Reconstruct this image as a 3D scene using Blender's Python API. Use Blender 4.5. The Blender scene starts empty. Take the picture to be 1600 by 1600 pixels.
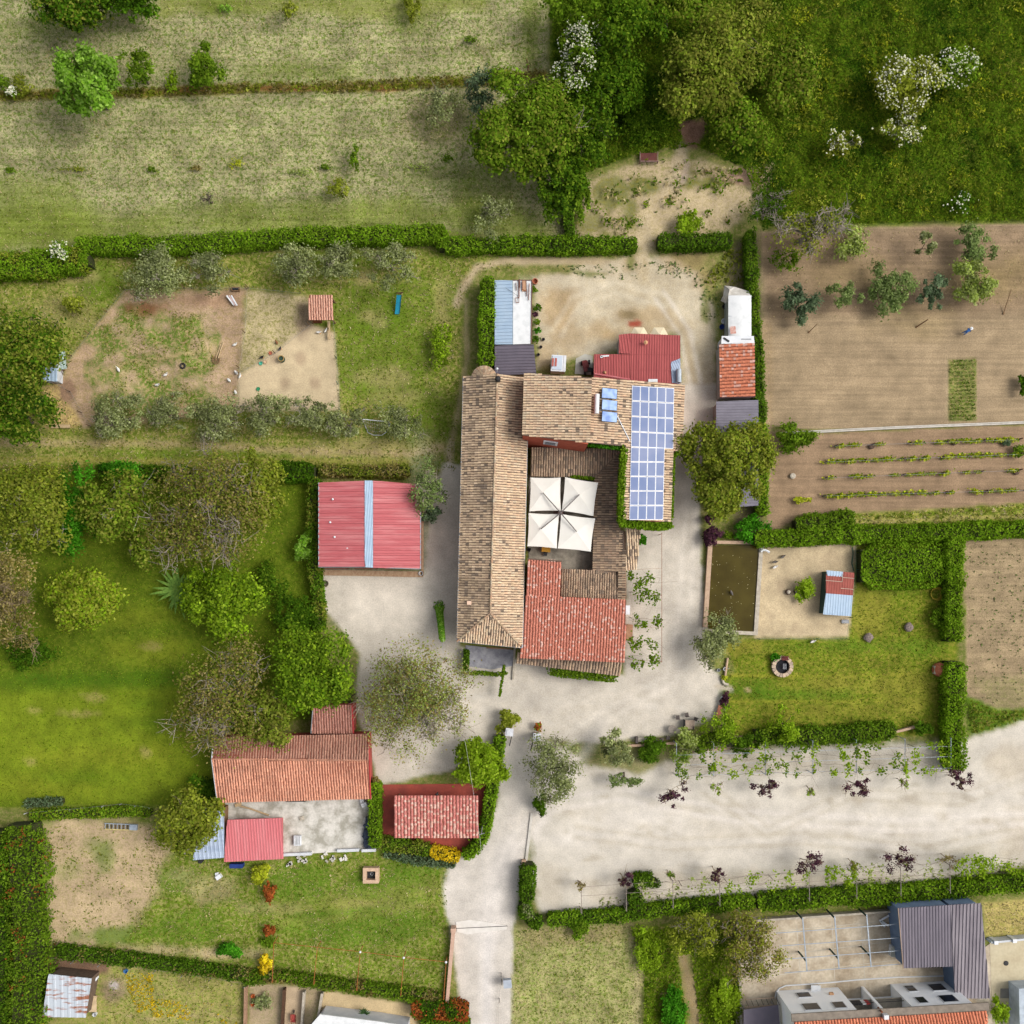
import bpy, math, random
import numpy as np
from mathutils import Vector

# ------------------------------------------------------------------ camera, sky, sun, exposure
S = 0.08            # metres per photograph pixel on the ground
H = 118.0           # flying height
NY = 930.0          # image row straight below the camera
YC = (800.0 - NY) * S
scene = bpy.context.scene
col = scene.collection
cam_d = bpy.data.cameras.new('camera'); cam = bpy.data.objects.new('camera', cam_d); col.objects.link(cam)
cam.location = (0, YC, H); cam.rotation_euler = (0, 0, 0)
cam_d.sensor_width = 36; cam_d.lens = 36 * H / (1600 * S)
cam_d.shift_y = (NY - 800) / 1600.0
cam_d.clip_start = 0.5; cam_d.clip_end = 6000
scene.camera = cam
SUN_AZ = math.radians(6)      # direction the light comes from, measured from +X (right of the picture)
SUN_EL = math.radians(48)
w = bpy.data.worlds.new('World'); scene.world = w; w.use_nodes = True
nt = w.node_tree; nt.nodes.clear()
sky = nt.nodes.new('ShaderNodeTexSky'); sky.sky_type = 'NISHITA'; sky.sun_disc = False
sky.sun_elevation = SUN_EL; sky.sun_rotation = math.pi / 2 - SUN_AZ
sky.air_density = 1.0; sky.dust_density = 6.0; sky.ozone_density = 1.0
hs = nt.nodes.new('ShaderNodeHueSaturation'); hs.inputs['Saturation'].default_value = 0.35
bg = nt.nodes.new('ShaderNodeBackground'); bg.inputs['Strength'].default_value = 0.15
wo = nt.nodes.new('ShaderNodeOutputWorld')
nt.links.new(sky.outputs[0], hs.inputs['Color']); nt.links.new(hs.outputs[0], bg.inputs[0]); nt.links.new(bg.outputs[0], wo.inputs[0])
sun_d = bpy.data.lights.new('sun', 'SUN'); sun_d.energy = 1.25; sun_d.angle = math.radians(24); sun_d.color = (1.0, 0.96, 0.9)
sun = bpy.data.objects.new('sun', sun_d); col.objects.link(sun)
sd = Vector((math.cos(SUN_EL) * math.cos(SUN_AZ), math.cos(SUN_EL) * math.sin(SUN_AZ), math.sin(SUN_EL)))
sun.rotation_euler = sd.to_track_quat('Z', 'Y').to_euler(); sun.location = (60, -15, 90)
vs = scene.view_settings; vs.view_transform = 'Standard'; vs.look = 'None'; vs.gamma = 1.0; vs.use_curve_mapping = False
vs.exposure = 0.40
scene.render.engine = 'CYCLES'
scene.cycles.max_bounces = 4; scene.cycles.diffuse_bounces = 2; scene.cycles.glossy_bounces = 2; scene.cycles.transmission_bounces = 3; scene.cycles.caustics_reflective = False; scene.cycles.caustics_refractive = False
KL = 1.45           # how bright a level surface of albedo 1 comes out in this light

# ------------------------------------------------------------------ helpers
rng = np.random.default_rng(7)
random.seed(7)
def lin(c):
    c = np.asarray(c, float) / 255.0
    return np.where(c <= 0.04045, c / 12.92, ((c + 0.055) / 1.055) ** 2.4)
def A(*c): return lin(c) / KL                      # photographed colour -> albedo
def W(px, py, z=0.0):                              # photograph pixel at height z -> metres
    k = (H - z) / H
    return Vector(((px - 800) * S * k, (NY - py) * S * k + YC, z))
def W2(px, py, z=0.0):
    v = W(px, py, z); return (v.x, v.y)

# --- numpy value noise
_tab = np.random.default_rng(3).random((256, 256))
def vnoise(x, y, sc, seed=0, octv=3):
    out = np.zeros_like(x, float); amp = 1.0; tot = 0
    for o in range(octv):
        X = x / sc + seed * 17.3 + o * 5.1; Y = y / sc + seed * 9.7 + o * 3.3
        xi = np.floor(X).astype(int); yi = np.floor(Y).astype(int); fx = X - xi; fy = Y - yi
        fx = fx * fx * (3 - 2 * fx); fy = fy * fy * (3 - 2 * fy)
        a = _tab[xi % 256, yi % 256]; b = _tab[(xi + 1) % 256, yi % 256]; c = _tab[xi % 256, (yi + 1) % 256]; d = _tab[(xi + 1) % 256, (yi + 1) % 256]
        out += amp * ((a * (1 - fx) + b * fx) * (1 - fy) + (c * (1 - fx) + d * fx) * fy); tot += amp
        amp *= 0.5; sc *= 0.5
    return out / tot
def inpoly(x, y, poly):
    ins = np.zeros(x.shape, bool); n = len(poly)
    for i in range(n):
        x0, y0 = poly[i]; x1, y1 = poly[(i + 1) % n]
        if y0 == y1: continue
        c = ((y0 > y) != (y1 > y)) & (x < (x1 - x0) * (y - y0) / (y1 - y0) + x0)
        ins ^= c
    return ins
def segdist(x, y, pts, closed):
    d = np.full(x.shape, 1e9); n = len(pts)
    for i in range(n if closed else n - 1):
        x0, y0 = pts[i]; x1, y1 = pts[(i + 1) % n]
        dx, dy = x1 - x0, y1 - y0; L = dx * dx + dy * dy + 1e-9
        t = np.clip(((x - x0) * dx + (y - y0) * dy) / L, 0, 1)
        d = np.minimum(d, np.hypot(x - x0 - t * dx, y - y0 - t * dy))
    return d

# --- materials
def node(nt, t, **kw):
    n = nt.nodes.new(t)
    for k, v in kw.items():
        if k in n.inputs: n.inputs[k].default_value = v
        else: setattr(n, k, v)
    return n
def c4(c): return (float(c[0]), float(c[1]), float(c[2]), 1.0)
MATS = {}
def M(name, c=None, c2=None, sc=1.5, rough=0.8, bump=0.0, metal=0.0, detail=4, attr=False, spec=0.3, var=0.25, stretch=None, lo=0.35, hi=0.65, fine=0.0):
    """plain procedural material: colour c broken up towards c2 by noise"""
    if name in MATS: return MATS[name]
    m = bpy.data.materials.new(name); m.use_nodes = True; nt = m.node_tree; b = nt.nodes['Principled BSDF']
    b.inputs['Roughness'].default_value = rough; b.inputs['Metallic'].default_value = metal
    b.inputs['Specular IOR Level'].default_value = spec
    geo = node(nt, 'ShaderNodeNewGeometry'); src = geo.outputs['Position']
    if stretch:
        mp = node(nt, 'ShaderNodeMapping'); mp.inputs['Scale'].default_value = stretch
        nt.links.new(src, mp.inputs[0]); src = mp.outputs[0]
    nz = node(nt, 'ShaderNodeTexNoise', Scale=sc, Detail=detail, Roughness=0.6); nt.links.new(src, nz.inputs['Vector'])
    rp = node(nt, 'ShaderNodeMapRange'); rp.inputs[1].default_value = lo; rp.inputs[2].default_value = hi; nt.links.new(nz.outputs[0], rp.inputs[0])
    mx = node(nt, 'ShaderNodeMix', data_type='RGBA'); nt.links.new(rp.outputs[0], mx.inputs[0])
    if attr:
        at = node(nt, 'ShaderNodeAttribute', attribute_name='Col')
        dk = node(nt, 'ShaderNodeMix', data_type='RGBA', blend_type='MULTIPLY'); dk.inputs[0].default_value = 1.0
        nt.links.new(at.outputs[0], dk.inputs[6]); dk.inputs[7].default_value = (1 - var, 1 - var, 1 - var, 1)
        nt.links.new(at.outputs[0], mx.inputs[6]); nt.links.new(dk.outputs[2], mx.inputs[7])
    else:
        if c2 is None: c2 = np.asarray(c) * (1 - var)
        mx.inputs[6].default_value = c4(c); mx.inputs[7].default_value = c4(c2)
    out = mx.outputs[2]
    if fine:
        n2 = node(nt, 'ShaderNodeTexNoise', Scale=sc * 9, Detail=3); nt.links.new(src, n2.inputs['Vector'])
        r2 = node(nt, 'ShaderNodeMapRange'); r2.inputs[3].default_value = 1 - fine; r2.inputs[4].default_value = 1 + fine; r2.inputs[1].default_value = .25; r2.inputs[2].default_value = .75
        nt.links.new(n2.outputs[0], r2.inputs[0])
        ml = node(nt, 'ShaderNodeVectorMath', operation='SCALE'); nt.links.new(out, ml.inputs[0]); nt.links.new(r2.outputs[0], ml.inputs['Scale']); out = ml.outputs[0]
    nt.links.new(out, b.inputs['Base Color'])
    if bump:
        bp = node(nt, 'ShaderNodeBump', Strength=bump, Distance=0.05); nt.links.new(nz.outputs[0], bp.inputs['Height']); nt.links.new(bp.outputs[0], b.inputs['Normal'])
    MATS[name] = m; return m
def leaf_mat(name='leaf'):
    if name in MATS: return MATS[name]
    m = bpy.data.materials.new(name); m.use_nodes = True; nt = m.node_tree; nt.nodes.clear()
    at = node(nt, 'ShaderNodeAttribute', attribute_name='Col')
    d = node(nt, 'ShaderNodeBsdfDiffuse'); t = node(nt, 'ShaderNodeBsdfTranslucent'); mx = node(nt, 'ShaderNodeMixShader'); mx.inputs[0].default_value = 0.42
    o = node(nt, 'ShaderNodeOutputMaterial')
    nt.links.new(at.outputs[0], d.inputs[0]); nt.links.new(at.outputs[0], t.inputs[0])
    nt.links.new(d.outputs[0], mx.inputs[1]); nt.links.new(t.outputs[0], mx.inputs[2]); nt.links.new(mx.outputs[0], o.inputs[0])
    MATS[name] = m; return m

# --- objects
def tag(o, label=None, cat=None, group=None, kind=None):
    if label: o['label'] = label
    if cat: o['category'] = cat
    if group: o['group'] = group
    if kind: o['kind'] = kind
    return o
def thing(name, label, cat, loc, group=None, rz=0):
    o = bpy.data.objects.new(name, None); col.objects.link(o); o.empty_display_size = 0.3
    o.location = loc; o.rotation_euler = (0, 0, rz); tag(o, label, cat, group); return o
def root_of(p):
    while p.parent: p = p.parent
    return p
def link(name, me, mat, parent=None, off=None):
    """link a mesh given in world coordinates (or local to its thing when parent is rotated/prototype)"""
    o = bpy.data.objects.new(name, me); col.objects.link(o)
    if mat: me.materials.append(mat)
    if parent is not None: o.parent = parent
    return o
def copy_tree(o, loc=None, rz=None, sc=None, label=None, parent=None):
    c = o.copy(); col.objects.link(c)
    if parent is not None: c.parent = parent
    if loc is not None: c.location = loc
    if rz is not None: c.rotation_euler = (0, 0, rz)
    if sc is not None: c.scale = (sc, sc, sc) if not isinstance(sc, tuple) else sc
    if label: c['label'] = label
    for ch in list(o.children): copy_tree(ch, parent=c)
    return c

class MB:
    def __init__(s): s.v = []; s.f = []; s.c = None
    def add(s, vs, fs):
        b = len(s.v); s.v += [tuple(p) for p in vs]; s.f += [tuple(i + b for i in f) for f in fs]; return s
    def quad(s, *p): return s.add(p, [tuple(range(len(p)))])
    def box(s, c, d, rz=0, tilt=None):
        x, y, z = d[0] / 2, d[1] / 2, d[2] / 2; cr, sr = math.cos(rz), math.sin(rz); vs = []
        for sx, sy, sz in ((-1,-1,-1),(1,-1,-1),(1,1,-1),(-1,1,-1),(-1,-1,1),(1,-1,1),(1,1,1),(-1,1,1)):
            q = Vector((sx * x, sy * y, sz * z))
            if tilt is not None: q = tilt @ q
            vs.append((c[0] + q.x * cr - q.y * sr, c[1] + q.x * sr + q.y * cr, c[2] + q.z))
        return s.add(vs, [(3,2,1,0),(4,5,6,7),(0,1,5,4),(1,2,6,5),(2,3,7,6),(3,0,4,7)])
    def prism(s, pts, z0, z1, cap=True, bottom=False):
        n = len(pts)
        area = sum(pts[i][0] * pts[(i+1) % n][1] - pts[(i+1) % n][0] * pts[i][1] for i in range(n))
        if area < 0: pts = list(pts)[::-1]
        zz = z1 if hasattr(z1, '__len__') else [z1] * n
        vs = [(p[0], p[1], z0) for p in pts] + [(p[0], p[1], z) for p, z in zip(pts, zz)]
        fs = [(i, (i+1) % n, n + (i+1) % n, n + i) for i in range(n)]
        if cap: fs.append(tuple(range(n, 2 * n)))
        if bottom: fs.append(tuple(range(n))[::-1])
        return s.add(vs, fs)
    def tube(s, p0, p1, r0, r1=None, n=6, cap=True):
        r1 = r0 if r1 is None else r1
        p0 = Vector(p0); p1 = Vector(p1); d = p1 - p0
        if d.length < 1e-6: return s
        d.normalize(); u = d.orthogonal().normalized(); v = d.cross(u); vs = []
        for p, r in ((p0, r0), (p1, r1)):
            for i in range(n):
                a = 2 * math.pi * i / n; q = p + u * (math.cos(a) * r) + v * (math.sin(a) * r); vs.append(tuple(q))
        fs = [(i, (i+1) % n, n + (i+1) % n, n + i) for i in range(n)]
        if cap: fs += [tuple(range(n, 2*n)), tuple(range(n))[::-1]]
        return s.add(vs, fs)
    def path(s, pts, r, n=5):
        for a, b in zip(pts[:-1], pts[1:]): s.tube(a, b, r, r, n)
        return s
    def lathe(s, prof, n=14, c=(0, 0, 0)):
        vs = []; fs = []; k = len(prof)
        for i in range(n):
            a = 2 * math.pi * i / n
            for r, z in prof: vs.append((c[0] + r * math.cos(a), c[1] + r * math.sin(a), c[2] + z))
        for i in range(n):
            for j in range(k - 1):
                a = i * k + j; b = ((i + 1) % n) * k + j; fs.append((a, b, b + 1, a + 1))
        return s.add(vs, fs)
    def me(s, off=(0, 0, 0), smooth=False):
        m = bpy.data.meshes.new('m')
        o = off; m.from_pydata([(v[0]-o[0], v[1]-o[1], v[2]-o[2]) for v in s.v], [], s.f)
        if smooth:
            m.polygons.foreach_set('use_smooth', [True] * len(m.polygons))
        m.update(); return m
    def part(s, name, mat, parent, smooth=False, label=None, kind=None, local=False):
        r = root_of(parent)
        off = (0, 0, 0) if local else tuple(r.location)
        o = link(name, s.me(off, smooth), mat, parent)
        tag(o, label, None, None, kind); return o
    def single(s, name, mat, label, cat, loc=None, group=None, smooth=False, kind=None):
        if loc is None:
            a = np.array(s.v); loc = (float(a[:,0].mean()), float(a[:,1].mean()), float(a[:,2].min()))
        o = link(name, s.me(loc, smooth), mat); o.location = loc
        return tag(o, label, cat, group, kind)

def np_mesh(V, F, cols=None, smooth=False):
    m = bpy.data.meshes.new('m'); n = len(V); k = F.shape[1]
    m.vertices.add(n); m.vertices.foreach_set('co', np.asarray(V, np.float32).ravel())
    m.loops.add(F.size); m.loops.foreach_set('vertex_index', F.astype(np.int32).ravel())
    m.polygons.add(len(F)); m.polygons.foreach_set('loop_start', np.arange(0, F.size, k, dtype=np.int32))
    if smooth: m.polygons.foreach_set('use_smooth', np.ones(len(F), bool))
    if cols is not None:
        at = m.color_attributes.new('Col', 'FLOAT_COLOR', 'POINT')
        at.data.foreach_set('color', np.concatenate([cols, np.ones((n, 1))], 1).astype(np.float32).ravel())
    m.update(calc_edges=True); m.validate(); return m
def leaves(P, N, size, C, asp=0.6, R=rng):
    n = len(P)
    N = N / (np.linalg.norm(N, axis=1, keepdims=True) + 1e-9)
    r = R.normal(size=(n, 3)); u = np.cross(N, r); u /= np.linalg.norm(u, axis=1, keepdims=True) + 1e-9
    v = np.cross(N, u); s = np.asarray(size)[:, None]
    V = np.stack([P - u * s, P + v * s * asp, P + u * s, P - v * s * asp], 1).reshape(-1, 3)
    F = np.arange(4 * n).reshape(-1, 4); C = np.clip(C * 1.38, .004, .85)
    return np_mesh(V, F, np.repeat(C, 4, axis=0))
def palette(cols, n, R=rng, jit=0.14):
    c = np.array([A(*q) for q in cols]); i = R.integers(0, len(c), n); j = R.random((n, 1))
    out = c[i] * (1 - j * 0.5) + c[(i + 1) % len(c)] * j * 0.5
    return np.clip(out * (1 + R.normal(size=(n, 1)) * jit), 0.003, 0.9)
# ------------------------------------------------------------------ the ground, painted region by region
STEP = 4.0; G0, G1 = -160.0, 1760.0
gn = int((G1 - G0) / STEP) + 1
gx, gy = np.meshgrid(np.linspace(G0, G1, gn), np.linspace(G0, G1, gn)); gx = gx.ravel(); gy = gy.ravel()
CA = np.tile(A(118, 128, 58), (gn * gn, 1)); CB = np.tile(A(150, 140, 90), (gn * gn, 1)); SP = np.full(gn * gn, 0.5); RG = np.zeros(gn * gn, int)
REG = ['ground']
def paint(reg, shape, a, b=None, spk=None, soft=4, amp=3, ns=14, op=1.0, seed=0):
    """shape: polygon list, ('d',x,y,rx,ry) disc, ('l',pts,w) line"""
    if isinstance(shape, list):
        xs = [p[0] for p in shape]; ys = [p[1] for p in shape]; pad = soft + amp + 4
    elif shape[0] == 'd':
        _, x, y, rx, ry = shape; xs = [x - rx, x + rx]; ys = [y - ry, y + ry]; pad = soft + amp + 4
    else:
        xs = [p[0] for p in shape[1]]; ys = [p[1] for p in shape[1]]; pad = soft + amp + 4 + shape[2]
    ix = np.nonzero((gx > min(xs) - pad) & (gx < max(xs) + pad) & (gy > min(ys) - pad) & (gy < max(ys) + pad))[0]
    if not len(ix): return
    x, y = gx[ix], gy[ix]
    if isinstance(shape, list):
        d = segdist(x, y, shape, True); d = np.where(inpoly(x, y, shape), -d, d)
    elif shape[0] == 'd':
        r = np.hypot((x - shape[1]) / shape[3], (y - shape[2]) / shape[4]); d = (r - 1) * min(shape[3], shape[4])
    else:
        d = segdist(x, y, shape[1], False) - shape[2]
    d = d + (vnoise(x, y, ns, seed + len(REG) * 3 + int(abs(xs[0])) % 13) - 0.5) * 2 * amp
    wt = np.clip(0.5 - d / (2 * max(soft, 0.5)), 0, 1); wt = (wt * wt * (3 - 2 * wt) * op)[:, None]
    a = A(*a); b = A(*b) if b is not None else a * 0.85
    CA[ix] = CA[ix] * (1 - wt) + a * wt; CB[ix] = CB[ix] * (1 - wt) + b * wt
    if spk is not None: SP[ix] = SP[ix] * (1 - wt[:, 0]) + spk * wt[:, 0]
    if reg:
        if reg not in REG: REG.append(reg)
        RG[ix[wt[:, 0] > 0.5]] = REG.index(reg)
# meadow at the top left
paint('meadow', [(-200,-200),(858,-200),(856,110),(884,345),(884,385),(700,360),(120,380),(-200,430)], (184,177,132), (116,134,62), .66, 3, 3)
paint(None, [(-200,335),(300,330),(800,305),(884,385),(700,360),(120,378),(-200,430)], (132,146,58), (110,128,40), .5, 18, 22, 50, .75)
paint(None, [(-200,270),(110,285),(160,380),(-200,430)], (128,145,52), (112,128,40), .5, 24, 20, 50, .65)
paint(None, [(240,-100),(770,-100),(760,12),(600,25),(250,22)], (142,150,66), (125,135,50), .5, 12, 14, 40, .7)
for x, y, rx, ry, o in ((470,112,75,14,.6),(700,280,60,18,.4),(430,320,130,10,.5),(60,45,60,18,.5),(690,185,50,30,.35),(760,300,50,45,.45),(350,8,40,14,.8),(640,35,30,20,.5),(830,60,12,60,.7)):
    paint(None, ('d', x, y, rx, ry), (118,132,48), (100,118,36), None, 12, 10, 30, o)
for yy in (88,100,165,190,215,240,285): paint(None, ('l', [(-150, yy + 8), (300, yy), (850, yy - 14)], 1.0), (150,148,95), (120,128,62), None, 3, 2, 60, .35)
paint(None, [(640,140),(740,170),(720,230),(620,210)], (160,140,112), (120,120,70), None, 20, 16, 30, .5)
paint(None, ('l', [(-150,152),(200,146),(400,138),(560,136),(720,128),(850,117)], 7), (132,130,44), (158,130,70), .5, 4, 4, 20)
for x in (300, 470, 600, 420): paint(None, ('d', x, 139, 22, 4), (180,125,78), (150,110,50), None, 3, 3)
# wild growth at the top right
paint('wild_field', [(857,-200),(1800,-200),(1800,346),(1190,356),(1160,260),(1080,225),(1000,240),(905,275),(884,345),(862,200)], (84,110,22), (120,138,36), .6, 4, 6)
for i in range(26): paint(None, ('d', rng.uniform(1180,1700), rng.uniform(-40,330), rng.uniform(12,46), rng.uniform(8,26)), ((134,146,44),(66,92,18),(148,148,60))[i % 3], None, None, 10, 12, 20, .6)
paint(None, ('d',1082,205,20,22), (150,116,98), (130,100,80), None, 5, 8)
paint('rough_earth', [(900,290),(950,268),(1000,252),(1060,243),(1130,262),(1203,256),(1208,282),(1172,328),(1140,362),(1050,372),(1022,396),(990,388),(960,365),(900,372)], (198,178,142), (128,128,66), .4, 6, 9)
for x, y, rx, ry, o in ((955,300,26,30,.7),(1010,295,25,18,.8),(1110,285,50,8,.8),(920,350,24,18,.6),(985,330,10,25,.7),(1075,268,14,10,.6)): paint(None, ('d',x,y,rx,ry), (96,112,36), (140,130,50), None, 6, 8, 12, o)
paint(None, ('d',1160,276,36,12), (172,142,122), (150,125,105), None, 4, 5)
paint(None, ('d',1065,262,14,22), (186,168,150), (160,140,120), None, 5, 6)
# paddock and the rough grass round it
paint('rough_grass', [(-200,430),(120,402),(700,388),(990,396),(900,418),(800,412),(745,425),(722,470),(716,740),(640,745),(500,742),(-200,742)], (118,134,46), (172,158,98), .5, 4, 4)
for x, y, rx, ry, o in ((600,560,75,70,.6),(575,490,60,40,.6),(660,660,45,60,.6),(640,470,40,40,.5),(160,440,35,40,.7),(520,405,90,12,.6),(300,620,200,26,.45),(300,712,120,8,.7),(690,450,25,60,.4)): paint(None, ('d',x,y,rx,ry), (100,128,26), (84,112,22), None, 14, 16, 30, o)
for x, y, rx, ry, o in ((600,590,40,16,.5),(575,490,12,9,.6),(598,505,8,6,.6),(630,620,40,12,.4),(590,700,90,14,.6),(110,430,50,12,.5),(100,490,50,30,.35),(570,435,14,12,.7),(60,690,60,8,.5),(690,500,12,60,.5)): paint(None, ('d',x,y,rx,ry), (190,172,120), (150,145,80), None, 8, 10, 18, o)
paint(None, ('l', [(-150,690),(300,694),(450,704),(640,710),(690,700)], 5), (192,168,130), (150,140,80), None, 5, 5, 20, .75)
paint(None, ('l', [(-150,715),(250,720),(640,722)], 3), (176,158,88), (120,130,40), None, 4, 3, 20, .7)
paint(None, ('l', [(-150,735),(640,736)], 9), (86,100,24), (120,110,40), None, 5, 3, 20, .85)
paint(None, ('l', [(1000,412),(880,408),(790,408),(745,418),(722,452),(713,475)], 6), (206,184,152), (180,160,125), .3, 4, 3, 20, .9)
paint(None, ('l', [(728,470),(730,560),(716,640),(706,690),(698,760)], 3.2), (188,170,132), (150,140,95), None, 3, 3, 14, .75)
paint(None, ('l', [(705,690),(703,720)], 6), (196,180,150), (150,140,95), None, 4, 3, 14, .8)
paint('paddock', [(195,455),(385,450),(382,520),(372,642),(128,668),(86,610),(110,560)], (190,162,132), (160,140,96), .5, 5, 6)
paint(None, [(200,485),(240,478),(320,490),(338,560),(330,645),(200,655),(140,648),(150,590),(150,510)], (100,128,36), (176,152,112), .55, 10, 34, 22, .92)
for x, y, rx, ry in ((213,538,14,20),(250,582,19,12),(204,590,14,14),(305,540,7,12),(258,510,9,5),(186,515,10,9),(325,500,14,20),(176,562,14,12),(335,600,16,22),(322,538,5,6),(170,605,22,8),(240,548,30,5),(280,575,8,16),(200,610,18,6),(300,600,22,8),(230,500,8,10)): paint(None, ('d',x,y,rx,ry), (196,168,138), (150,140,90), None, 5, 9, 9, .9)
paint(None, ('l', [(132,594),(165,580),(200,566),(260,558),(330,544)], 1.6), (204,180,134), (180,160,110), None, 2, 1, 9, .9)
paint(None, ('d',228,482,30,10), (150,104,74), (125,90,60), None, 6, 6, 12, .9)
paint(None, ('d',330,470,45,12), (168,134,108), (150,120,95), None, 8, 8, 12, .7)
paint(None, [(60,605),(88,600),(130,665),(72,668)], (208,182,118), (150,125,90), .5, 4, 6)
paint(None, ('d',105,612,12,22), (158,128,104), (140,115,90), None, 4, 5)
paint(None, [(385,453),(482,462),(486,508),(375,582)], (196,180,138), (146,140,84), .6, 3, 3)
paint(None, [(374,586),(486,506),(524,520),(531,642),(370,642)], (214,194,158), (196,176,142), .3, 3, 3)
for x, y in ((445,598),(490,598),(470,560),(430,560)): paint(None, ('d',x,y,8,9), (186,164,134), (176,156,126), None, 5, 4)
paint(None, ('d',474,500,12,28), (140,118,100), (130,110,92), None, 6, 5, 10, .8)  # shade of the terracotta hut, painted into the sand to its left
# orchard lawn on the left
paint('orchard_lawn', [(-200,742),(498,744),(505,1120),(330,1150),(330,1258),(-200,1266)], (90,112,20), (112,124,34), .5, 3, 3)
paint(None, [(-200,1085),(300,1070),(325,1250),(-200,1262)], (126,142,32), (108,126,26), .5, 22, 20, 50, .9)
for x, y, rx, ry, o in ((230,1015,75,20,.5),(220,960,40,20,.4),(160,1180,120,16,.5),(60,1230,60,12,.5)): paint(None, ('d',x,y,rx,ry), (136,142,38), (120,130,30), None, 12, 14, 30, o)
for x, y, rx, ry, o in ((200,1062,150,14,.7),(60,1065,80,16,.6),(250,1130,60,10,.5),(220,1100,30,10,.4),(120,1215,60,8,.4)): paint(None, ('d',x,y,rx,ry), (74,110,16), (70,100,16), None, 10, 10, 26, o)
for x, y, rx, ry in ((145,1090,18,7),(120,1115,30,4),(50,1110,10,5),(228,1175,6,9),(50,1190,8,5),(235,1010,14,6)): paint(None, ('d',x,y,rx,ry), (172,156,96), (150,140,70), None, 4, 5, 9, .6)
# plots at the bottom left
paint('plot', [(60,1284),(235,1280),(300,1325),(420,1345),(560,1325),(600,1330),(700,1352),(700,1562),(560,1535),(400,1512),(65,1487)], (108,132,34), (160,152,92), .5, 3, 4)
paint(None, [(63,1284),(230,1288),(262,1320),(236,1390),(215,1440),(190,1475),(66,1484)], (196,172,138), (150,142,92), .4, 12, 18, 30)
for x, y, rx, ry, o in ((130,1415,60,18,.6),(80,1340,14,50,.5),(330,1390,40,20,.4),(370,1490,40,7,.8),(260,1485,60,6,.7),(280,1372,18,9,.7),(430,1420,40,8,.3)): paint(None, ('d',x,y,rx,ry), (208,184,148), (180,160,115), None, 8, 8, 20, o)
for x, y, rx, ry, o in ((150,1325,22,16,.5),(165,1345,14,22,.5),(105,1360,20,20,.3),(180,1460,50,12,.8),(270,1380,25,20,.5),(300,1450,60,25,.6),(470,1380,50,30,.6),(600,1390,70,30,.6),(560,1445,120,30,.7),(640,1360,50,18,.6)): paint(None, ('d',x,y,rx,ry), (92,128,30), (110,130,40), None, 8, 12, 20, o)
for y, o in ((1412,.5),(1432,.4),(1400,.3)): paint(None, ('l', [(430, y + 12), (560, y), (690, y - 22)], 5), (160,156,84), (130,140,50), None, 6, 5, 30, o)
paint(None, ('d',580,1412,50,7), (178,164,104), (130,140,60), None, 6, 7, 20, .6)
paint('plot', [(60,1492),(380,1528),(384,1760),(60,1760)], (166,158,94), (126,140,54), .55, 3, 4)
paint(None, [(66,1492),(175,1500),(168,1522),(70,1520)], (136,106,86), (120,100,80), None, 4, 3)
paint(None, ('d',178,1545,20,20), (150,128,108), (130,120,90), None, 8, 5, 12, .8)
paint(None, ('d',178,1540,6,6), (200,190,185), (170,160,150), None, 3, 2)
paint(None, ('l', [(165,1582),(230,1592),(330,1585),(380,1596)], 1.6), (196,176,130), None, None, 2, 2, 10, .7)
paint('yard', [(388,1535),(505,1545),(485,1610),(485,1760),(388,1760)], (186,166,134), (150,142,98), .4, 3, 3)
paint('sand_terrace', [(508,1548),(642,1570),(656,1612),(650,1760),(480,1760),(495,1590)], (224,200,156), (206,182,140), .3, 2, 1)
paint(None, [(447,1541),(476,1545),(472,1620),(440,1620)], (206,182,150), (190,168,136), .3, 2, 1)
# gravel
GV = (216,207,192); GB = (202,192,175)
paint('gravel_yard', [(832,432),(900,422),(985,400),(1038,400),(1090,424),(1114,480),(1122,640),(1066,660),(1060,520),(840,575)], (206,192,164), (186,170,138), .35, 6, 8)
paint('gravel_yard', [(1046,600),(1122,600),(1118,660),(1094,720),(1094,850),(1106,990),(1088,1010),(1126,1060),(1140,1090),(1112,1122),(1052,1148),(940,1160),(790,1152),(702,1205),(592,1228),(556,1105),(562,1020),(503,945),(500,890),(662,897),(674,790),(692,725),(722,725),(718,1010),(820,1035),(975,1055),(978,890),(976,820),(1046,815)], GV, GB, .3, 4, 4)
paint('driveway', [(786,1142),(845,1150),(908,1185),(885,1240),(834,1290),(818,1352),(803,1442),(795,1760),(728,1760),(718,1560),(702,1450),(692,1395),(702,1350),(762,1312),(778,1250)], (216,208,197), (204,195,182), .3, 4, 4)
paint('parking_lot', [(905,1192),(1000,1210),(1100,1168),(1480,1162),(1510,1156),(1600,1126),(1800,1090),(1800,1335),(1600,1350),(1500,1372),(1370,1388),(1000,1424),(845,1428),(828,1350),(834,1280),(884,1230)], (220,212,198), (206,198,182), .26, 7, 8)
for x, y, rx, ry, o in ((660,820,20,110,.5),(640,960,60,60,.25),(1070,1000,20,60,.25),(830,1095,60,20,.3)): paint(None, ('d',x,y,rx,ry), (186,180,170), (175,168,158), None, 20, 15, 40, o)
paint(None, [(510,900),(650,900),(660,960),(600,1010),(530,970)], (226,216,200), (212,203,187), None, 24, 12, 40, .85)
paint(None, ('l', [(762,1450),(760,1600),(760,1700)], 10), (228,222,216), None, None, 8, 3, 20, .8)
paint(None, ('l', [(790,1330),(770,1420),(762,1460)], 20), (224,217,210), None, None, 18, 8, 40, .6)
paint(None, ('l', [(940,1130),(900,1200),(840,1290),(800,1370)], 8), (224,216,206), None, None, 12, 5, 30, .6)
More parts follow.
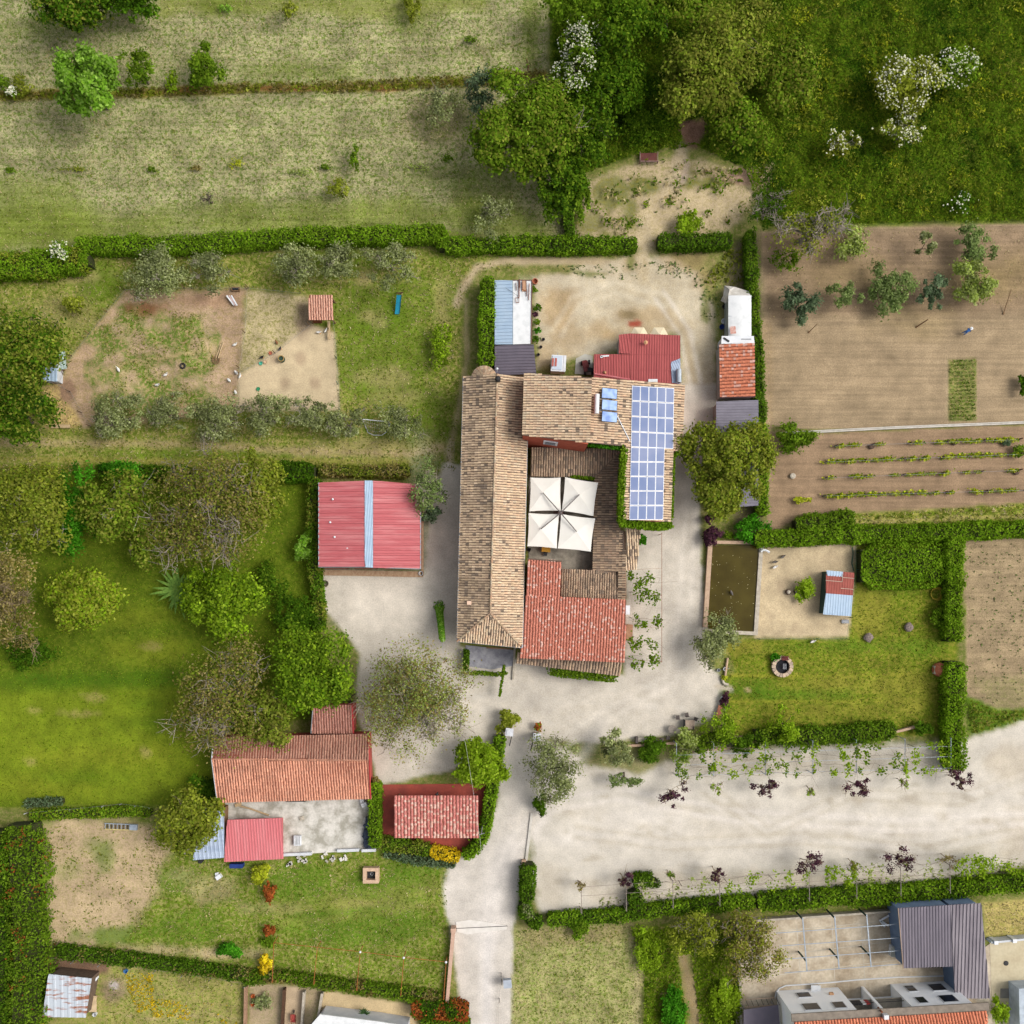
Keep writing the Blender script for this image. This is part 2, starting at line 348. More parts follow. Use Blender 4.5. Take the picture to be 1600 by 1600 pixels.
paint(None, [(880,1235),(1100,1270),(1400,1260),(1600,1240),(1600,1320),(1200,1335),(900,1330)], (222,214,202), (206,198,184), None, 30, 22, 60, .6)
for i in range(26):
    x = rng.uniform(870, 1600); y = rng.uniform(1230, 1360); paint(None, ('d', x, y, rng.uniform(14, 50), rng.uniform(3, 10)), (198,186,164) if i % 2 else (226,219,210), None, None, 10, 8, 20, .35)
for x, y, rx, ry, o in ((1535,1290,22,10,.35),(1590,1310,20,40,.4),(860,1385,25,30,.3),(985,1400,60,14,.4),(1580,1190,40,30,.4),(1180,1190,300,16,.35),(1200,1375,260,14,.5)): paint(None, ('d',x,y,rx,ry), (196,178,150), (160,150,120), None, 14, 12, 24, o)
for x, y, rx, ry, o in ((872,480,26,36,.7),(895,465,14,18,.6),(890,530,26,26,.5),(935,520,16,20,.55),(850,560,14,20,.5),(955,525,10,10,.7),(1000,490,36,10,.6),(1075,405,36,18,.6),(1100,440,20,20,.5),(985,410,14,14,.5),(870,425,40,4,.4),(1010,512,60,14,.5)): paint(None, ('d',x,y,rx,ry), (188,160,118), (160,140,96), None, 7, 9, 14, o)
for x, y, rx, ry, o in ((1060,640,8,8,.4),(890,440,60,10,.5),(930,470,40,30,.4),(1070,500,20,60,.4),(920,545,26,14,.5),(1085,470,12,24,.4)): paint(None, ('d',x,y,rx,ry), (222,210,184), (206,192,164), None, 10, 8, 20, o)
paint(None, [(1000,484),(1045,482),(1080,510),(1086,600),(1072,600),(1066,530),(1040,500),(990,500)], (194,174,140), (176,156,124), None, 5, 4, 16, .6)
paint(None, ('d',992,506,11,6), (178,92,72), (160,84,64), None, 2, 2)
paint(None, ('d',985,492,16,6), (140,122,86), (120,106,76), None, 4, 3, 12, .8)
for x, y, rx, ry in ((1105,470,4,26),(985,408,6,14),(1100,485,5,20),(870,424,30,3),(925,428,20,4)): paint(None, ('d',x,y,rx,ry), (120,130,60), (150,140,90), None, 3, 4, 8, .8)
paint(None, ('l', [(1066,235),(1060,262),(1036,305),(1014,345),(1006,385),(1004,430)], 10), (206,188,154), (170,152,112), .4, 7, 7, 14, .9)
paint(None, [(985,300),(1040,300),(1140,300),(1180,300),(1150,345),(1060,350),(1020,360)], (208,188,152), (176,160,112), .4, 9, 9, 16, .85)
def track(pts, wd=3.2, c=(234,226,216), o=.65, gap=17):
    for sgn in (-.5, .5):
        q = []
        for i, p in enumerate(pts):
            a = pts[max(0, i-1)]; b = pts[min(len(pts)-1, i+1)]; L = math.hypot(b[0]-a[0], b[1]-a[1]); q.append((p[0] - (b[1]-a[1]) / L * gap * sgn, p[1] + (b[0]-a[0]) / L * gap * sgn))
        paint(None, ('l', q, wd), c, None, None, 4, 3, 16, o)
track([(760,1700),(760,1500),(770,1400),(800,1320),(860,1260),(960,1240),(1150,1275),(1400,1290),(1600,1280)])
track([(815,1300),(840,1220),(880,1160),(960,1110),(1050,1060),(1070,960),(1075,860),(1085,740),(1092,620),(1070,520),(1030,460)], 3, (230,221,207), .6)
track([(840,1180),(780,1110),(690,1080),(610,1000),(560,930)], 3, (226,217,202), .4)
track([(900,1300),(1050,1320),(1250,1310),(1450,1330),(1600,1300)], 3, (196,185,164), .5)
track([(1100,1230),(1200,1300),(1330,1240),(1500,1250),(1600,1210)], 2.6, (194,183,162), .45)
track([(1040,470),(960,450),(900,470),(870,520)], 3, (226,214,190), .45)
for i in range(60):
    x = rng.uniform(860, 1600); y = rng.uniform(1215, 1385); paint(None, ('d', x, y, rng.uniform(3, 12), rng.uniform(2, 5)), (176,164,140), None, None, 4, 4, 9, .4)
for i in range(40):
    x = rng.uniform(560, 1090); y = rng.uniform(1040, 1150); paint(None, ('d', x, y, rng.uniform(3, 14), rng.uniform(2, 7)), (186,176,158) if i % 3 else (228,222,212), None, None, 5, 4, 9, .35)
# ploughed land on the right
paint('ploughed_field', [(1188,362),(1600,349),(1800,344),(1800,660),(1600,662),(1280,672),(1202,665),(1190,480)], (180,158,126), (166,145,114), .4, 2, 2)
paint(None, [(1188,362),(1800,344),(1800,480),(1300,492),(1200,505)], (158,134,108), (142,120,94), None, 12, 8, 40, .75)
for x, y, o in ((1330,430,.3),(1550,440,.3),(1420,500,.25),(1560,420,.25)): paint(None, ('d',x,y,70,26), (172,150,96), (150,135,80), None, 20, 18, 26, o)
paint(None, ('l', [(1212,508),(1300,505),(1440,498),(1600,494)], 1.2), (146,126,102), None, None, 2, 1, 10, .6)
paint(None, ('l', [(1478,556),(1480,660)], 1.8), (196,172,138), None, None, 2, 1, 10, .7)
paint('kitchen_garden', [(1482,562),(1526,560),(1524,657),(1481,658)], (132,140,72), (168,150,100), .5, 2, 1)
paint('vineyard_soil', [(1200,674),(1280,677),(1600,664),(1800,658),(1800,798),(1260,802),(1198,838)], (172,145,116), (156,132,104), .4, 2, 2)
paint('grass_strip', [(1242,808),(1600,786),(1800,778),(1800,834),(1600,832),(1250,840)], (124,142,44), (176,164,88), .5, 3, 3)
paint(None, ('l', [(1330,816),(1600,806),(1800,800)], 3), (206,190,124), (186,176,90), None, 3, 2, 20, .8)
paint('ploughed_field', [(1506,842),(1800,836),(1800,1104),(1562,1112),(1511,1090)], (180,158,124), (160,142,108), .5, 2, 3)
paint(None, [(1520,1060),(1800,1050),(1800,1106),(1562,1114)], (158,148,104), (130,136,70), None, 10, 10, 16, .55)
paint('grass_verge', [(1510,1088),(1560,1108),(1600,1104),(1800,1090),(1800,1096),(1610,1122),(1512,1152)], (94,126,32), (120,140,44), .5, 4, 5)
paint('duck_yard', [(1188,855),(1336,850),(1340,900),(1326,996),(1180,996)], (212,192,156), (190,170,136), .4, 2, 2)
for x, y, rx, ry, o in ((1225,915,12,14,.5),(1270,930,40,30,.3),(1300,880,20,20,.35),(1243,982,4,6,.7),(1203,962,6,6,.5),(1195,870,8,8,.4)): paint(None, ('d',x,y,rx,ry), (166,146,120), None, None, 8, 6, 12, o)
paint('garden_lawn', [(1132,1000),(1326,1000),(1340,850),(1500,848),(1494,1150),(1140,1150),(1128,1060),(1150,1050)], (112,130,30), (150,144,58), .5, 3, 3)
for x, y, rx, ry, o in ((1330,1070,100,12,.5),(1360,950,30,40,.5),(1300,1110,120,10,.4),(1420,1080,50,30,.3),(1160,1010,30,8,.6)): paint(None, ('d',x,y,rx,ry), (160,148,62), (140,136,54), None, 10, 12, 20, o)
for x, y, rx, ry, o in ((1230,1085,90,9,.7),(1180,1075,40,14,.6),(1300,1010,90,8,.6),(1440,1010,30,14,.6),(1400,920,40,14,.4)): paint(None, ('d',x,y,rx,ry), (84,122,24), (96,124,30), None, 8, 8, 20, o)
for yy in (1056,1096): paint(None, ('l', [(1140, yy), (1420, yy - 2)], .9), (176,170,60), None, None, 2, 2, 8, .6)
paint(None, ('d',1168,1078,5,4), (196,170,130), None, None, 2, 1, 8, .8)
paint(None, ('l', [(1120,1072),(1142,1076)], 4), (200,188,168), None, None, 3, 2)
# bottom middle
paint('hay_field', [(803,1450),(990,1442),(1006,1500),(1002,1600),(1002,1760),(795,1760)], (178,172,116), (128,142,66), .6, 4, 4)
for x in (835, 870, 905, 940, 975): paint(None, ('l', [(x, 1460), (x - 2, 1600), (x - 2, 1700)], 3), (150,158,84), (120,140,60), None, 5, 4, 30, .5)
paint(None, ('l', [(985,1455),(998,1500),(994,1600)], 4), (190,176,132), None, None, 5, 4, 30, .6)
paint(None, [(810,1445),(985,1440),(980,1470),(830,1480)], (160,138,104), (140,130,84), None, 8, 8, 20, .5)
paint('rough_grass', [(985,1452),(1156,1436),(1162,1760),(1003,1760),(1006,1500)], (108,132,26), (168,150,96), .45, 4, 6)
paint(None, ('l', [(1066,1490),(1078,1540),(1088,1600),(1090,1700)], 9), (172,146,118), (150,130,90), None, 6, 6, 16, .8)
paint(None, ('d',1042,1560,6,12), (190,165,130), None, None, 4, 4, 8, .8)
paint('rough_grass', [(1536,1410),(1800,1392),(1800,1452),(1540,1463)], (196,178,112), (160,154,80), .6, 3, 2)
paint(None, [(1150,380),(1188,362),(1192,480),(1180,560),(1190,840),(1150,840),(1128,560),(1128,450)], (134,124,92), (110,110,60), .5, 5, 4)
paint(None, [(1190,505),(1206,505),(1208,670),(1196,680)], (176,152,120), (160,140,100), None, 3, 3)

V = np.zeros((gn * gn, 3)); V[:, 0] = (gx - 800) * S; V[:, 1] = (800 - gy) * S
V[:, 2] = (vnoise(gx, gy, 30, 5) - 1.0) * 0.06
def ground_material(name, furrow=None):
    m = bpy.data.materials.new(name); m.use_nodes = True; nt = m.node_tree; b = nt.nodes['Principled BSDF']
    b.inputs['Roughness'].default_value = 0.95; b.inputs['Specular IOR Level'].default_value = 0.1
    L = nt.links.new
    a = node(nt, 'ShaderNodeAttribute', attribute_name='Col'); a2 = node(nt, 'ShaderNodeAttribute', attribute_name='ColB'); sp = node(nt, 'ShaderNodeAttribute', attribute_name='Spk')
    geo = node(nt, 'ShaderNodeNewGeometry'); P = geo.outputs['Position']
    n1 = node(nt, 'ShaderNodeTexNoise', Scale=2.2, Detail=3, Roughness=0.75); L(P, n1.inputs['Vector'])
    r1 = node(nt, 'ShaderNodeMapRange'); r1.inputs[1].default_value = .46; r1.inputs[2].default_value = .60; L(n1.outputs[0], r1.inputs[0])
    m1 = node(nt, 'ShaderNodeMath', operation='MULTIPLY'); L(r1.outputs[0], m1.inputs[0]); L(sp.outputs['Fac'], m1.inputs[1])
    mm = node(nt, 'ShaderNodeMath', operation='MULTIPLY'); mm.inputs[1].default_value = 1.6; mm.use_clamp = True; L(m1.outputs[0], mm.inputs[0])
    mx = node(nt, 'ShaderNodeMix', data_type='RGBA'); L(mm.outputs[0], mx.inputs[0]); L(a.outputs[0], mx.inputs[6]); L(a2.outputs[0], mx.inputs[7])
    n2 = node(nt, 'ShaderNodeTexNoise', Scale=0.22, Detail=2); L(P, n2.inputs['Vector'])
    r2 = node(nt, 'ShaderNodeMapRange'); r2.inputs[1].default_value = .3; r2.inputs[2].default_value = .7; L(n2.outputs[0], r2.inputs[0])
    for kx, c0, c1 in ((3, .98, -.28), (4, 1.02, .24)):
        q2 = node(nt, 'ShaderNodeMath', operation='MULTIPLY_ADD'); q2.inputs[1].default_value = c1; q2.inputs[2].default_value = c0; L(sp.outputs['Fac'], q2.inputs[0]); L(q2.outputs[0], r2.inputs[kx])
    n5 = node(nt, 'ShaderNodeTexNoise', Scale=0.55, Detail=5, Roughness=.65); L(P, n5.inputs['Vector'])
    r5 = node(nt, 'ShaderNodeMapRange'); r5.inputs[1].default_value = .34; r5.inputs[2].default_value = .66; L(n5.outputs[0], r5.inputs[0])
    a5 = node(nt, 'ShaderNodeMath', operation='MULTIPLY_ADD'); a5.inputs[1].default_value = -.36; a5.inputs[2].default_value = .98; L(sp.outputs['Fac'], a5.inputs[0])
    b5 = node(nt, 'ShaderNodeMath', operation='MULTIPLY_ADD'); b5.inputs[1].default_value = .3; b5.inputs[2].default_value = 1.02; L(sp.outputs['Fac'], b5.inputs[0])
    L(a5.outputs[0], r5.inputs[3]); L(b5.outputs[0], r5.inputs[4])
    n3 = node(nt, 'ShaderNodeTexNoise', Scale=7.0, Detail=2, Roughness=.7); L(P, n3.inputs['Vector'])
    r3 = node(nt, 'ShaderNodeMapRange'); r3.inputs[1].default_value = .3; r3.inputs[2].default_value = .7; L(n3.outputs[0], r3.inputs[0])
    # grain is coarse in speckled (planted) ground and fine on gravel
    lo = node(nt, 'ShaderNodeMath', operation='MULTIPLY_ADD'); lo.inputs[1].default_value = -.55; lo.inputs[2].default_value = 1.0; L(sp.outputs['Fac'], lo.inputs[0])
    hi = node(nt, 'ShaderNodeMath', operation='MULTIPLY_ADD'); hi.inputs[1].default_value = .5; hi.inputs[2].default_value = 1.0; L(sp.outputs['Fac'], hi.inputs[0])
    L(lo.outputs[0], r3.inputs[3]); L(hi.outputs[0], r3.inputs[4])
    k = node(nt, 'ShaderNodeMath', operation='MULTIPLY'); L(r2.outputs[0], k.inputs[0]); L(r3.outputs[0], k.inputs[1])
    k5 = node(nt, 'ShaderNodeMath', operation='MULTIPLY'); L(k.outputs[0], k5.inputs[0]); L(r5.outputs[0], k5.inputs[1]); kk = k5.outputs[0]
    if furrow:
        wv = node(nt, 'ShaderNodeTexWave', Scale=furrow[1], Distortion=1.2, Detail=1); wv.inputs['Detail Scale'].default_value = 1.0; wv.bands_direction = furrow[0]; L(P, wv.inputs['Vector'])
        w2 = node(nt, 'ShaderNodeTexNoise', Scale=1.0, Detail=2)
        mp = node(nt, 'ShaderNodeMapping'); mp.inputs['Scale'].default_value = (.08, 2.2, 1) if furrow[0] == 'Y' else (2.2, .08, 1); L(P, mp.inputs[0]); L(mp.outputs[0], w2.inputs['Vector'])
        r4 = node(nt, 'ShaderNodeMapRange'); r4.inputs[1].default_value = .35; r4.inputs[2].default_value = .65; r4.inputs[3].default_value = .86; r4.inputs[4].default_value = 1.08; L(w2.outputs[0], r4.inputs[0])
        k2 = node(nt, 'ShaderNodeMath', operation='MULTIPLY'); L(kk, k2.inputs[0]); L(r4.outputs[0], k2.inputs[1]); kk = k2.outputs[0]
    sc = node(nt, 'ShaderNodeVectorMath', operation='SCALE'); L(mx.outputs[2], sc.inputs[0]); L(kk, sc.inputs['Scale']); L(sc.outputs[0], b.inputs['Base Color'])
    if furrow:
        bp = node(nt, 'ShaderNodeBump', Distance=0.05, Strength=.5); L(wv.outputs['Fac'], bp.inputs['Height']); L(bp.outputs[0], b.inputs['Normal'])
    return m
GM = ground_material('ground_surface'); GF = ground_material('furrowed_soil', ('Y', 3.4)); GF2 = ground_material('furrowed_soil_rows', ('X', 3.0))
ii = np.arange(gn * gn).reshape(gn, gn)
F = np.stack([ii[:-1, :-1], ii[1:, :-1], ii[1:, 1:], ii[:-1, 1:]], -1).reshape(-1, 4)
fr = RG[F[:, 0]]
def sub_ground(name, faces, mat):
    u, inv = np.unique(faces.ravel(), return_inverse=True)
    me = np_mesh(V[u], inv.reshape(-1, 4), CA[u], True)
    b = me.color_attributes.new('ColB', 'FLOAT_COLOR', 'POINT'); b.data.foreach_set('color', np.concatenate([CB[u], np.ones((len(u), 1))], 1).astype(np.float32).ravel())
    s = me.attributes.new('Spk', 'FLOAT', 'POINT'); s.data.foreach_set('value', SP[u].astype(np.float32))
    o = link(name, me, mat); tag(o, kind='structure'); return o
for i, nme in enumerate(REG):
    f = F[fr == i]
    if len(f): sub_ground(nme, f, GF if nme in ('ploughed_field', 'vineyard_soil', 'meadow') else GM)
# land beyond the picture, out to the horizon
e = (gx.max() - 800) * S; R_ = 3000.0
mb = MB(); q = [(-e, -e), (e, -e), (e, e), (-e, e)]; Q = [(-R_, -R_), (R_, -R_), (R_, R_), (-R_, R_)]
for i in range(4): mb.quad((*q[i], -.06), (*Q[i], -.06), (*Q[(i+1) % 4], -.06), (*q[(i+1) % 4], -.06))
o = link('countryside', mb.me(), M('countryside', A(112,128,52), A(160,150,100), sc=.02, fine=.2)); tag(o, kind='structure')
# ------------------------------------------------------------------ plants
LEAF = leaf_mat()
BARK = M('bark', A(120,108,92), A(90,80,68), sc=3, rough=.95)
BARK_PALE = M('bark_pale', A(168,158,142), A(134,124,110), sc=3, rough=.95)
BARK_BROWN = M('bark_brown', A(150,132,98), A(120,104,78), sc=3, rough=.95)
HCORE = M('hedge_stems', A(46,56,18), A(60,62,26), sc=3, rough=1.0)
PAL = {
 'bright': [(126,164,52),(104,148,36),(150,182,84),(88,134,30)],
 'green':  [(100,130,30),(82,112,22),(122,146,42),(68,98,18)],
 'lime':   [(134,162,34),(114,146,24),(154,178,54),(98,130,20)],
 'deep':   [(70,104,20),(56,90,16),(92,122,28),(48,78,14)],
 'yellow': [(136,146,44),(116,128,32),(156,162,66),(98,112,26)],
 'walnut': [(114,132,38),(94,114,28),(138,148,60),(122,122,50)],
 'laurel': [(70,132,26),(56,116,20),(88,150,36),(44,96,16)],
 'olive':  [(140,148,98),(114,124,70),(162,168,122),(98,110,54)],
 'olive2': [(124,144,84),(104,124,62),(148,162,104),(88,110,50)],
 'dusky':  [(96,116,84),(78,98,66),(118,134,104),(66,86,54)],
 'brown':  [(140,128,74),(120,112,50),(158,144,98),(106,102,40)],
 'pale':   [(150,166,84),(132,150,60),(172,182,116),(118,138,48)],
 'purple': [(84,52,66),(66,40,54),(100,66,74),(54,34,44)],
 'hedge':  [(112,146,30),(92,128,22),(132,160,44),(76,110,18)],
 'hedged': [(80,112,24),(64,96,18),(98,128,34),(54,82,16)],
 'weed':   [(104,138,28),(86,120,22),(126,154,40),(76,108,20),(136,146,44)],
 'red':    [(160,84,40),(136,66,34),(176,104,54),(120,80,36)],
 'gold':   [(222,190,32),(200,168,24),(236,206,60),(180,160,30)],
 'ylime':  [(178,184,44),(156,168,34),(196,198,70),(134,150,30)],
 'white':  [(240,238,214),(226,224,196),(250,250,236),(206,208,172)],
 'straw':  [(204,188,140),(186,168,118),(216,202,160),(150,148,84)],
 'grass':  [(120,142,36),(100,124,28),(142,154,54),(160,152,80)],
}
def limb_tree(base, tips, r0, R, jit=0.12, sub=0, subl=0.35, fork=0.45, tw=.035):
    """trunk, limbs to the given tips, sub-branches; returns a builder"""
    mb = MB(); base = np.array(base, float); C = np.mean(tips, 0)
    top = base + (np.array([C[0], C[1], base[2]]) - base) * 0.5; top[2] = base[2] + (C[2] - base[2]) * fork
    mb.tube(base, top, r0, r0 * .7, 6, False)
    for t in tips:
        t = np.array(t); L = np.linalg.norm(t - top); p = top.copy(); r = r0 * .45; k = 4
        d = t - top; prev = p
        for i in range(1, k + 1):
            f = i / k; q = top + d * f + R.normal(size=3) * jit * L * (1 - f) * .6; q[2] += 0.10 * L * math.sin(math.pi * f)
            r2 = r0 * .45 * (1 - f * .85); mb.tube(prev, q, r, r2, 4, False)
            if sub and i > 1:
                for _ in range(sub):
                    dd = d / (L + 1e-6) * .6 + R.normal(size=3) * .75; dd /= np.linalg.norm(dd) + 1e-6; dd[2] = abs(dd[2]) * .6
                    e = q + dd * L * subl * R.uniform(.5, 1.1); m_ = (q + e) / 2 + R.normal(size=3) * .06 * L
                    mb.tube(q, m_, max(r2 * .7, tw), max(r2 * .5, tw * .8), 3, False); mb.tube(m_, e, max(r2 * .5, tw * .8), tw * .35, 3, False)
                    for __ in range(2):
                        e2 = m_ + (e - m_) * R.uniform(.2, .9) + R.normal(size=3) * .13 * L
                        mb.tube(m_ + (e - m_) * R.uniform(0, .5), e2, max(r2 * .35, tw * .65), tw * .3, 3, False)
            prev = q; r = r2
    return mb
def crown_points(R, c, rad, n, nclump, cr, low=-0.35, shell=0.6):
    """leaf positions: clumps on the surface of several uneven lobes, so the outline is ragged and gaps stay open"""
    m = int(R.integers(6, 10)); la = np.arange(m) * 2.399 + R.random() * 6; ld = np.where(np.arange(m) == 0, 0, R.uniform(.36, .66, m)); lr = R.uniform(.34, .56, m)
    lc = np.stack([np.cos(la) * ld, np.sin(la) * ld, R.uniform(-.15, .38, m)], 1); lc[0, 2] = .35
    li = R.choice(m, nclump * 4, p=lr ** 2 / (lr ** 2).sum())
    d = R.normal(size=(nclump * 4, 3)); d /= np.linalg.norm(d, axis=1, keepdims=True); k = d[:, 2] > low; d = d[k][:nclump]; li = li[k][:nclump]
    cc = lc[li] + d * lr[li][:, None] * (shell + (1 - shell) * R.random((len(d), 1)) ** .6)
    cs = cr * .62 * R.uniform(.5, 1.35, len(d)); wgt = cs ** 1.6; i = R.choice(len(d), n, p=wgt / wgt.sum())
    g = R.normal(size=(n, 3)); P = cc[i] + g * cs[i][:, None] * np.array([.62, .62, .5])
    g = g / np.linalg.norm(g, axis=1, keepdims=True)
    N = g * .6 + d[i] * .5 + np.array([0, 0, .8]) + R.normal(size=(n, 3)) * .55
    return np.array(c) + P * np.array(rad), N, i, np.array(c) + cc * np.array(rad) * 1.02
def tree(name, label, px, py, rpx, hc, style, cat='tree', ry=None, rz=None, n=None, leaf=.28, ncl=None, cr=.30, base_px=None, group=None,
         bark=None, sub=0, low=-.35, shell=.6, flowers=None, ftop=.35, trunk_r=None, subl=.35, jit=.16, limbs=None, extra=None, tw=.04):
    """px,py: crown centre in the photograph, hc: its height; a trunk with limbs and a crown of leaf-sized faces"""
    R = np.random.default_rng(int(px * 7 + py * 13) % 99991)
    c = W(px, py, hc); k = S * (H - hc) / H; rx = rpx * k * 1.07; ryy = (ry or rpx) * k * 1.07; rzz = rz or min(hc * .75, (rx + ryy) * .5)
    base = W(*base_px) if base_px else Vector((c.x, c.y, 0)); base.z = 0
    t = thing(name, label, cat, base, group)
    vol = (rx * ryy + rx * rzz + ryy * rzz) / 3
    if n is None: n = int(min(9000, max(120, vol * 150)))
    n = int(n * 1.7); leaf = leaf * .74
    if ncl is None: ncl = int(np.clip(vol * 5, 12, 170))
    P, N, ci, cc = crown_points(R, c, (rx, ryy, rzz), n, ncl, cr, low, shell)
    P[:, 2] = np.maximum(P[:, 2], .06)
    cols = palette(PAL[style], n, R) * np.clip(1 + .22 * R.normal(size=(len(cc), 1)), .5, 1.6)[ci]
    if extra: sel = R.random(n) < extra[1]; cols[sel] = palette(PAL[extra[0]], int(sel.sum()), R)
    o = np.array(base)
    link('crown', leaves(P - o, N, leaf * R.uniform(.6, 1.3, n), np.clip(cols, .004, .9), .6, R), LEAF, t)
    if flowers:
        hi = np.nonzero((P[:, 2] > c.z + rzz * (ftop - .35)) & (vnoise(P[:, 0] * 10, P[:, 1] * 10, 12, 3) > .36))[0]; pk = R.choice(hi, min(len(hi), int(flowers * 1.9)), replace=False); nf = len(pk)
        f = link('blossom', leaves(P[pk] - o + np.array([0, 0, .16]), R.normal(size=(nf, 3)) * .3 + np.array([0, 0, 1.2]), .105 * R.uniform(.6, 1.5, nf), palette(PAL['white'], nf, R, .05), .9, R), LEAF, t); f['label'] = 'cream white flower heads'
    tips = cc[R.permutation(len(cc))[:(limbs or int(min(9, 4 + rx)))]]
    mb = limb_tree((base.x, base.y, 0), tips, trunk_r or max(.05, rx * .055), R, jit, sub, subl, tw=tw)
    mb.part('trunk', bark or BARK, t)
    return t
def bush(name, label, px, py, rpx, style, ry=None, h=1.6, n=None, leaf=.22, cat='bush', group=None, flowers=None, ftop=.2, cr=.36, ncl=None, extra=None, low=-.2, shell=.55):
    return tree(name, label, px, py, rpx, h * .55, style, cat, ry, h * .5, n, leaf, ncl or 26, cr, None, group, None, 0, low, shell, flowers, ftop, .05, limbs=4, extra=extra)
def along(pts):
    L = [0]
    for a, b in zip(pts[:-1], pts[1:]): L.append(L[-1] + math.hypot(b[0]-a[0], b[1]-a[1]))
    return L
def hedge(name, label, pts, wpx, h, style='hedge', dens=74, leaf=.14, rough=.24, cat='hedge', group=None, core=True, extra=None, wob=.35, flat=1.0):
    """clipped hedge along photograph points of its top"""
    R = np.random.default_rng(int(pts[0][0] * 3 + pts[0][1] * 11 + len(pts)) % 99991)
    p = [W(x, y, h) for x, y in pts]; w_ = wpx * S * (H - h) / H
    L = along([(q.x, q.y) for q in p]); tot = L[-1]
    t = thing(name, label, cat, Vector((p[0].x, p[0].y, 0)), group)
    n = int(tot * (w_ + 1.6 * h) * dens); s = R.random(n) * tot; per = w_ + 1.6 * h; u = R.random(n) * per
    idx = np.clip(np.searchsorted(L, s) - 1, 0, len(p) - 2); pa = np.array([[q.x, q.y] for q in p])
    La = np.array(L); f = (s - La[idx]) / (La[idx + 1] - La[idx] + 1e-9)
    c = pa[idx] * (1 - f[:, None]) + pa[idx + 1] * f[:, None]
    d = pa[idx + 1] - pa[idx]; d /= np.linalg.norm(d, axis=1, keepdims=True) + 1e-9; nn = np.stack([-d[:, 1], d[:, 0]], 1)
    onside = u > w_
    side = np.where(R.random(n) < .5, -1, 1.)
    off = np.where(onside, side * w_ / 2, u - w_ / 2); z = np.where(onside, h * (.1 + .9 * R.random(n)), h)
    lump = vnoise((c[:, 0] + nn[:, 0] * off) * 10, (c[:, 1] + nn[:, 1] * off) * 10, 11, 2) - .5
    off = off * (1 + (lump * .5 * flat + wob * (vnoise(c[:, 0] * 10, c[:, 1] * 10, 25, 4) - .5))) + R.normal(size=n) * rough * .5
    z = np.maximum(.05, z * (1 + lump * .55 * flat) + R.normal(size=n) * rough * .8)
    s_end = np.minimum(s, tot - s); off = off * np.clip(.55 + s_end / (w_ * .6), 0, 1)
    P = np.concatenate([c + nn * off[:, None], z[:, None]], 1)
    N = np.where(onside[:, None], np.concatenate([nn * side[:, None], np.full((n, 1), .5)], 1), np.array([[0, 0, 1.]])) + R.normal(size=(n, 3)) * .5
    cols = palette(PAL[style], n, R) * (.72 + .7 * vnoise((c[:, 0] + nn[:, 0] * off) * 10, (c[:, 1] + nn[:, 1] * off) * 10, 14, 8))[:, None]
    if extra:
        e = vnoise((c[:, 0] + nn[:, 0] * off) * 10, (c[:, 1] + nn[:, 1] * off) * 10, 15, 6) + R.normal(size=n) * .1 > 1 - extra[1]; cols[e] = palette(PAL[extra[0]], int(e.sum()), R)
    o = np.array(t.location)
    link('foliage', leaves(P - o, N, leaf * R.uniform(.6, 1.4, n), np.clip(cols, .004, .9), .62, R), LEAF, t)
    if core:
        mb = MB()
        for a, b in zip(p[:-1], p[1:]):
            dd = (b - a); dd.z = 0
            if dd.length < .05: continue
            dd.normalize(); q = Vector((-dd.y, dd.x, 0)) * w_ * .36
            mb.prism([(a + q)[:2], (b + q)[:2], (b - q)[:2], (a - q)[:2]], 0, h * .82)
        mb.part('stems', HCORE, t)
    return t
def scatter(name, polys, dens, style, size=.16, zf=None, cn=None, asp=.35, tilt=.9, label=None, seed=1, thresh=None, pal2=None, kind='stuff', hole=None, ns=30):
    """uncountable low growth spread over photograph polygons"""
    R = np.random.default_rng(seed); Ps = []
    for poly in polys:
        xs = [q[0] for q in poly]; ys = [q[1] for q in poly]
        n = int((max(xs) - min(xs)) * (max(ys) - min(ys)) * S * S * dens)
        x = R.uniform(min(xs), max(xs), n); y = R.uniform(min(ys), max(ys), n); k = inpoly(x, y, poly)
        if hole:
            for hp in hole: k &= ~inpoly(x, y, hp)
        if thresh: k &= vnoise(x, y, ns, seed) + R.normal(size=n) * .06 > thresh
        Ps.append(np.stack([x[k], y[k]], 1))
    q = np.concatenate(Ps); n = len(q); x, y = q[:, 0], q[:, 1]
    z = zf(x, y, R) if zf else R.uniform(.0, .12, n)
    P = np.stack([(x - 800) * S, (800 - y) * S, z], 1)
    cols = palette(PAL[style], n, R)
    if pal2: s2 = vnoise(x, y, pal2[2], seed + 4) + R.normal(size=n) * .08 > pal2[1]; cols[s2] = palette(PAL[pal2[0]], int(s2.sum()), R)
    cols *= .8 * (.75 + .5 * vnoise(x, y, 22, seed + 9))[:, None]
    N = R.normal(size=(n, 3)) * tilt + np.array([0, 0, 1.])
    o = link(name, leaves(P, N, size * R.uniform(.5, 1.5, n), np.clip(cols, .004, .9), asp, R), LEAF)
    tag(o, label, None, None, kind); return o
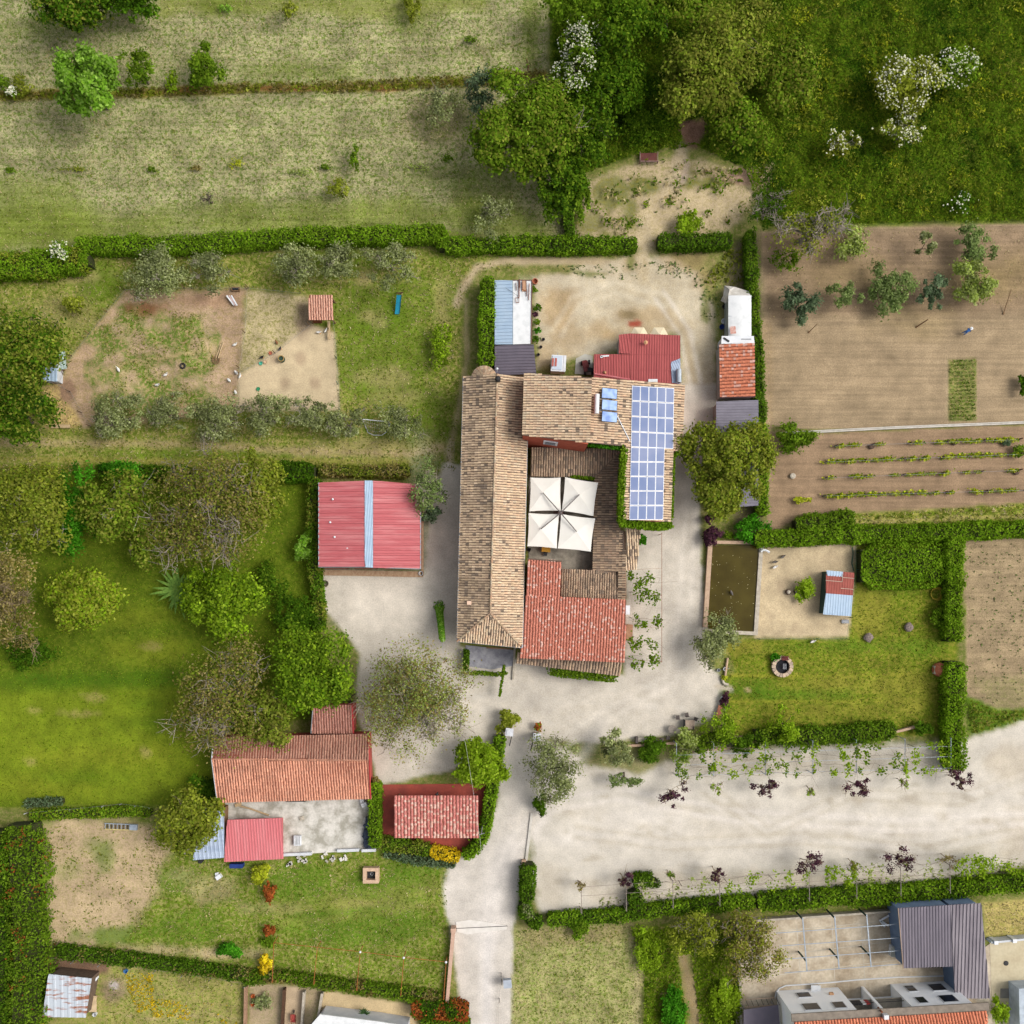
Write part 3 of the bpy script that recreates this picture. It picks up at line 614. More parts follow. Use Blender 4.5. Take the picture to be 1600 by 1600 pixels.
# ------------------------------------------------------------------ ground cover
lush = lambda hh, sc: (lambda x, y, R: np.maximum(.03, hh * np.clip(vnoise(x, y, sc, 3) * 2.2 - .55, .08, 1.4) * R.uniform(.55, 1, len(x)) ** .5))
scatter('wild_growth', [[(862,-60),(1680,-60),(1680,344),(1195,352),(1160,262),(1085,228),(1000,243),(900,275),(866,130)]], 70, 'weed', .16, lush(.95, 17), asp=.42, tilt=.55, label='tangle of waist high green weeds and grass', seed=11, pal2=('deep', .62, 34), hole=[[(1065,190),(1100,190),(1100,225),(1065,225)]])
scatter('tall_weeds', [[(1170,-60),(1680,-60),(1680,338),(1240,345),(1180,262)]], 26, 'ylime', .17, lush(1.0, 13), asp=.4, tilt=.6, label='yellow green seeding grass among the wild growth', seed=34, thresh=.56, ns=34, pal2=('yellow', .45, 14))
scatter('meadow_grass', [[(-60,-60),(855,-60),(853,112),(880,340),(880,378),(700,356),(120,376),(-60,420)]], 10, 'straw', .13, None, asp=.3, label='dry straw coloured meadow grass with green blades', seed=12, pal2=('grass', .5, 9))
scatter('ditch_weeds', [[(-60,146),(200,139),(400,131),(560,128),(720,120),(850,110),(850,126),(720,136),(560,145),(400,146),(200,154),(-60,160)]], 34, 'yellow', .2, lush(.7, 12), asp=.5, label='rusty yellow weeds filling the ditch across the meadow', seed=13, pal2=('brown', .55, 14))
scatter('paddock_surround_grass', [[(-60,432),(120,405),(700,392),(820,415),(745,428),(722,470),(712,735),(640,740),(-60,738)]], 14, 'grass', .14, None, asp=.35, label='patchy green and straw grass round the animal pen', seed=14, pal2=('straw', .56, 16), hole=[[(195,455),(520,452),(530,642),(130,666),(86,610),(110,560)]])
scatter('pen_grass', [[(150,490),(240,482),(320,492),(336,560),(330,645),(200,655),(142,640)]], 26, 'grass', .11, None, asp=.4, label='trampled grass patches inside the animal pen', seed=15, thresh=.52, ns=20)
scatter('orchard_grass', [[(-60,745),(495,747),(500,1110),(330,1150),(328,1252),(-60,1262)]], 8, 'lime', .11, None, asp=.35, tilt=.45, label='mown yellow green grass under the orchard trees', seed=16, pal2=('yellow', .6, 30))
scatter('plot_grass', [[(62,1290),(235,1284),(300,1328),(420,1348),(600,1332),(698,1356),(697,1555),(560,1530),(400,1508),(66,1484)]], 15, 'grass', .13, None, asp=.35, label='thin lawn between the sheds and the rusty frame', seed=17, hole=[[(62,1284),(225,1288),(235,1390),(190,1470),(66,1484)]], pal2=('straw', .6, 18))
scatter('plot_weeds', [[(66,1290),(240,1290),(250,1390),(200,1480),(70,1480)]], 9, 'grass', .14, None, asp=.4, label='scattered weeds on the bare corner plot', seed=18, thresh=.54, ns=20)
scatter('yellow_wildflowers', [[(195,1520),(240,1520),(240,1575),(215,1582),(200,1545)],[(235,1560),(360,1570),(372,1600),(240,1590)]], 22, 'gold', .12, None, asp=.7, tilt=.3, label='yellow wildflowers beside the rusty tin shed', seed=19, thresh=.45)
scatter('corner_grass', [[(62,1500),(380,1532),(382,1660),(62,1660)]], 12, 'grass', .14, None, label='dry grass around the rusty tin shed', seed=20, pal2=('straw', .5, 16), hole=[[(60,1490),(180,1500),(160,1600),(60,1600)]])
scatter('garden_grass', [[(1136,1003),(1326,1003),(1342,850),(1484,850),(1480,1140),(1142,1146),(1132,1062)]], 14, 'grass', .12, None, asp=.35, label='garden lawn grass between the pond and the hedges', seed=21, pal2=('yellow', .58, 20))
scatter('hay_stubble', [[(806,1452),(988,1444),(1003,1500),(1000,1660),(797,1660)]], 16, 'straw', .14, None, asp=.3, label='cut hay stubble beside the drive', seed=22, pal2=('grass', .46, 12))
scatter('bank_weeds', [[(990,1455),(1154,1440),(1158,1660),(1004,1660),(1007,1500)]], 55, 'lime', .16, lush(.7, 14), asp=.5, tilt=.5, label='lime green weeds on the bank beside the concrete yard', seed=23, pal2=('weed', .46, 20), hole=[[(1058,1490),(1080,1490),(1100,1660),(1080,1660)]])
scatter('verge_grass', [[(1514,1094),(1560,1110),(1600,1108),(1680,1100),(1610,1120),(1514,1148)]], 26, 'grass', .2, lush(.5, 10), asp=.4, label='green verge between ploughed field and gravel', seed=24)
scatter('strip_grass', [[(1245,810),(1600,788),(1680,784),(1680,828),(1252,836)]], 22, 'grass', .17, lush(.4, 10), asp=.4, label='grassy strip below the vine rows', seed=25, pal2=('straw', .56, 9))
scatter('earth_weeds', [[(900,290),(950,268),(1000,252),(1060,245),(1130,264),(1205,260),(1172,328),(1140,360),(1050,370),(1022,395),(990,386),(960,362),(900,370)]], 30, 'weed', .2, lush(.7, 9), asp=.5, label='weeds on the rough earth behind the yard', seed=26, thresh=.66, ns=16, pal2=('straw', .6, 10))
scatter('yard_weeds', [[(860,415),(1000,412),(1080,405),(1120,430),(1125,500),(1096,500),(1085,440),(1010,425),(990,440),(900,430)]], 14, 'olive2', .17, None, asp=.45, label='low weeds along the top edge of the gravel yard', seed=27, thresh=.53, ns=12)
scatter('ploughed_weeds', [[(1192,366),(1660,350),(1660,480),(1200,500)]], 2.2, 'straw', .12, None, label='dry scraps on the upper ploughed field', seed=28)
scatter('seedlings', [[(1512,850),(1660,846),(1660,1095),(1565,1104),(1516,1085)]], 2.2, 'olive2', .13, None, asp=.6, label='small seedlings in the ploughed field', seed=29)
scatter('crop_rows', [[(1484,563 + i * 5.7), (1524,562 + i * 5.7), (1524,565.6 + i * 5.7), (1484,566.6 + i * 5.7)] for i in range(17)], 60, 'pale', .13, lambda x, y, R: R.uniform(.02, .3, len(x)), asp=.4, label='rows of young vegetables in the small green bed', seed=30, pal2=('green', .55, 12))
scatter('dry_grass', [[(1538,1411),(1660,1404),(1660,1450),(1542,1461)]], 14, 'straw', .14, None, label='dry yellow grass beside the grey roofed shed', seed=31)
scatter('lot_weeds', [[(905,1405),(1000,1398),(1370,1372),(1600,1340),(1600,1362),(1370,1390),(1000,1420),(905,1425)]], 14, 'pale', .14, None, asp=.5, label='weeds along the lower edge of the parking ground', seed=32, thresh=.5, ns=14)
scatter('strip_weeds', [[(1145,380),(1180,370),(1176,430),(1128,455),(1100,440)]], 20, 'yellow', .2, lush(.5, 10), asp=.5, label='yellowish weeds behind the white tent', seed=33, thresh=.45, ns=14)
# ------------------------------------------------------------------ roofs and buildings
TILE = M('roof_tile', attr=True, sc=5, var=.3, rough=.9, fine=.0)
OLDT = [(206,182,150),(194,166,132),(214,190,160),(184,156,128),(172,150,128),(200,160,128),(188,174,150)]
GREYT = [(172,148,122),(150,130,108),(186,160,130),(134,116,100),(162,132,108),(120,104,92)]
REDT = [(198,126,104),(190,116,96),(206,136,116),(184,110,92)]
PINKT = [(198,124,114),(190,112,104),(208,136,126),(182,104,96)]
TERRAT = [(212,150,122),(202,138,110),(220,160,130),(192,132,106),(196,144,120)]
ORANT = [(210,128,96),(202,118,86),(218,138,106)]
def tiles(polys, pitch, course, pal, R, pale=0., dark=0., w=.76, hgt=.07, dcol=(136,120,104), weather=None):
    """barrel tiles over a planar 3D polygon whose first edge is the eave"""
    P = [np.array(p, float) for p in polys]; a = P[1] - P[0]; a /= np.linalg.norm(a)
    n = np.zeros(3)
    for i in range(len(P)): n += np.cross(P[i] - P[0], P[(i+1) % len(P)] - P[0])
    n /= np.linalg.norm(n)
    if n[2] < 0: n = -n
    b = np.cross(n, a)
    if np.dot(np.mean(P, 0) - P[0], b) < 0: b = -b
    st = [(np.dot(p - P[0], a), np.dot(p - P[0], b)) for p in P]
    s0 = min(q[0] for q in st); s1 = max(q[0] for q in st); t0 = min(q[1] for q in st); t1 = max(q[1] for q in st)
    ns = max(1, int(round((s1 - s0) / pitch))); pitch = (s1 - s0) / ns
    ntt = max(1, int(round((t1 - t0) / course))); course = (t1 - t0) / ntt
    si, ti = np.meshgrid(np.arange(ns), np.arange(ntt)); si = si.ravel(); ti = ti.ravel()
    sc = s0 + (si + .5) * pitch; tc = t0 + (ti + .5) * course
    k = inpoly(sc, tc, st); sc, tc, si = sc[k], tc[k], si[k]; m = len(sc)
    if m == 0: return None
    sc = sc + R.normal(size=m) * pitch * .05; hw = pitch * w / 2
    prof = [(-1, 0), (-.62, .8), (0, 1), (.62, .8), (1, 0)]
    V = np.zeros((m, 10, 3)); hj = hgt * R.uniform(.85, 1.2, m)
    for e, (dt, wf, dz) in enumerate(((-.54, 1.04, .018), (.54, .9, .010))):
        for j, (x, z) in enumerate(prof):
            V[:, e * 5 + j] = P[0] + a * (sc + x * hw * wf)[:, None] + b * (tc + dt * course)[:, None] + n * (hj * z * wf + dz)[:, None]
    base = np.arange(m)[:, None, None] * 10
    q = np.array([[j, j + 1, j + 6, j + 5] for j in range(4)]); F = (base + q[None]).reshape(-1, 4)
    c = palette(pal, m, R, .08) * (1.55 if pal in (OLDT, GREYT) or len(pal) > 5 else 1.45 if pal is TERRAT else 1.28)
    c = c * .6 + c.mean(0) * .4
    wv = vnoise(sc * 10, tc * 10, 16, 3)
    if weather is not None: c *= (1 - weather * np.clip((wv - .45) * 4, 0, 1))[:, None]
    if pale: s_ = R.random(m) < pale; c[s_] = palette([(232,188,172),(222,170,152)], int(s_.sum()), R, .05) * 1.1
    if dark: s_ = R.random(m) < dark * (.4 + 1.4 * wv); c[s_] = palette([dcol, (152,134,116)], int(s_.sum()), R, .1)
    return np_mesh((V.reshape(-1, 3)), F, np.repeat(np.clip(c, .01, .9), 10, axis=0))
def slab(poly, th=.12):
    mb = MB(); n = len(poly); lo = [(p[0], p[1], p[2] - th) for p in poly]; vs = [tuple(p) for p in poly] + lo
    return mb.add(vs, [tuple(range(n)), tuple(range(n, 2*n))[::-1]] + [(i, n + i, n + (i+1) % n, (i+1) % n) for i in range(n)])
UNDER = M('roof_under', A(122,102,86), A(102,88,76), sc=4, rough=.95)
UNDER_RED = M('roof_under_red', A(148,84,66), A(130,74,58), sc=4, rough=.95)
def tile_roof(t, poly, pitch=.30, course=.42, pal=OLDT, under=UNDER, name='roof', seed=1, **kw):
    R = np.random.default_rng(seed + int(abs(poly[0][0]) * 10)); pl = [Vector(p) for p in poly]
    r = slab(pl).part(name, under, t)
    me = tiles([tuple(p) for p in pl], pitch, course, pal, R, **kw)
    if me:
        off = np.array(root_of(t).location); co = np.zeros(len(me.vertices) * 3, np.float32); me.vertices.foreach_get('co', co)
        co = (co.reshape(-1, 3) - off + np.array([0, 0, .005])).astype(np.float32); me.vertices.foreach_set('co', co.ravel()); me.update()
        o = link('tiles', me, TILE, r); tag(o, kind='stuff')
    return r
def caps(t, pts, r=.13, seg=.42, colr=OLDT, name='ridge_tiles'):
    R = np.random.default_rng(5); V = []; F = []; C = []
    for p0, p1 in zip(pts[:-1], pts[1:]):
        p0 = np.array(p0); p1 = np.array(p1); d = p1 - p0; L = np.linalg.norm(d); d /= L; u = np.cross(d, [0, 0, 1]); u /= np.linalg.norm(u) + 1e-9; v = np.cross(u, d)
        for i in range(max(1, int(L / seg))):
            a0 = p0 + d * i * seg; a1 = p0 + d * min(L, (i + 1.12) * seg); b = len(V)
            for q, rr in ((a0, r), (a1, r * .88)):
                for k in range(5):
                    an = math.pi * k / 4; V.append(q + u * math.cos(an) * rr + v * (math.sin(an) * rr * .8))
            F += [[b + k, b + k + 1, b + k + 6, b + k + 5] for k in range(4)]; cc = palette(colr, 1, R, .08)[0]; C += [cc] * 10
    V = np.array(V) - np.array(root_of(t).location); o = link(name, np_mesh(V, np.array(F), np.array(C)), TILE, t); return tag(o, kind='stuff')
def sheet(poly, pitch, amp, ref=None):
    """trapezoid-ribbed metal sheet over a planar polygon; ribs run up the slope from the first edge"""
    P = [np.array(p, float) for p in poly]; a = P[1] - P[0]; a /= np.linalg.norm(a); n = np.zeros(3)
    for i in range(len(P)): n += np.cross(P[i] - P[0], P[(i+1) % len(P)] - P[0])
    n /= np.linalg.norm(n); n = n if n[2] > 0 else -n
    b = np.cross(n, a)
    if np.dot(np.mean(P, 0) - P[0], b) < 0: b = -b
    st = [(float(np.dot(p - P[0], a)), float(np.dot(p - P[0], b))) for p in P]; k = len(st)
    s0 = min(q[0] for q in st); s1 = max(q[0] for q in st); m = max(1, int((s1 - s0) / pitch)); pitch = (s1 - s0) / m
    mb = MB(); vs = []; ss = []
    for i in range(m):
        for f, h in ((0, 0), (.55, 0), (.65, 1), (.9, 1)): ss.append((s0 + (i + f) * pitch, h * amp))
    ss.append((s1, 0))
    for s, h in ss:
        sx = min(max(s, s0 + 1e-4), s1 - 1e-4); ts = []
        for i in range(k):
            (x0, y0), (x1, y1) = st[i], st[(i+1) % k]
            if (x0 > sx) != (x1 > sx): ts.append(y0 + (sx - x0) * (y1 - y0) / (x1 - x0))
        if len(ts) < 2: ts = [0, 0]
        for tt in (min(ts), max(ts)): vs.append(tuple(P[0] + a * s + b * tt + n * h))
    return mb.add(vs, [(2*i, 2*i+2, 2*i+3, 2*i+1) for i in range(len(ss) - 1)])
def sheet_roof(t, poly, mat, pitch=.3, amp=.05, name='roof', under=None):
    pl = [Vector(p) for p in poly]
    r = slab([p - Vector((0, 0, .02)) for p in pl], .06).part(name, under or mat, t)
    sheet([tuple(p) for p in pl], pitch, amp).part('sheets', mat, r)
    return r
def inset(poly, d):
    """shrink a 2D polygon (convex-ish) by d"""
    c = Vector((sum(p[0] for p in poly) / len(poly), sum(p[1] for p in poly) / len(poly))); out = []
    n = len(poly); ar = sum(poly[i][0]*poly[(i+1)%n][1]-poly[(i+1)%n][0]*poly[i][1] for i in range(n)); sg = 1 if ar > 0 else -1
    for i in range(n):
        p = Vector(poly[i][:2]); e0 = (p - Vector(poly[i-1][:2])).normalized(); e1 = (Vector(poly[(i+1) % n][:2]) - p).normalized()
        n0 = Vector((-e0.y, e0.x)) * sg; n1 = Vector((-e1.y, e1.x)) * sg; m = n0 + n1; k = m.dot(n0)
        out.append(tuple(p + m * (d / max(k, .2))))
    return out
PLASTER = M('plaster_rust', A(196,98,72), A(180,86,62), sc=2, rough=.9, fine=.06)
BRICK = M('old_wall', A(176,140,112), A(150,118,94), sc=3, rough=.95, fine=.15)
WHITEW = M('white_wall', A(226,228,230), A(208,212,216), sc=1, rough=.85)
GUTTER = M('gutter_grey', A(170,172,176), A(146,150,156), sc=3, rough=.5, metal=.2)
CREAM = M('cream_canvas', A(250,247,238), A(244,240,230), sc=.8, rough=.8)
GLASSD = M('dark_glass', A(30,34,44), A(44,48,60), sc=1, rough=.12, spec=.5)
WOOD = M('old_wood', A(150,118,84), A(120,92,66), sc=5, rough=.9, stretch=(1,6,1))
WOODP = M('pale_wood', A(206,180,140), A(184,158,120), sc=5, rough=.9)
STEEL = M('galvanised', A(186,196,206), A(160,172,184), sc=2, rough=.5, metal=.3)
WHITEM = M('white_metal', A(240,242,244), A(226,230,234), sc=2, rough=.5)
DARKM = M('dark_metal', A(52,50,52), A(40,40,42), sc=2, rough=.6)
RUST = M('rust', A(150,88,58), A(120,70,48), sc=4, rough=.95)
STONE = M('stone_pale', A(206,196,178), A(176,166,150), sc=3, rough=.95, fine=.1)
CONC = M('concrete', A(178,170,154), A(150,142,126), sc=.8, rough=.95, fine=.12)

# ---- farmhouse
EH, RH = 5.4, 7.0
fh = thing('farmhouse', 'long stone farmhouse with weathered clay tile roof and hipped end', 'house', W(768,800))
NWe, NEe = W(724,588,EH), W(826,590,EH); SWe, SEe = W(714,1002,EH), W(816,1012,EH)
Nr, Sr = W(777,584,RH), W(766,958,RH)
body = [(p.x, p.y) for p in (NWe, NEe, SEe, SWe)]
MB().prism(inset(body, .35), 0, EH - .15).part('wall', BRICK, fh)
MB().add([NWe, NEe, Nr], [(0, 1, 2)]).part('gable', BRICK, fh)
tile_roof(fh, [SWe, NWe, Nr, Sr], seed=1, dark=.10, weather=.36, pal=OLDT[:5] + GREYT[:2], name='roof_slope')
tile_roof(fh, [NEe, SEe, Sr, Nr], seed=2, dark=.02, weather=.15, name='roof_slope')
tile_roof(fh, [SEe, SWe, Sr], seed=3, dark=.05, name='roof_hip')
up = Vector((0, 0, .05)); caps(fh, [Nr + up, Sr + up]); caps(fh, [Sr + up, SWe + up]); caps(fh, [Sr + up, SEe + up])
for a, b in ((SWe, NWe), (SEe, NEe), (SWe, SEe)): MB().tube(a + Vector((0, 0, -.05)), b + Vector((0, 0, -.05)), .09, .09, 6).part('gutter', GUTTER, fh)
c_ = W(778,594,RH)
MB().box((c_.x, c_.y, RH + .1), (.5, .5, 1.0)).lathe([(.34, .62), (.36, .7), (.2, .95), (0, 1.0)], 10, (c_.x, c_.y, RH)).part('chimney', DARKM, fh)
q_ = W(777,579,RH); MB().tube((q_.x, q_.y, RH - .4), (q_.x, q_.y, RH + .9), .05).lathe([(.0, .8), (.14, .9), (.14, 1.0), (0, 1.1)], 8, (q_.x, q_.y, RH)).part('vent_pipe', WHITEM, fh)
# the round oven at the gable end with its fan of tiles
oc = W(756,589,4.0)
MB().lathe([(1.25, 0), (1.25, 3.3)], 20, (oc.x, oc.y, 0)).part('oven_wall', BRICK, fh)
orf = MB().lathe([(1.5, 3.25), (0, 4.2)], 24, (oc.x, oc.y, 0)).part('oven_roof', UNDER, fh)
R = np.random.default_rng(9); V_ = []; F_ = []; C_ = []
for i in range(30):
    an = math.pi * (-.05 + 1.1 * i / 29)
    for k in range(3):
        r1 = 1.55 - k * .5; r0 = r1 - .54; b = len(V_); cc = palette(OLDT, 1, R, .1)[0]; u = np.array([math.cos(an), math.sin(an), 0]); v = np.array([-math.sin(an), math.cos(an), 0])
        for rr in (r1, max(r0, .05)):
            z = 3.28 + (1.5 - rr) / 1.5 * .95; ww = .105 * (rr + .25) / 1.5 * .95
            for x, h in ((-1, 0), (-.5, .06), (.5, .06), (1, 0)): V_.append(np.array([oc.x, oc.y, z + h]) + u * rr + v * x * ww)
            C_ += [cc] * 4
        F_ += [[b + j, b + j + 1, b + j + 5, b + j + 4] for j in range(3)]
tag(link('tiles', np_mesh(np.array(V_) - np.array(fh.location), np.array(F_), np.array(C_)), TILE, orf), kind='stuff')
# pale patched tiles on the west slope
p_ = W(733,942,EH + .75); MB().box((p_.x, p_.y, p_.z + .02), (.5, .45, .06)).part('skylight', M('patch_tile', A(244,214,190), A(232,190,160), sc=3), fh)
# small stone porch with slate paving under the hip
po = thing('entrance_porch', 'grey stone porch slab below the hipped end of the farmhouse', 'porch', W(765,1025))
MB().prism([W2(728,1008), W2(805,1016), W2(802,1040), W2(768,1046), W2(726,1040)], 0, .09).part('paving', M('slate', A(172,172,176), A(140,140,150), sc=1.6, rough=.8, fine=.2), po)
MB().prism([W2(803,1008), W2(806,1008), W2(803,1062), W2(800,1062)], 0, .2).part('kerb', STONE, po)
MB().path([W(760,1012,2.4), W(800,1014,2.4)], .08).part('beam', WOOD, po)

# ---- north wing with the window wall
nwg = thing('north_wing', 'two storey rust red wing with pale clay tile roof above the courtyard', 'house', W(870,640))
z0, zr = 9.0, 10.1
a_, b_, c__, d_ = W(819,583,z0), W(925,590,zr), W(921,692,zr), W(816,680,z0)
MB().prism(inset([(p.x, p.y) for p in (a_, b_, c__, d_)], .06), 0, z0 - .2).part('wall', PLASTER, nwg)
tile_roof(nwg, [d_, a_, b_, c__], seed=5, dark=.03, name='roof')
s_ = inset([(p.x, p.y) for p in (a_, b_, c__, d_)], .06)
# window set in the south wall, seen from above
wl = Vector((*s_[3], 0)).lerp(Vector((*s_[2], 0)), .44); dv = (Vector(s_[2]) - Vector(s_[3])).normalized(); nv = Vector((dv.y, -dv.x)); an = math.atan2(dv.y, dv.x)
win = MB().box((wl.x + nv.x * .05, wl.y + nv.y * .05, 6.2), (1.7, .14, 2.2), an).part('window', WHITEM, nwg)
MB().box((wl.x + nv.x * .13, wl.y + nv.y * .13, 6.2), (1.2, .03, 1.6), an).part('pane', GLASSD, win)
for k in range(5): MB().box((wl.x + nv.x * .16, wl.y + nv.y * .16, 5.65 + k * .27), (1.2, .03, .05), an).part('bar', GUTTER, win)
# ---- east wing with the solar plant
ew = thing('east_wing', 'clay tiled wing carrying the solar panels, ivy on its walls', 'house', W(1010,700))
ze, zi = 5.2, 7.2
def EP(px, py):   # a point of the east roof plane: it falls from x=925 to x=1068
    f = (px - 925) / 143.0; return W(px, py, zi + (ze - zi) * f)
tile_roof(ew, [EP(1066,706), EP(1070,601), EP(925,590), EP(921,692)], seed=6, dark=.05, name='roof')
tile_roof(ew, [EP(1048,815), EP(1052,701), EP(978,695), EP(975,812)], seed=7, dark=.06, name='roof')
w1 = inset([(p.x, p.y) for p in (EP(1066,706), EP(1070,601), EP(925,590), EP(921,692))], .25); w2 = inset([(p.x, p.y) for p in (EP(1048,815), EP(1052,701), EP(978,695), EP(975,812))], .25)
MB().prism(w1, 0, 4.9).part('wall', PLASTER, ew)
MB().prism(w2, 0, 4.88).part('wall', PLASTER, ew)
sa = W(921,692,7); sb = W(978,697,6.4)
MB().prism([(sa.x, sa.y + .3), (sb.x, sb.y + .3), (sb.x, sb.y + .55), (sa.x, sa.y + .55)], 0, 6.0).part('wall', PLASTER, ew)
MB().tube(EP(923.5,590) + up, EP(920.5,692) + up, .06).part('flashing', DARKM, ew)
MB().tube(EP(964,650) + Vector((0,0,.12)), EP(984,690) + Vector((0,0,.12)), .07).part('pipe', WHITEM, ew)

PV = M('solar_cell', A(112,130,172), A(136,148,182), sc=.35, rough=.22, spec=.12, detail=2)
AL = M('aluminium', A(226,230,236), A(210,214,222), sc=2, rough=.4, metal=.2)
def pv_array(t, x0, y0, x1, y1, x2, y2, nc, nr, lift=.16):
    """corners: top-left, top-right, bottom-left in photograph pixels"""
    o = None; C00 = EP(x0, y0); C10 = EP(x1, y1); C01 = EP(x2, y2); u = (C10 - C00) / nc; v = (C01 - C00) / nr; n = u.cross(v).normalized(); n = n if n.z > 0 else -n
    g = .035
    for j in range(nr):
        for i in range(nc):
            p = C00 + u * i + v * j + n * lift; U = u * (1 - g * .8); Vv = v * (1 - g * .8)
            mb = MB(); q = [p, p + U, p + U + Vv, p + Vv]; lo = [k - n * .05 for k in q]
            mb.add([*q, *lo], [(0,1,2,3),(0,4,5,1),(1,5,6,2),(2,6,7,3),(3,7,4,0)])
            f = mb.part('panel', AL, t)
            e = .045; pp = p + n * .004; MB().quad(pp + U*e + Vv*e*.8, pp + U*(1-e) + Vv*e*.8, pp + U*(1-e) + Vv*(1-e*.8), pp + U*e + Vv*(1-e*.8)).part('cells', PV, f)
    r = MB()
    for j in range(nr):
        for f_ in (.25, .75): r.tube(C00 + v * (j + f_) + n * .06, C00 + u * nc + v * (j + f_) + n * .06, .03, .03, 4)
    r.part('rails', GUTTER, t)
sp = thing('solar_array', 'blue grey photovoltaic panels in white frames on the east wing roof', 'solar panels', EP(1010,700))
pv_array(sp, 987,603, 1053,607, 985.5,699, 5, 4)
pv_array(sp, 985.3,699.4, 1038,700, 983,813, 4, 5)
th = thing('solar_water_heater', 'three blue solar collectors with a white tank on tiled roof', 'solar heater', EP(948,632))
for j in range(3):
    a, b = EP(939,607 + j * 18.2), EP(964,609 + j * 18.2); c, d = EP(963,624.5 + j * 18.2), EP(938,623 + j * 18.2); n = Vector((.16, 0, .98)); lift = [.55, .28, .28, .55]
    q = [p + n * l for p, l in zip((a, b, c, d), lift)]; lo = [p - n * .12 for p in q]
    f = MB().add([*q, *lo], [(0,1,2,3),(0,4,5,1),(1,5,6,2),(2,6,7,3),(3,7,4,0)]).part('collector', DARKM, th)
    cc = sum(q, Vector()) / 4; MB().quad(*[cc + (p - cc) * .95 + n * .006 for p in q]).part('glass', M('collector_glass', A(92,132,200), A(150,182,226), sc=.7, rough=.2, spec=.12, detail=2, lo=.4, hi=.6), f)
ta, tb = EP(932,618) + Vector((0,0,.7)), EP(931,648) + Vector((0,0,.7)); MB().tube(ta, tb, .3, .3, 14).part('tank', WHITEM, th, smooth=False)
for y in (624, 642): q = EP(933, y); MB().tube(q, q + Vector((0, 0, .6)), .04).tube(q + Vector((0,0,.4)), EP(950, y) + Vector((0,0,.3)), .03).part('bracket', GUTTER, th)

# ---- courtyard lean-to roofs
cy = thing('courtyard_arcade', 'mossy brown tiled lean-to roofs running round three sides of the courtyard', 'arcade', W(930,800))
zl, zh = 2.3, 2.9
tile_roof(cy, [W(829,744,zl), W(930,746,zl), W(973,702,zh), W(830,699,zh)], pal=GREYT + OLDT[3:5], seed=8, dark=.08, weather=.3, course=.5)
tile_roof(cy, [W(929,746,zl), W(926,896,zl), W(966,893,zh), W(972,702,zh)], pal=GREYT, seed=9, dark=.12, weather=.3, course=.5)
tile_roof(cy, [W(966,893,zl+.1), W(877,889,zl+.1), W(876,931,zh), W(966,936,zh)], pal=GREYT + OLDT[3:5], seed=10, dark=.08, weather=.35, course=.5)
tile_roof(cy, [W(966,938,zh), W(968,830,zh), W(975,828,3.3), W(978,936,3.3)], pal=OLDT, seed=11, dark=.1, course=.4, name='wall_coping')
caps(cy, [W(973,702,zh+.06), W(929,746,zl+.06)], .1, .42, GREYT, 'hip_tiles')
MB().prism([W2(966.5,830,zh), W2(978,830,zh), W2(979,936,zh), W2(966.5,938,zh)], 0, zh - .15).part('wall', BRICK, cy)
for x, y in ((832,742),(880,743),(928,748),(927,800),(926,850),(926,892)):
    q = W(x, y, zl); q.y += (.15 if y > 746 else -.0); MB().box((q.x + (.25 if x > 920 else 0), q.y + (.3 if y < 746 else 0), (zl - .2) / 2), (.3, .3, zl - .2)).part('pillar', BRICK, cy)
tile_roof(thing('side_canopy', 'small old tile lean-to roof below the ivy clad wing end', 'canopy', W(990,860)), [W(977,891,2.7), W(995,890,2.7), W(1001,826,3.3), W(980,826,3.3)], pal=OLDT, seed=12, dark=.12)
o = bpy.data.objects['side_canopy']
for x, y in ((980,888),(993,887)): q = W(x, y, 2.6); MB().tube((q.x, q.y, 0), (q.x, q.y, 2.6), .07).part('post', WOOD, o)
fl = MB().prism([W2(826,742), W2(935,742), W2(935,895), W2(826,895)], -.1, .05); o = link('courtyard_paving', fl.me(), M('courtyard_stone', A(176,168,152), A(140,134,120), sc=1.2, rough=.9, fine=.2)); tag(o, kind='structure')

# ---- restaurant hall with new red tiles
hl = thing('dining_hall', 'red tiled L shaped hall with pale flecked tiles south of the courtyard', 'house', W(900,980))
zt = 6.2; zb = 4.6
def HP(px, py): return W(px, py, zt - (py - 875) / 160.0 * 1.5)
MB().prism(inset([W2(823,932,4.6), W2(978,938,4.6), W2(977,1032,4.6), W2(812,1028,4.6)], .25), 0, 4.4).part('wall', PLASTER, hl)
MB().prism(inset([W2(826,875,4.6), W2(877,878,4.6), W2(875,938,4.6), W2(823,936,4.6)], .2), 0, 4.55).part('wall', PLASTER, hl)
tile_roof(hl, [HP(812,1028), HP(976,1035), HP(978,938), HP(822,930)], .34, .24, REDT, UNDER_RED, seed=13, pale=.13)
tile_roof(hl, [HP(822,931), HP(875,933), HP(877,877), HP(825,873)], .34, .24, REDT, UNDER_RED, seed=14, pale=.13)
MB().tube(HP(824,873) + up, HP(878,877) + up, .09).part('verge', UNDER, hl)
MB().box((W(980,953,3).x, W(980,953,3).y, 3.2), (.5, 1.1, .9)).part('air_conditioner', WHITEM, hl)
MB().prism([W2(979,975), W2(989,976), W2(988,1000), W2(978,1000)], 0, .12).part('step', M('terracotta_step', A(206,160,124)), hl)
pc = thing('front_porch', 'low porch of grey old tiles along the front of the red tiled hall', 'porch', W(890,1042))
tile_roof(pc, [W(806,1036,2.7), W(968,1056,2.7), W(973,1033,3.1), W(810,1022,3.1)], .36, .5, GREYT, seed=15, dark=.15)
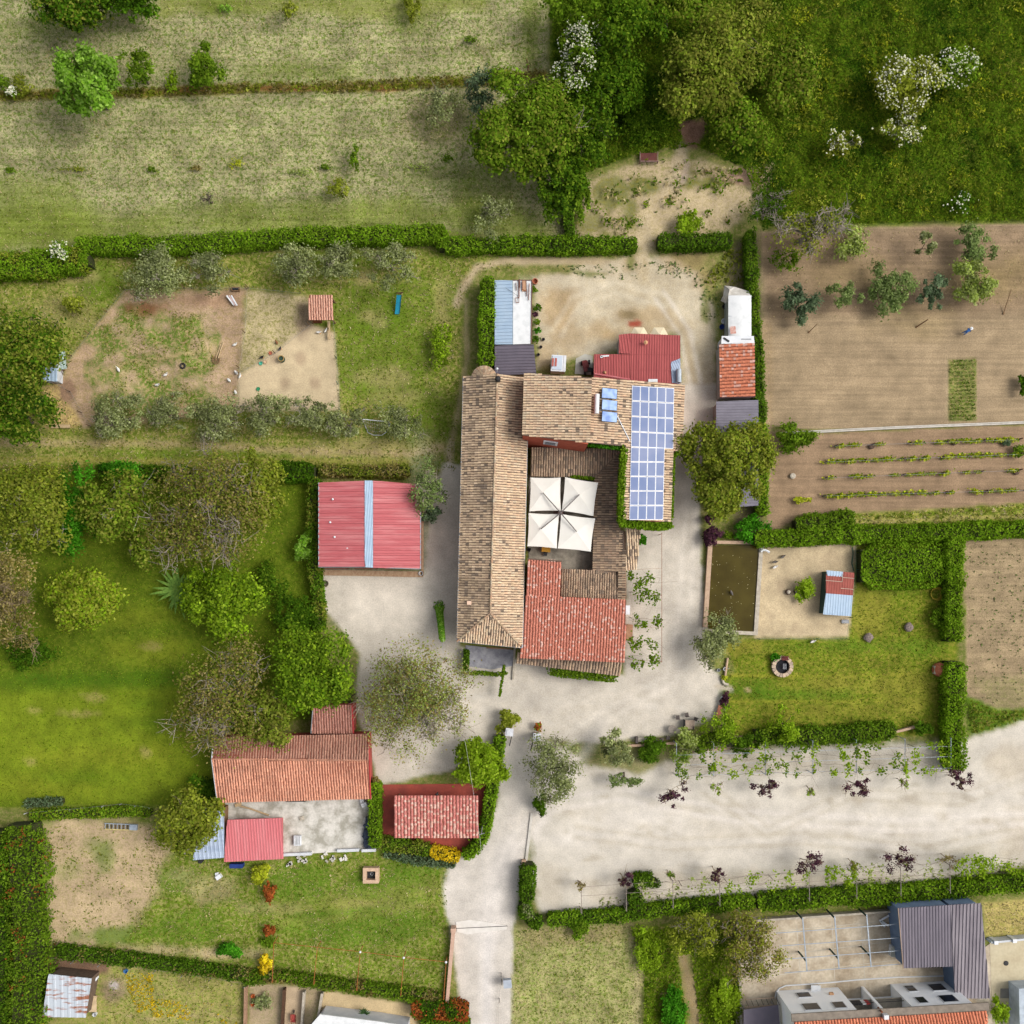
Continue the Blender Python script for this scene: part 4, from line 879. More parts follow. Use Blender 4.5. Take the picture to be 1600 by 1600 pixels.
for x in (815, 850, 890, 930, 962): q = W(x, 1036 + (x - 806) * .11, 2.5); MB().tube((q.x, q.y, 0), (q.x, q.y, 2.55), .09).part('post', WOOD, pc)

# ---- four-part umbrella
um = thing('quad_umbrella', 'cream canopy of four square umbrellas on one mast in the courtyard', 'umbrella', W(875,803))
hz = 3.4; m0 = W(875.5,802,hz)
MB().box((m0.x, m0.y, .06), (1.4, 1.4, .12)).tube((m0.x, m0.y, .1), (m0.x, m0.y, hz + .45), .11, .09, 8).box((m0.x, m0.y, hz + .5), (.5, .4, .16)).part('mast', M('mast_brown', A(132,104,96), A(110,86,80)), um)
qs = [((829,746),(876,746),(876.5,798),(827,799),(848,770)), ((883,745.5),(934.5,754),(927,806.5),(877.5,798),(905,773)), ((826,801.5),(874,803),(870,857),(824,853.5),(845,827)), ((876.5,803),(930,810),(923,862),(871.5,857),(901,831))]
for q in qs:
    ap = W(*q[4], hz + .26); cs = [W(*p, hz) for p in q[:4]]; mb = MB(); vs = []; N_ = 8
    # each of the four cloth panels sags a little between its ribs
    for i in range(4):
        a, b = cs[i], cs[(i + 1) % 4]; rows = 5
        for r in range(rows + 1):
            f = r / rows
            for k in range(N_ + 1):
                g = k / N_; p = ap.lerp(a.lerp(b, g), f); p.z -= .05 * math.sin(math.pi * g) * f ** 1.3 + .05 * math.sin(math.pi * f) * .6; mid = a.lerp(b, .5); ins = (ap - mid); ins.z = 0
                p = p + ins.normalized() * (.07 * math.sin(math.pi * g) * f); vs.append(p)
    fs = []
    for i in range(4):
        o_ = i * 6 * 9
        for r in range(5):
            for k in range(N_): fs.append((o_ + r*9 + k, o_ + (r+1)*9 + k, o_ + (r+1)*9 + k + 1, o_ + r*9 + k + 1))
    cn = mb.add(vs, fs).part('canopy', CREAM, um, smooth=True)
    MB().tube(m0 + Vector((0, 0, .62)), ap + Vector((0, 0, .22)), .075, .065, 6).part('arm', M('arm_grey', A(120,112,110), A(100,94,92)), um)
    rb = MB()
    for p in cs: rb.tube(ap - Vector((0, 0, .06)), p - Vector((0, 0, .04)), .018, .018, 4)
    rb.part('ribs', GUTTER, cn)
# table under the umbrella
tb_ = thing('cafe_table', 'orange topped table peeking out below the cream umbrellas', 'table', W(853,858))
MB().box((W(853,858).x, W(853,858).y, .74), (1.1, .8, .05), -.1).part('top', M('orange_cloth', A(226,168,62), A(214,150,50)), tb_)
q = W(853,858)
for sx, sy in ((-1,-1),(1,-1),(1,1),(-1,1)): MB().tube((q.x + sx*.45, q.y + sy*.32, 0), (q.x + sx*.45, q.y + sy*.32, .72), .03).part('leg', DARKM, tb_)
def chair(name, label, px, py, rz, mat, z=0, group=None):
    t = thing(name, label, 'chair', W(px, py), group, rz)
    MB().box((0, 0, .45), (.46, .46, .06)).part('seat', mat, t, local=True); MB().box((0, -.22, .75), (.44, .05, .5)).part('backrest', mat, t, local=True)
    for sx, sy in ((-1,-1),(1,-1),(1,1),(-1,1)): MB().tube((sx*.19, sy*.19, 0), (sx*.19, sy*.19, .44), .02).part('leg', mat, t, local=True)
    return t
chair('courtyard_chair', 'dark chair pulled out below the orange table', 852, 866, 3.0, DARKM)
chair('courtyard_chair', 'dark chair in the shaded corner left of the orange table', 826, 859, 1.2, DARKM)
# ------------------------------------------------------------------ sheds, huts and the neighbours
REDM = M('red_sheet', A(200,106,110), A(222,148,148), sc=1.1, rough=.6, stretch=(.12,1.3,1), lo=.45, hi=.8, fine=.06)
REDP = M('red_sheet_pale', A(216,122,126), A(226,148,150), sc=1.2, rough=.6, stretch=(1.4,.14,1), lo=.45, hi=.8)
REDD = M('red_sheet_dark', A(180,90,88), A(164,78,78), sc=1.1, rough=.65, stretch=(1.4,.14,1), lo=.4, hi=.7, fine=.08)
BLUES = M('blue_sheet', A(184,206,226), A(172,196,220), sc=.8, rough=.5)
DARKS = M('dark_sheet', A(118,110,122), A(106,100,112), sc=.6, rough=.6, fine=.05)
GREYS = M('grey_sheet', A(138,130,140), A(120,114,124), sc=.35, rough=.6, stretch=(3,.5,1), fine=.06)
WHITES = M('white_membrane', A(238,240,240), A(214,218,218), sc=1.3, rough=.8, lo=.45, hi=.75)
RUSTS = M('rusty_sheet', A(200,208,216), A(160,104,76), sc=1.4, rough=.7, stretch=(.3,1.6,1), lo=.52, hi=.62)
PVC = M('tarp_white', A(232,228,220), A(200,194,184), sc=1.5, rough=.7, bump=.4)
BLUEW = M('blue_grey_wall', A(128,150,182), A(112,134,166), sc=1, rough=.9)
def shed(name, label, cat, px, roofz, walls, mat, pitch=.3, amp=.05, wallmat=None, ov=.2, group=None):
    """flat or mono-pitch metal shed: px roof corners starting with the two eave corners, roofz heights"""
    z = roofz if hasattr(roofz, '__len__') else [roofz] * len(px)
    P = [W(x, y, k) for (x, y), k in zip(px, z)]; c = sum(P, Vector()) / len(P)
    t = thing(name, label, cat, Vector((c.x, c.y, 0)), group)
    pts = inset([(p.x, p.y) for p in P], ov); mz = [k - .15 for k in z]
    n = len(pts); ar = sum(pts[i][0]*pts[(i+1)%n][1]-pts[(i+1)%n][0]*pts[i][1] for i in range(n))
    MB().prism(pts if ar > 0 else pts, 0, mz if ar > 0 else mz[::-1]).part('wall', wallmat or WHITEW, t)
    sheet_roof(t, P, mat, pitch, amp)
    return t
def door_on(t, px, py, z0, z1, wdt, rz, mat):
    q = W(px, py, 0); return MB().box((q.x, q.y, (z0 + z1) / 2), (wdt, .08, z1 - z0), rz).part('door', mat, t)

# red garage: two ribbed slopes with a grey ridge strip
g = thing('red_garage', 'wide garage with red ribbed roof and a pale grey ridge strip', 'garage', W(578,820))
ga, gb = 3.4, 4.1
c1, c2, c3, c4_ = W(498,754,ga), W(498,886,ga), W(570,886,gb), W(570,751,gb); d1, d2, d3, d4 = W(657,757,ga), W(657,889,ga), W(583,887,gb), W(583,751,gb)
MB().prism(inset([(p.x, p.y) for p in (c1, c2, d2, d1)], .18), 0, ga - .1).part('wall', M('brick_red', A(186,110,92), A(166,96,80), sc=2, fine=.15), g)
sheet_roof(g, [c1, c2, c3, c4_], REDM, .62, .13, 'roof_slope'); sheet_roof(g, [d2, d1, d4, d3], REDM, .62, .13, 'roof_slope')
sheet([d3 + up * 1.6, c3 + up * 1.6, c4_ + up * 1.6, d4 + up * 1.6], .26, .03).part('ridge_strip', BLUES, g)
MB().tube(c2, c3, .06).tube(c3, d2, .06).part('verge', GUTTER, g); MB().tube(c1, c2, .07).part('gutter', GUTTER, g); MB().tube(d1, d2, .07).part('gutter', GUTTER, g)
MB().prism([W2(502,890), W2(661,893), W2(661,902), W2(504,899)], 0, .15).part('plinth', M('tile_plinth', A(198,168,134), A(170,134,104), sc=3, fine=.2), g)
MB().prism([W2(658,760), W2(662,760), W2(662,900), W2(658,900)], 0, .15).part('plinth', M('tile_plinth'), g)
for x, y in ((520,780),(516,816),(523,839),(543,857)): q = W(x, y, 3.75); MB().lathe([(.13, 0), (.13, .08), (0, .14)], 8, (q.x, q.y, q.z)).part('roof_vent', WHITEM, g)
for i, x in enumerate((530, 575, 620)): q = W(x, 889, 0); MB().box((q.x, q.y, 1.2), (2.6, .1, 2.3)).part('door', M('door_brown', A(150,104,84)), g)

# terracotta tiled farm building and its annex
tb1 = thing('terracotta_barn', 'long low barn with faded terracotta tile roof and white verge', 'barn', W(455,1200))
e1, e2 = W(340,1254,3.6), W(579,1248,3.6); r1, r2 = W(331,1186,4.9), W(577,1188,4.9); n1, n2 = W(334,1152,3.9), W(575,1147,3.9)
MB().prism(inset([(p.x, p.y) for p in (e1, e2, n2, n1)], .2), 0, 3.5).part('wall', M('barn_wall', A(190,86,76), A(170,78,68), sc=2), tb1)
tile_roof(tb1, [e1, e2, r2, r1], .32, .42, TERRAT, UNDER_RED, seed=20, weather=.2, name='roof_slope'); tile_roof(tb1, [n2, n1, r1, r2], .32, .42, [(170,126,106),(156,112,96),(182,138,116)], UNDER_RED, seed=21, weather=.2, name='roof_slope')
caps(tb1, [r1 + up, r2 + up], .12, .42, TERRAT); MB().path([n1 + up, r1 + up, e1 + up], .08).part('verge', WHITEM, tb1); MB().path([n2 + up, r2 + up, e2 + up], .09).part('verge', M('red_trim', A(190,60,62)), tb1)
MB().box(tuple((e1 + e2) / 2 - Vector((0, .25, 1.9))), (2.4, .1, 2.4)).part('door', DARKM, tb1)
MB().prism([W2(344,1252,.1), W2(350,1252,.1), W2(350,1290,.1), W2(344,1290,.1)], 0, 1.5).part('side_wall', M('orange_wall', A(196,122,70), A(176,108,62), sc=2), tb1)
tb2 = thing('barn_annex', 'small dull red tiled annex above the terracotta barn', 'annex', W(520,1122))
f1, f2, f3, f4 = W(486,1146,3.2), W(552,1146,3.2), W(550,1101,4.0), W(489,1105,4.0)
MB().prism(inset([(p.x, p.y) for p in (f1, f2, f3, f4)], .15), 0, 3.0).part('wall', M('barn_wall'), tb2)
tile_roof(tb2, [f1, f2, f3, f4], .32, .42, [(180,128,112),(164,112,98),(192,142,124)], UNDER_RED, seed=22, weather=.2); MB().tube(f2 + up, f3 + up, .1).part('verge', M('red_trim'), tb2); MB().tube(f1 + up, f4 + up, .06).part('verge', GUTTER, tb2)

# concrete yard behind the barn
o = link('concrete_yard', MB().prism([W2(352,1252), W2(580,1246), W2(579,1328), W2(440,1336), W2(352,1330)], -.1, .06).me(), M('pale_concrete', A(226,222,212), A(172,168,154), sc=.55, rough=.95, fine=.12, lo=.42, hi=.62)); tag(o, kind='structure')
lw = thing('low_white_wall', 'broken low white wall along the lower edge of the concrete yard', 'wall', W(505,1328))
for x0, x1, y in ((444,488,1334),(528,562,1328),(566,588,1328)): a, b = W(x0, y), W(x1, y - 2); MB().box(((a.x+b.x)/2, (a.y+b.y)/2, .3), (abs(b.x-a.x), .35, .6), .04).part('block', WHITEW, lw)
R = np.random.default_rng(3)
for i, (x, y, ds) in enumerate(((468,1340,'next to the red shed'),(508,1338,'in the middle of the rubble'),(521,1342,'lower one of the rubble'),(459,1350,'lying alone on the grass'),(535,1338,'beside the broken wall'),(475,1343,'close to the white pipe'))):
    q = W(x, y); mb = MB()
    for k in range(4): mb.box((q.x + R.normal() * .35, q.y + R.normal() * .2, .12), (R.uniform(.2, .5), R.uniform(.15, .35), .25), R.uniform(0, 3))
    mb.single('rubble_heap', M('pale_concrete'), 'small heap of white rubble ' + ds, 'rubble', group='white rubble below the concrete yard')
q = W(466,1312); t = thing('white_crate', 'white slatted crate on the concrete yard', 'crate', q)
for s_ in (-1, 1):
    MB().box((q.x + s_ * .42, q.y, .3), (.06, 1.2, .5)).part('side', WHITEM, t); MB().box((q.x, q.y + s_ * .6, .3), (.9, .06, .5)).part('end', WHITEM, t)
for k in range(5): MB().box((q.x - .34 + k * .17, q.y, .57), (.1, 1.2, .04)).part('slat', WHITEM, t)
q = W(472,1278); MB().box((q.x, q.y, .12), (.5, .45, .24), .3).box((q.x, q.y, .26), (.2, .2, .1), .8).single('stone_block', STONE, 'small grey block lying near the middle of the concrete yard', 'block')
q = W(570,1256); MB().box((q.x, q.y, .3), (.7, .5, .6), .5).box((q.x - .3, q.y + .4, .2), (.5, .6, .3), .2).single('white_boxes', WHITEM, 'two white boxes at the barn corner by the clipped hedge', 'box')
mb = MB(); pts = [W(577,1280), W(573,1300), W(573,1315), W(580,1328)]
for i, p in enumerate(pts[:-1]):
    for k in range(4): f = k / 4; c = p.lerp(pts[i+1], f); mb.box((c.x + .12 * math.sin(k * 2.2 + i), c.y, .25 + .12 * math.sin(k * 1.7 + i)), (.8 - .1 * k, .75, .5), .3 * k)
mb.single('blue_tarp', M('tarp_blue', A(62,74,92), A(44,54,70), sc=2, rough=.6), 'dark blue tarp heaped against the clipped hedge', 'tarp')
MB().path([W(370,1258,.2), W(392,1264,.25), W(420,1274,.2)], .12).box(tuple(W(372,1257,.2)), (.8, .4, .2), .4).single('fallen_pole', WOODP, 'pale pole lying on the concrete below the barn', 'pole')
# red metal shed and tin lean-to
rs = shed('red_tin_shed', 'shed with bright pinkish red ribbed metal roof', 'shed', [(350,1347),(443,1342),(441,1278),(355,1281)], [1.7,1.7,2.1,2.1], None, REDP, .34, .06, M('barn_wall'), .4)
q = W(372,1350); MB().box((q.x, q.y, .5), (1.6, .5, 1.0)).part('door', M('blue_barrel', A(36,66,140), A(28,52,116)), rs)
ts = shed('tin_lean_to', 'lean-to of pale blue tin sheets half hidden by a tree', 'shed', [(301,1344),(350,1340),(350,1262),(318,1262)], [2.1,2.1,2.6,2.6], None, M('tin_sheet', A(186,200,220), A(160,176,200), sc=.6, rough=.45, stretch=(.4,2,1)), .5, .05, WOOD)
q = W(316,1343); MB().lathe([(.28, 0), (.3, .4), (.28, .85), (.0, .87)], 12, (q.x, q.y, 0)).single('dark_barrel', DARKM, 'dark barrel at the lower edge of the tin lean-to', 'barrel')
# kiosk on red paving
o = link('red_terrace', MB().prism([W2(592,1226), W2(763,1224), W2(757,1290), W2(722,1333), W2(660,1318), W2(596,1312)], -.1, .06).me(), M('red_paving', A(178,82,66), A(150,70,60), sc=.5, rough=.8, fine=.1)); tag(o, kind='structure')
kk = thing('tiled_pavilion', 'open pavilion with pink flecked tile roof on red paving', 'pavilion', W(682,1275))
k1, k2, k3, k4 = W(616,1309,2.9), W(748,1309,2.9), W(747,1243,3.3), W(616,1243,3.3)
tile_roof(kk, [k1, k2, k3, k4], .40, .26, PINKT, UNDER_RED, seed=23, pale=.30)
for x, y in ((621,1248),(743,1248),(743,1303),(621,1303),(682,1303),(682,1248)): p = W(x, y, 2.7); MB().box((p.x, p.y, 1.35), (.18, .18, 2.7)).part('post', WOOD, kk)
MB().box((W(640,1276).x, W(640,1276).y, .5), (1.6, 3.0, .9)).part('counter', BRICK, kk)
q = W(683,1240, 3.3); MB().tube((q.x, q.y, 2.6), (q.x, q.y, 3.8), .08).lathe([(0, .5), (.18, .5), (.12, .62), (0, .7)], 8, (q.x, q.y, 3.2)).part('flue', DARKM, kk)
# rusty tin shed bottom left
ru = shed('rusty_tin_shed', 'square shed with streaked rusty tin roof in the bottom left corner', 'shed', [(66,1589),(134,1590),(143,1529),(76,1522)], [2.4,2.4,2.8,2.8], None, RUSTS, .8, .04, M('plank_wall', A(120,100,84), A(96,80,68), sc=3))
t = thing('shed_bench', 'low pale slab bench standing right of the rusty tin shed', 'bench', W(147,1568)); q = W(147,1566); MB().box((q.x, q.y, .45), (1.0, 2.0, .12)).part('slab', M('cream_slab', A(222,196,156), A(200,176,138)), t)
for s_ in (-.8, .8): MB().box((q.x, q.y + s_, .2), (.8, .15, .4)).part('leg', BRICK, t)
t = thing('white_bucket', 'white bucket lying in front of the rusty tin shed', 'bucket', W(150,1583)); q = W(150,1583); MB().lathe([(.2, 0), (.26, .5), (.23, .5), (.18, .04), (0, .04)], 12, (q.x, q.y, 0)).part('pail', WHITEM, t); MB().path([q + Vector((.25 * math.cos(a), .25 * math.sin(a) * .4 + .1, .5 + .2 * math.sin(a))) for a in np.linspace(0, 3.14, 7)], .015, 4).part('handle', DARKM, t)
t = thing('white_bin', 'white covered bin at the upper corner of the rusty tin shed', 'bin', W(151,1526)); q = W(151,1526); MB().lathe([(.3, 0), (.34, .7), (.36, .72), (.3, .85), (0, .95)], 12, (q.x, q.y, 0)).part('body', WHITEM, t)

# sheds north of the farmhouse
s1 = shed('blue_roof_shed', 'narrow shed with pale blue ribbed metal roof beside the clipped hedge', 'shed', [(773,538),(773,438),(801,438),(801,538)], [2.9,2.9,3.2,3.2], None, BLUES, .40, .08, M('shed_wall', A(180,176,170)))
s2 = thing('white_flat_roof_shed', 'white flat roofed shed with rusty ironwork stored on top', 'shed', W(816,488))
P = [W(801.5,538,3.1), W(801.5,438,3.1), W(831,438,3.1), W(830,537,3.1)]
MB().prism(inset([(p.x, p.y) for p in P], .15), 0, 2.95).part('wall', WHITEW, s2); slab(P, .16).part('roof', WHITES, s2)
for a, b in ((P[1], P[2]), (P[2], P[3])): MB().tube(a + up, b + up, .06).part('verge', M('wall_brown', A(130,96,86)), s2)
ir = thing('roof_ironwork', 'rusty bars and rails lying on the white flat roof', 'scrap', W(817,455,3.2))
for x0, y0, x1, y1, r in ((806,442,807,454,.05),(812,436,812,450,.09),(816,440,816,452,.06),(822,438,823,463,.05),(827,443,826,469,.05),(815,452,823,455,.05),(811,438,811,466,.06)): MB().tube(W(x0, y0, 3.25), W(x1, y1, 3.25), r, r, 5).part('bar', RUST if x0 % 2 else M('wall_brown'), ir)
MB().box(tuple(W(819,447,3.2)), (.5, 1.3, .1)).part('plate', M('terracotta_step'), ir)
a = [W(805.5,465.5,3.25), W(810.5,465,3.25), W(811,472.5,3.25), W(806.5,473,3.25)]; MB().path(a + [a[0]], .035, 4).part('frame', RUST, ir)
MB().path([W(790,450,3.3), W(800,456,3.32), W(810,463,3.3)], .02, 4).part('cable', DARKM, ir)
s3 = shed('dark_roof_shed', 'shed with dark grey ribbed roof touching the farmhouse gable', 'shed', [(773,586),(773,540),(834,538),(838,584)], [2.9,2.9,3.3,3.3], None, DARKS, .36, .08, M('shed_wall'))
# small white cabin: a box body with sloping lid and red printed panels
vb = thing('white_box_trailer', 'small white box trailer with red side print beside the farmhouse', 'trailer', W(872,570))
c = W(872,570,1.2)
MB().box((c.x, c.y, 1.25), (1.75, 2.0, 1.5), -.06).part('body', WHITEM, vb)
MB().box((c.x - .15, c.y + .05, 2.04), (1.2, 1.7, .08), -.06).part('roof_hatch', M('hatch', A(212,224,236), A(200,214,230)), vb); MB().box((c.x + .78, c.y, 2.02), (.3, 1.9, .06), -.06).part('rim', WHITEM, vb)
for k in (-.18, .18): MB().box((c.x - .5 + k, c.y + .1, 2.11), (.24, 1.0, .05), -.06).part('red_panel', M('red_print', A(176,88,78), A(196,120,108), sc=4), vb)
for sx in (-.9, .9): MB().tube((c.x + sx - .09, c.y, .3), (c.x + sx + .09, c.y, .3), .3, .3, 14).part('wheel', DARKM, vb)
MB().box((c.x, c.y, .45), (1.6, 1.9, .12), -.06).tube((c.x, c.y + 1.0, .45), (c.x, c.y + 1.7, .4), .04).part('chassis', GUTTER, vb)
# red roofed workshop
rw = thing('red_workshop', 'workshop with stepped dark red ribbed roof, faded grey at one corner', 'workshop', W(1010,560))
A1 = [W(967,525,3.0), W(974,521,3.0), W(1058,523,3.0), W(1063,530,3.0), W(1063,602,3.9), W(985,595,3.9), W(985,553,3.4), W(967,552,3.4)]
P1 = [W(985,521,3.0), W(1063,524,3.0), W(1063,602,3.8), W(985,595,3.8)]; P2 = [W(967,523,3.0), W(985,521,3.0), W(985,553,3.35), W(967,552,3.35)]; P3 = [W(928,553.5,3.3), W(985,553.5,3.3), W(985,596,3.8), W(928,590,3.8)]
MB().prism(inset([(p.x, p.y) for p in P1], .2), 0, 2.8).part('wall', M('shed_wall'), rw); MB().prism(inset([(p.x, p.y) for p in P3], .2), 0, 3.0).part('wall', M('shed_wall'), rw)
MB().prism(inset([(p.x, p.y) for p in P2], .15), 0, 2.75).part('wall', M('shed_wall'), rw)
REDF = M('red_sheet_faded', A(176,66,66), A(190,200,212), sc=.22, rough=.6, lo=.62, hi=.72)
sheet_roof(rw, P1, REDD, .30, .055, 'roof_slope'); sheet_roof(rw, P2, REDD, .30, .055, 'roof_slope'); sheet_roof(rw, P3, REDD, .30, .055, 'roof_slope')
fp = [W(1048,566,3.50), W(1063,560,3.46), W(1063,600,3.88), W(1050,598,3.86)]; sheet([p + Vector((0, 0, .035)) for p in fp], .26, .04).part('replaced_sheet', M('tin_sheet'), rw, label='bare silvery sheets at the faded corner')
for y, z in ((529,3.07),(553.5,3.36),(578,3.6)): MB().tube(W(968 if y < 560 else 988, y, z + .05), W(1062, y + 1, z + .05), .02, .02, 4).part('screw_line', REDD, rw)
q = W(1008,537,3.2); MB().tube((q.x, q.y, 3.0), (q.x, q.y, 3.75), .1).lathe([(.24, .7), (.26, .78), (.0, .95)], 10, (q.x, q.y, 3.0)).part('flue_cowl', M('cowl', A(222,176,132), A(200,150,110)), rw)
q = W(945,556.5,3.4); MB().box((q.x, q.y, q.z + .05), (1.0, .18, .06), .08).box((q.x - .4, q.y - .12, q.z + .05), (.3, .2, .06)).part('white_scrap', WHITEM, rw)
q = W(945,582,3.75); MB().lathe([(.2, 0), (.12, .2), (0, .3)], 8, (q.x, q.y, q.z)).part('vent', M('cowl'), rw)
q = W(1020,595,3.85); MB().box((q.x, q.y, q.z + .08), (1.1, .35, .16)).part('white_box', WHITEM, rw)
q = W(1060,588,3.9); MB().tube((q.x, q.y + .8, 4.15), (q.x, q.y - .8, 4.15), .32, .32, 12).part('tank', STEEL, rw)
MB().tube(W(984.5,593,3.9), W(929,584,3.9), .1, .1, 5).part('wall_flashing', REDP, rw)
for (x, y, nm, lb) in ((978,549,'barrel','black barrel in the notch of the red workshop roof'),(970,550,'gas_bottle','grey gas bottle in the notch of the red workshop roof')):
    q = W(x, y); MB().lathe([(.26, 0), (.28, .1), (.28, 1.0), (.14, 1.15), (.0, 1.15)], 12, (q.x, q.y, 0)).single(nm, DARKM if nm == 'barrel' else GUTTER, lb, nm.replace('_', ' '))
# cream parasols peeking out behind the workshop
for i, (x, y) in enumerate(((999,524),(1030,524))):
    q = W(x, y, 2.4); t = thing('garden_parasol', ('left' if i == 0 else 'right') + ' of two cream parasols standing behind the red workshop', 'parasol', Vector((q.x, q.y, 0)), 'cream parasols behind the workshop')
    MB().lathe([(1.2, 0), (0, .5)], 6, (q.x, q.y, 2.2)).part('canopy', M('beige_canvas', A(236,222,190), A(226,210,176)), t); MB().tube((q.x, q.y, 0), (q.x, q.y, 2.95), .03).part('pole', GUTTER, t)
# quad bike style garden tractor left of the workshop
tr = thing('garden_tractor', 'small red garden tractor parked on a concrete patch by the workshop', 'tractor', W(919,576)); c = W(919,576)
MB().box((c.x - .35, c.y + .1, .7), (.7, 1.3, .5), .25).box((c.x - .5, c.y + .6, .62), (.55, .5, .35), .25).part('body', M('tractor_red', A(128,40,38), A(106,32,30), rough=.4), tr)
MB().box((c.x + .1, c.y - .35, .95), (.5, .5, .12)).box((c.x + .1, c.y - .6, 1.2), (.5, .1, .4)).part('seat', DARKM, tr); MB().tube((c.x - .2, c.y + .05, .9), (c.x - .1, c.y - .05, 1.25), .03).lathe([(.2, 0), (.22, .03), (.2, .06)], 10, (c.x - .1, c.y - .05, 1.22)).part('steering_wheel', DARKM, tr)
for dx, dy, r in ((-.85,.6,.28),(.1,.75,.28),(-.45,-.55,.42),(.5,-.45,.42)): MB().tube((c.x + dx - .12, c.y + dy, r), (c.x + dx + .12, c.y + dy, r), r, r, 12).part('wheel', DARKM, tr)
o = link('concrete_patch', MB().prism([W2(900,560), W2(914,553), W2(926,556), W2(926,586), W2(898,584)], -.1, .02).me(), M('patch_concrete', A(208,206,194), A(190,186,172), sc=1)); tag(o, kind='structure')

# sheds along the right side of the yard
tw = thing('white_marquee', 'white plastic covered tunnel with torn loose end', 'tent', W(1152,495))
P = [W(1138,526,2.4), W(1138,462,2.4), W(1174,462,2.5), W(1174,526,2.5)]; mb = MB(); nn = 9; rows = []
for i in range(9):
    f = i / 8; a = P[1].lerp(P[0], f); b = P[2].lerp(P[3], f)
    for k in range(nn): g = k / (nn - 1); p = a.lerp(b, g); p.z += .14 * math.sin(math.pi * g) + .04 * math.sin(i * 2.7 + k); rows.append(p)
mb.add(rows, [(i*nn + k, (i+1)*nn + k, (i+1)*nn + k + 1, i*nn + k + 1) for i in range(8) for k in range(nn - 1)]).part('cover', WHITES, tw, smooth=True)
MB().prism(inset([(p.x, p.y) for p in P], .05), 0, 2.35, cap=False).part('side_sheet', PVC, tw)
a, b = W(1134,526,0), W(1134,464,0); MB().quad((a.x - .2, a.y, .05), (b.x - .2, b.y, .05), tuple(P[1]), tuple(P[0])).part('side_skirt', M('clear_plastic', A(178,186,182), A(140,150,146), sc=1.5, rough=.3), tw)
mb = MB(); pts = [(1138,462,2.4),(1140,452,1.9),(1132,446,.9),(1148,448,1.4),(1160,452,1.5),(1170,455,1.7),(1173,462,2.4),(1130,462,1.0),(1126,470,.3),(1136,475,1.2)]; v = [W(*p) for p in pts]
mb.add(v, [(0,1,3),(1,2,3),(0,3,4),(0,4,5),(0,5,6),(0,7,1),(7,2,1),(7,8,9),(0,9,7)]).part('loose_flap', PVC, tw)
for y in (462, 494, 525):
    MB().path([W(1138, y, 0), W(1138, y, 2.4), W(1147, y, 2.46), W(1156, y, 2.5), W(1166, y, 2.5), W(1174, y, 2.45), W(1174, y, 0)], .03, 4).part('hoop', STEEL, tw)
q = W(1145,516,2.9); MB().box((q.x, q.y, 2.95), (.7, .9, .06), .1).part('brick_weight', M('brick_loose', A(196,110,86), A(220,200,190), sc=4), tw)
sl = thing('white_lintel_roof', 'white strip roof between the marquee and the orange tiled shed', 'canopy', W(1152,531)); P = [W(1127,537,2.7), W(1179,537,2.7), W(1178,525,2.7), W(1128,525,2.7)]
slab(P, .1).part('roof', WHITEM, sl); MB().prism(inset([(p.x, p.y) for p in P], .1), 0, 2.55).part('wall', WHITEW, sl); q = W(1135,531,2.7); MB().box((q.x, q.y, 2.76), (.8, .2, .1), -.6).part('plank', DARKM, sl); q = W(1166,530,2.7); MB().box((q.x, q.y, 2.74), (1.2, .12, .05)).part('bar', GUTTER, sl)
ot = thing('orange_tiled_shed', 'shed with bright orange flecked tile roof on the right of the yard', 'shed', W(1152,580)); P = [W(1124,538,2.6), W(1125,621,2.6), W(1180,620,3.3), W(1178,537,3.3)]
MB().prism(inset([(p.x, p.y) for p in P], .15), 0, 2.5).part('wall', M('shed_wall'), ot); tile_roof(ot, [P[1], P[0], P[3], P[2]], .42, .28, ORANT, UNDER_RED, seed=25, pale=.18); MB().tube(P[1], P[2], .1).part('verge', M('plum_trim', A(92,62,66)), ot)
gs = shed('grey_roof_shed', 'long shed with grey ribbed roof half hidden by the yellow green tree', 'shed', [(1119,794),(1119,627),(1185,625),(1185,790)], [2.7,2.7,3.0,3.0], None, M('slate_sheet', A(142,138,150), A(126,122,134), sc=.6, rough=.6), .33, .05, M('shed_wall'))
# junk at the marquee
for x, y, m, lb, nm in ((1131,480,DARKM,'dark crate leaning at the torn end of the white marquee','junk_crate'),(1130,503,WHITEM,'white tub standing left of the white marquee','plastic_tub'),(1127,512,M('blue_barrel'),'blue tub on the ground left of the white marquee','plastic_tub')):
    q = W(x, y); MB().lathe([(.24, 0), (.32, .4), (.28, .4), (.2, .05), (0, .05)], 4 if nm == 'junk_crate' else 12, (q.x, q.y, 0)).single(nm, m, lb, 'tub' if nm == 'plastic_tub' else 'crate')

# ---- neighbour in the bottom right corner
yard = link('neighbour_yard', MB().prism([W2(1150,1438), W2(1403,1421), W2(1412,1512), W2(1492,1512), W2(1560,1465), W2(1760,1452), W2(1760,1760), W2(1150,1760)], -.1, .05).me(), M('stained_concrete', A(222,208,184), A(172,154,128), sc=.35, rough=.95, fine=.15, detail=5, lo=.38, hi=.66)); tag(yard, kind='structure')
mb = MB()
for x0, y0, x1, y1 in ((1160,1500,1400,1470),(1160,1460,1400,1438),(1165,1530,1400,1500),(1245,1445,1252,1545),(1345,1435,1352,1540),(1300,1440,1305,1540)):
    a, b = W(x0, y0, .056), W(x1, y1, .056); d = (b - a).normalized() * .05; n = Vector((-d.y, d.x, 0)); mb.quad(a + n, b + n, b - n, a - n)
o = link('concrete_joints', mb.me(), M('joint_pale', A(214,204,186), A(196,186,166))); tag(o, kind='structure')
nw = thing('yard_wall', 'low pale wall along the left edge of the stained concrete yard', 'wall', W(1155,1500))
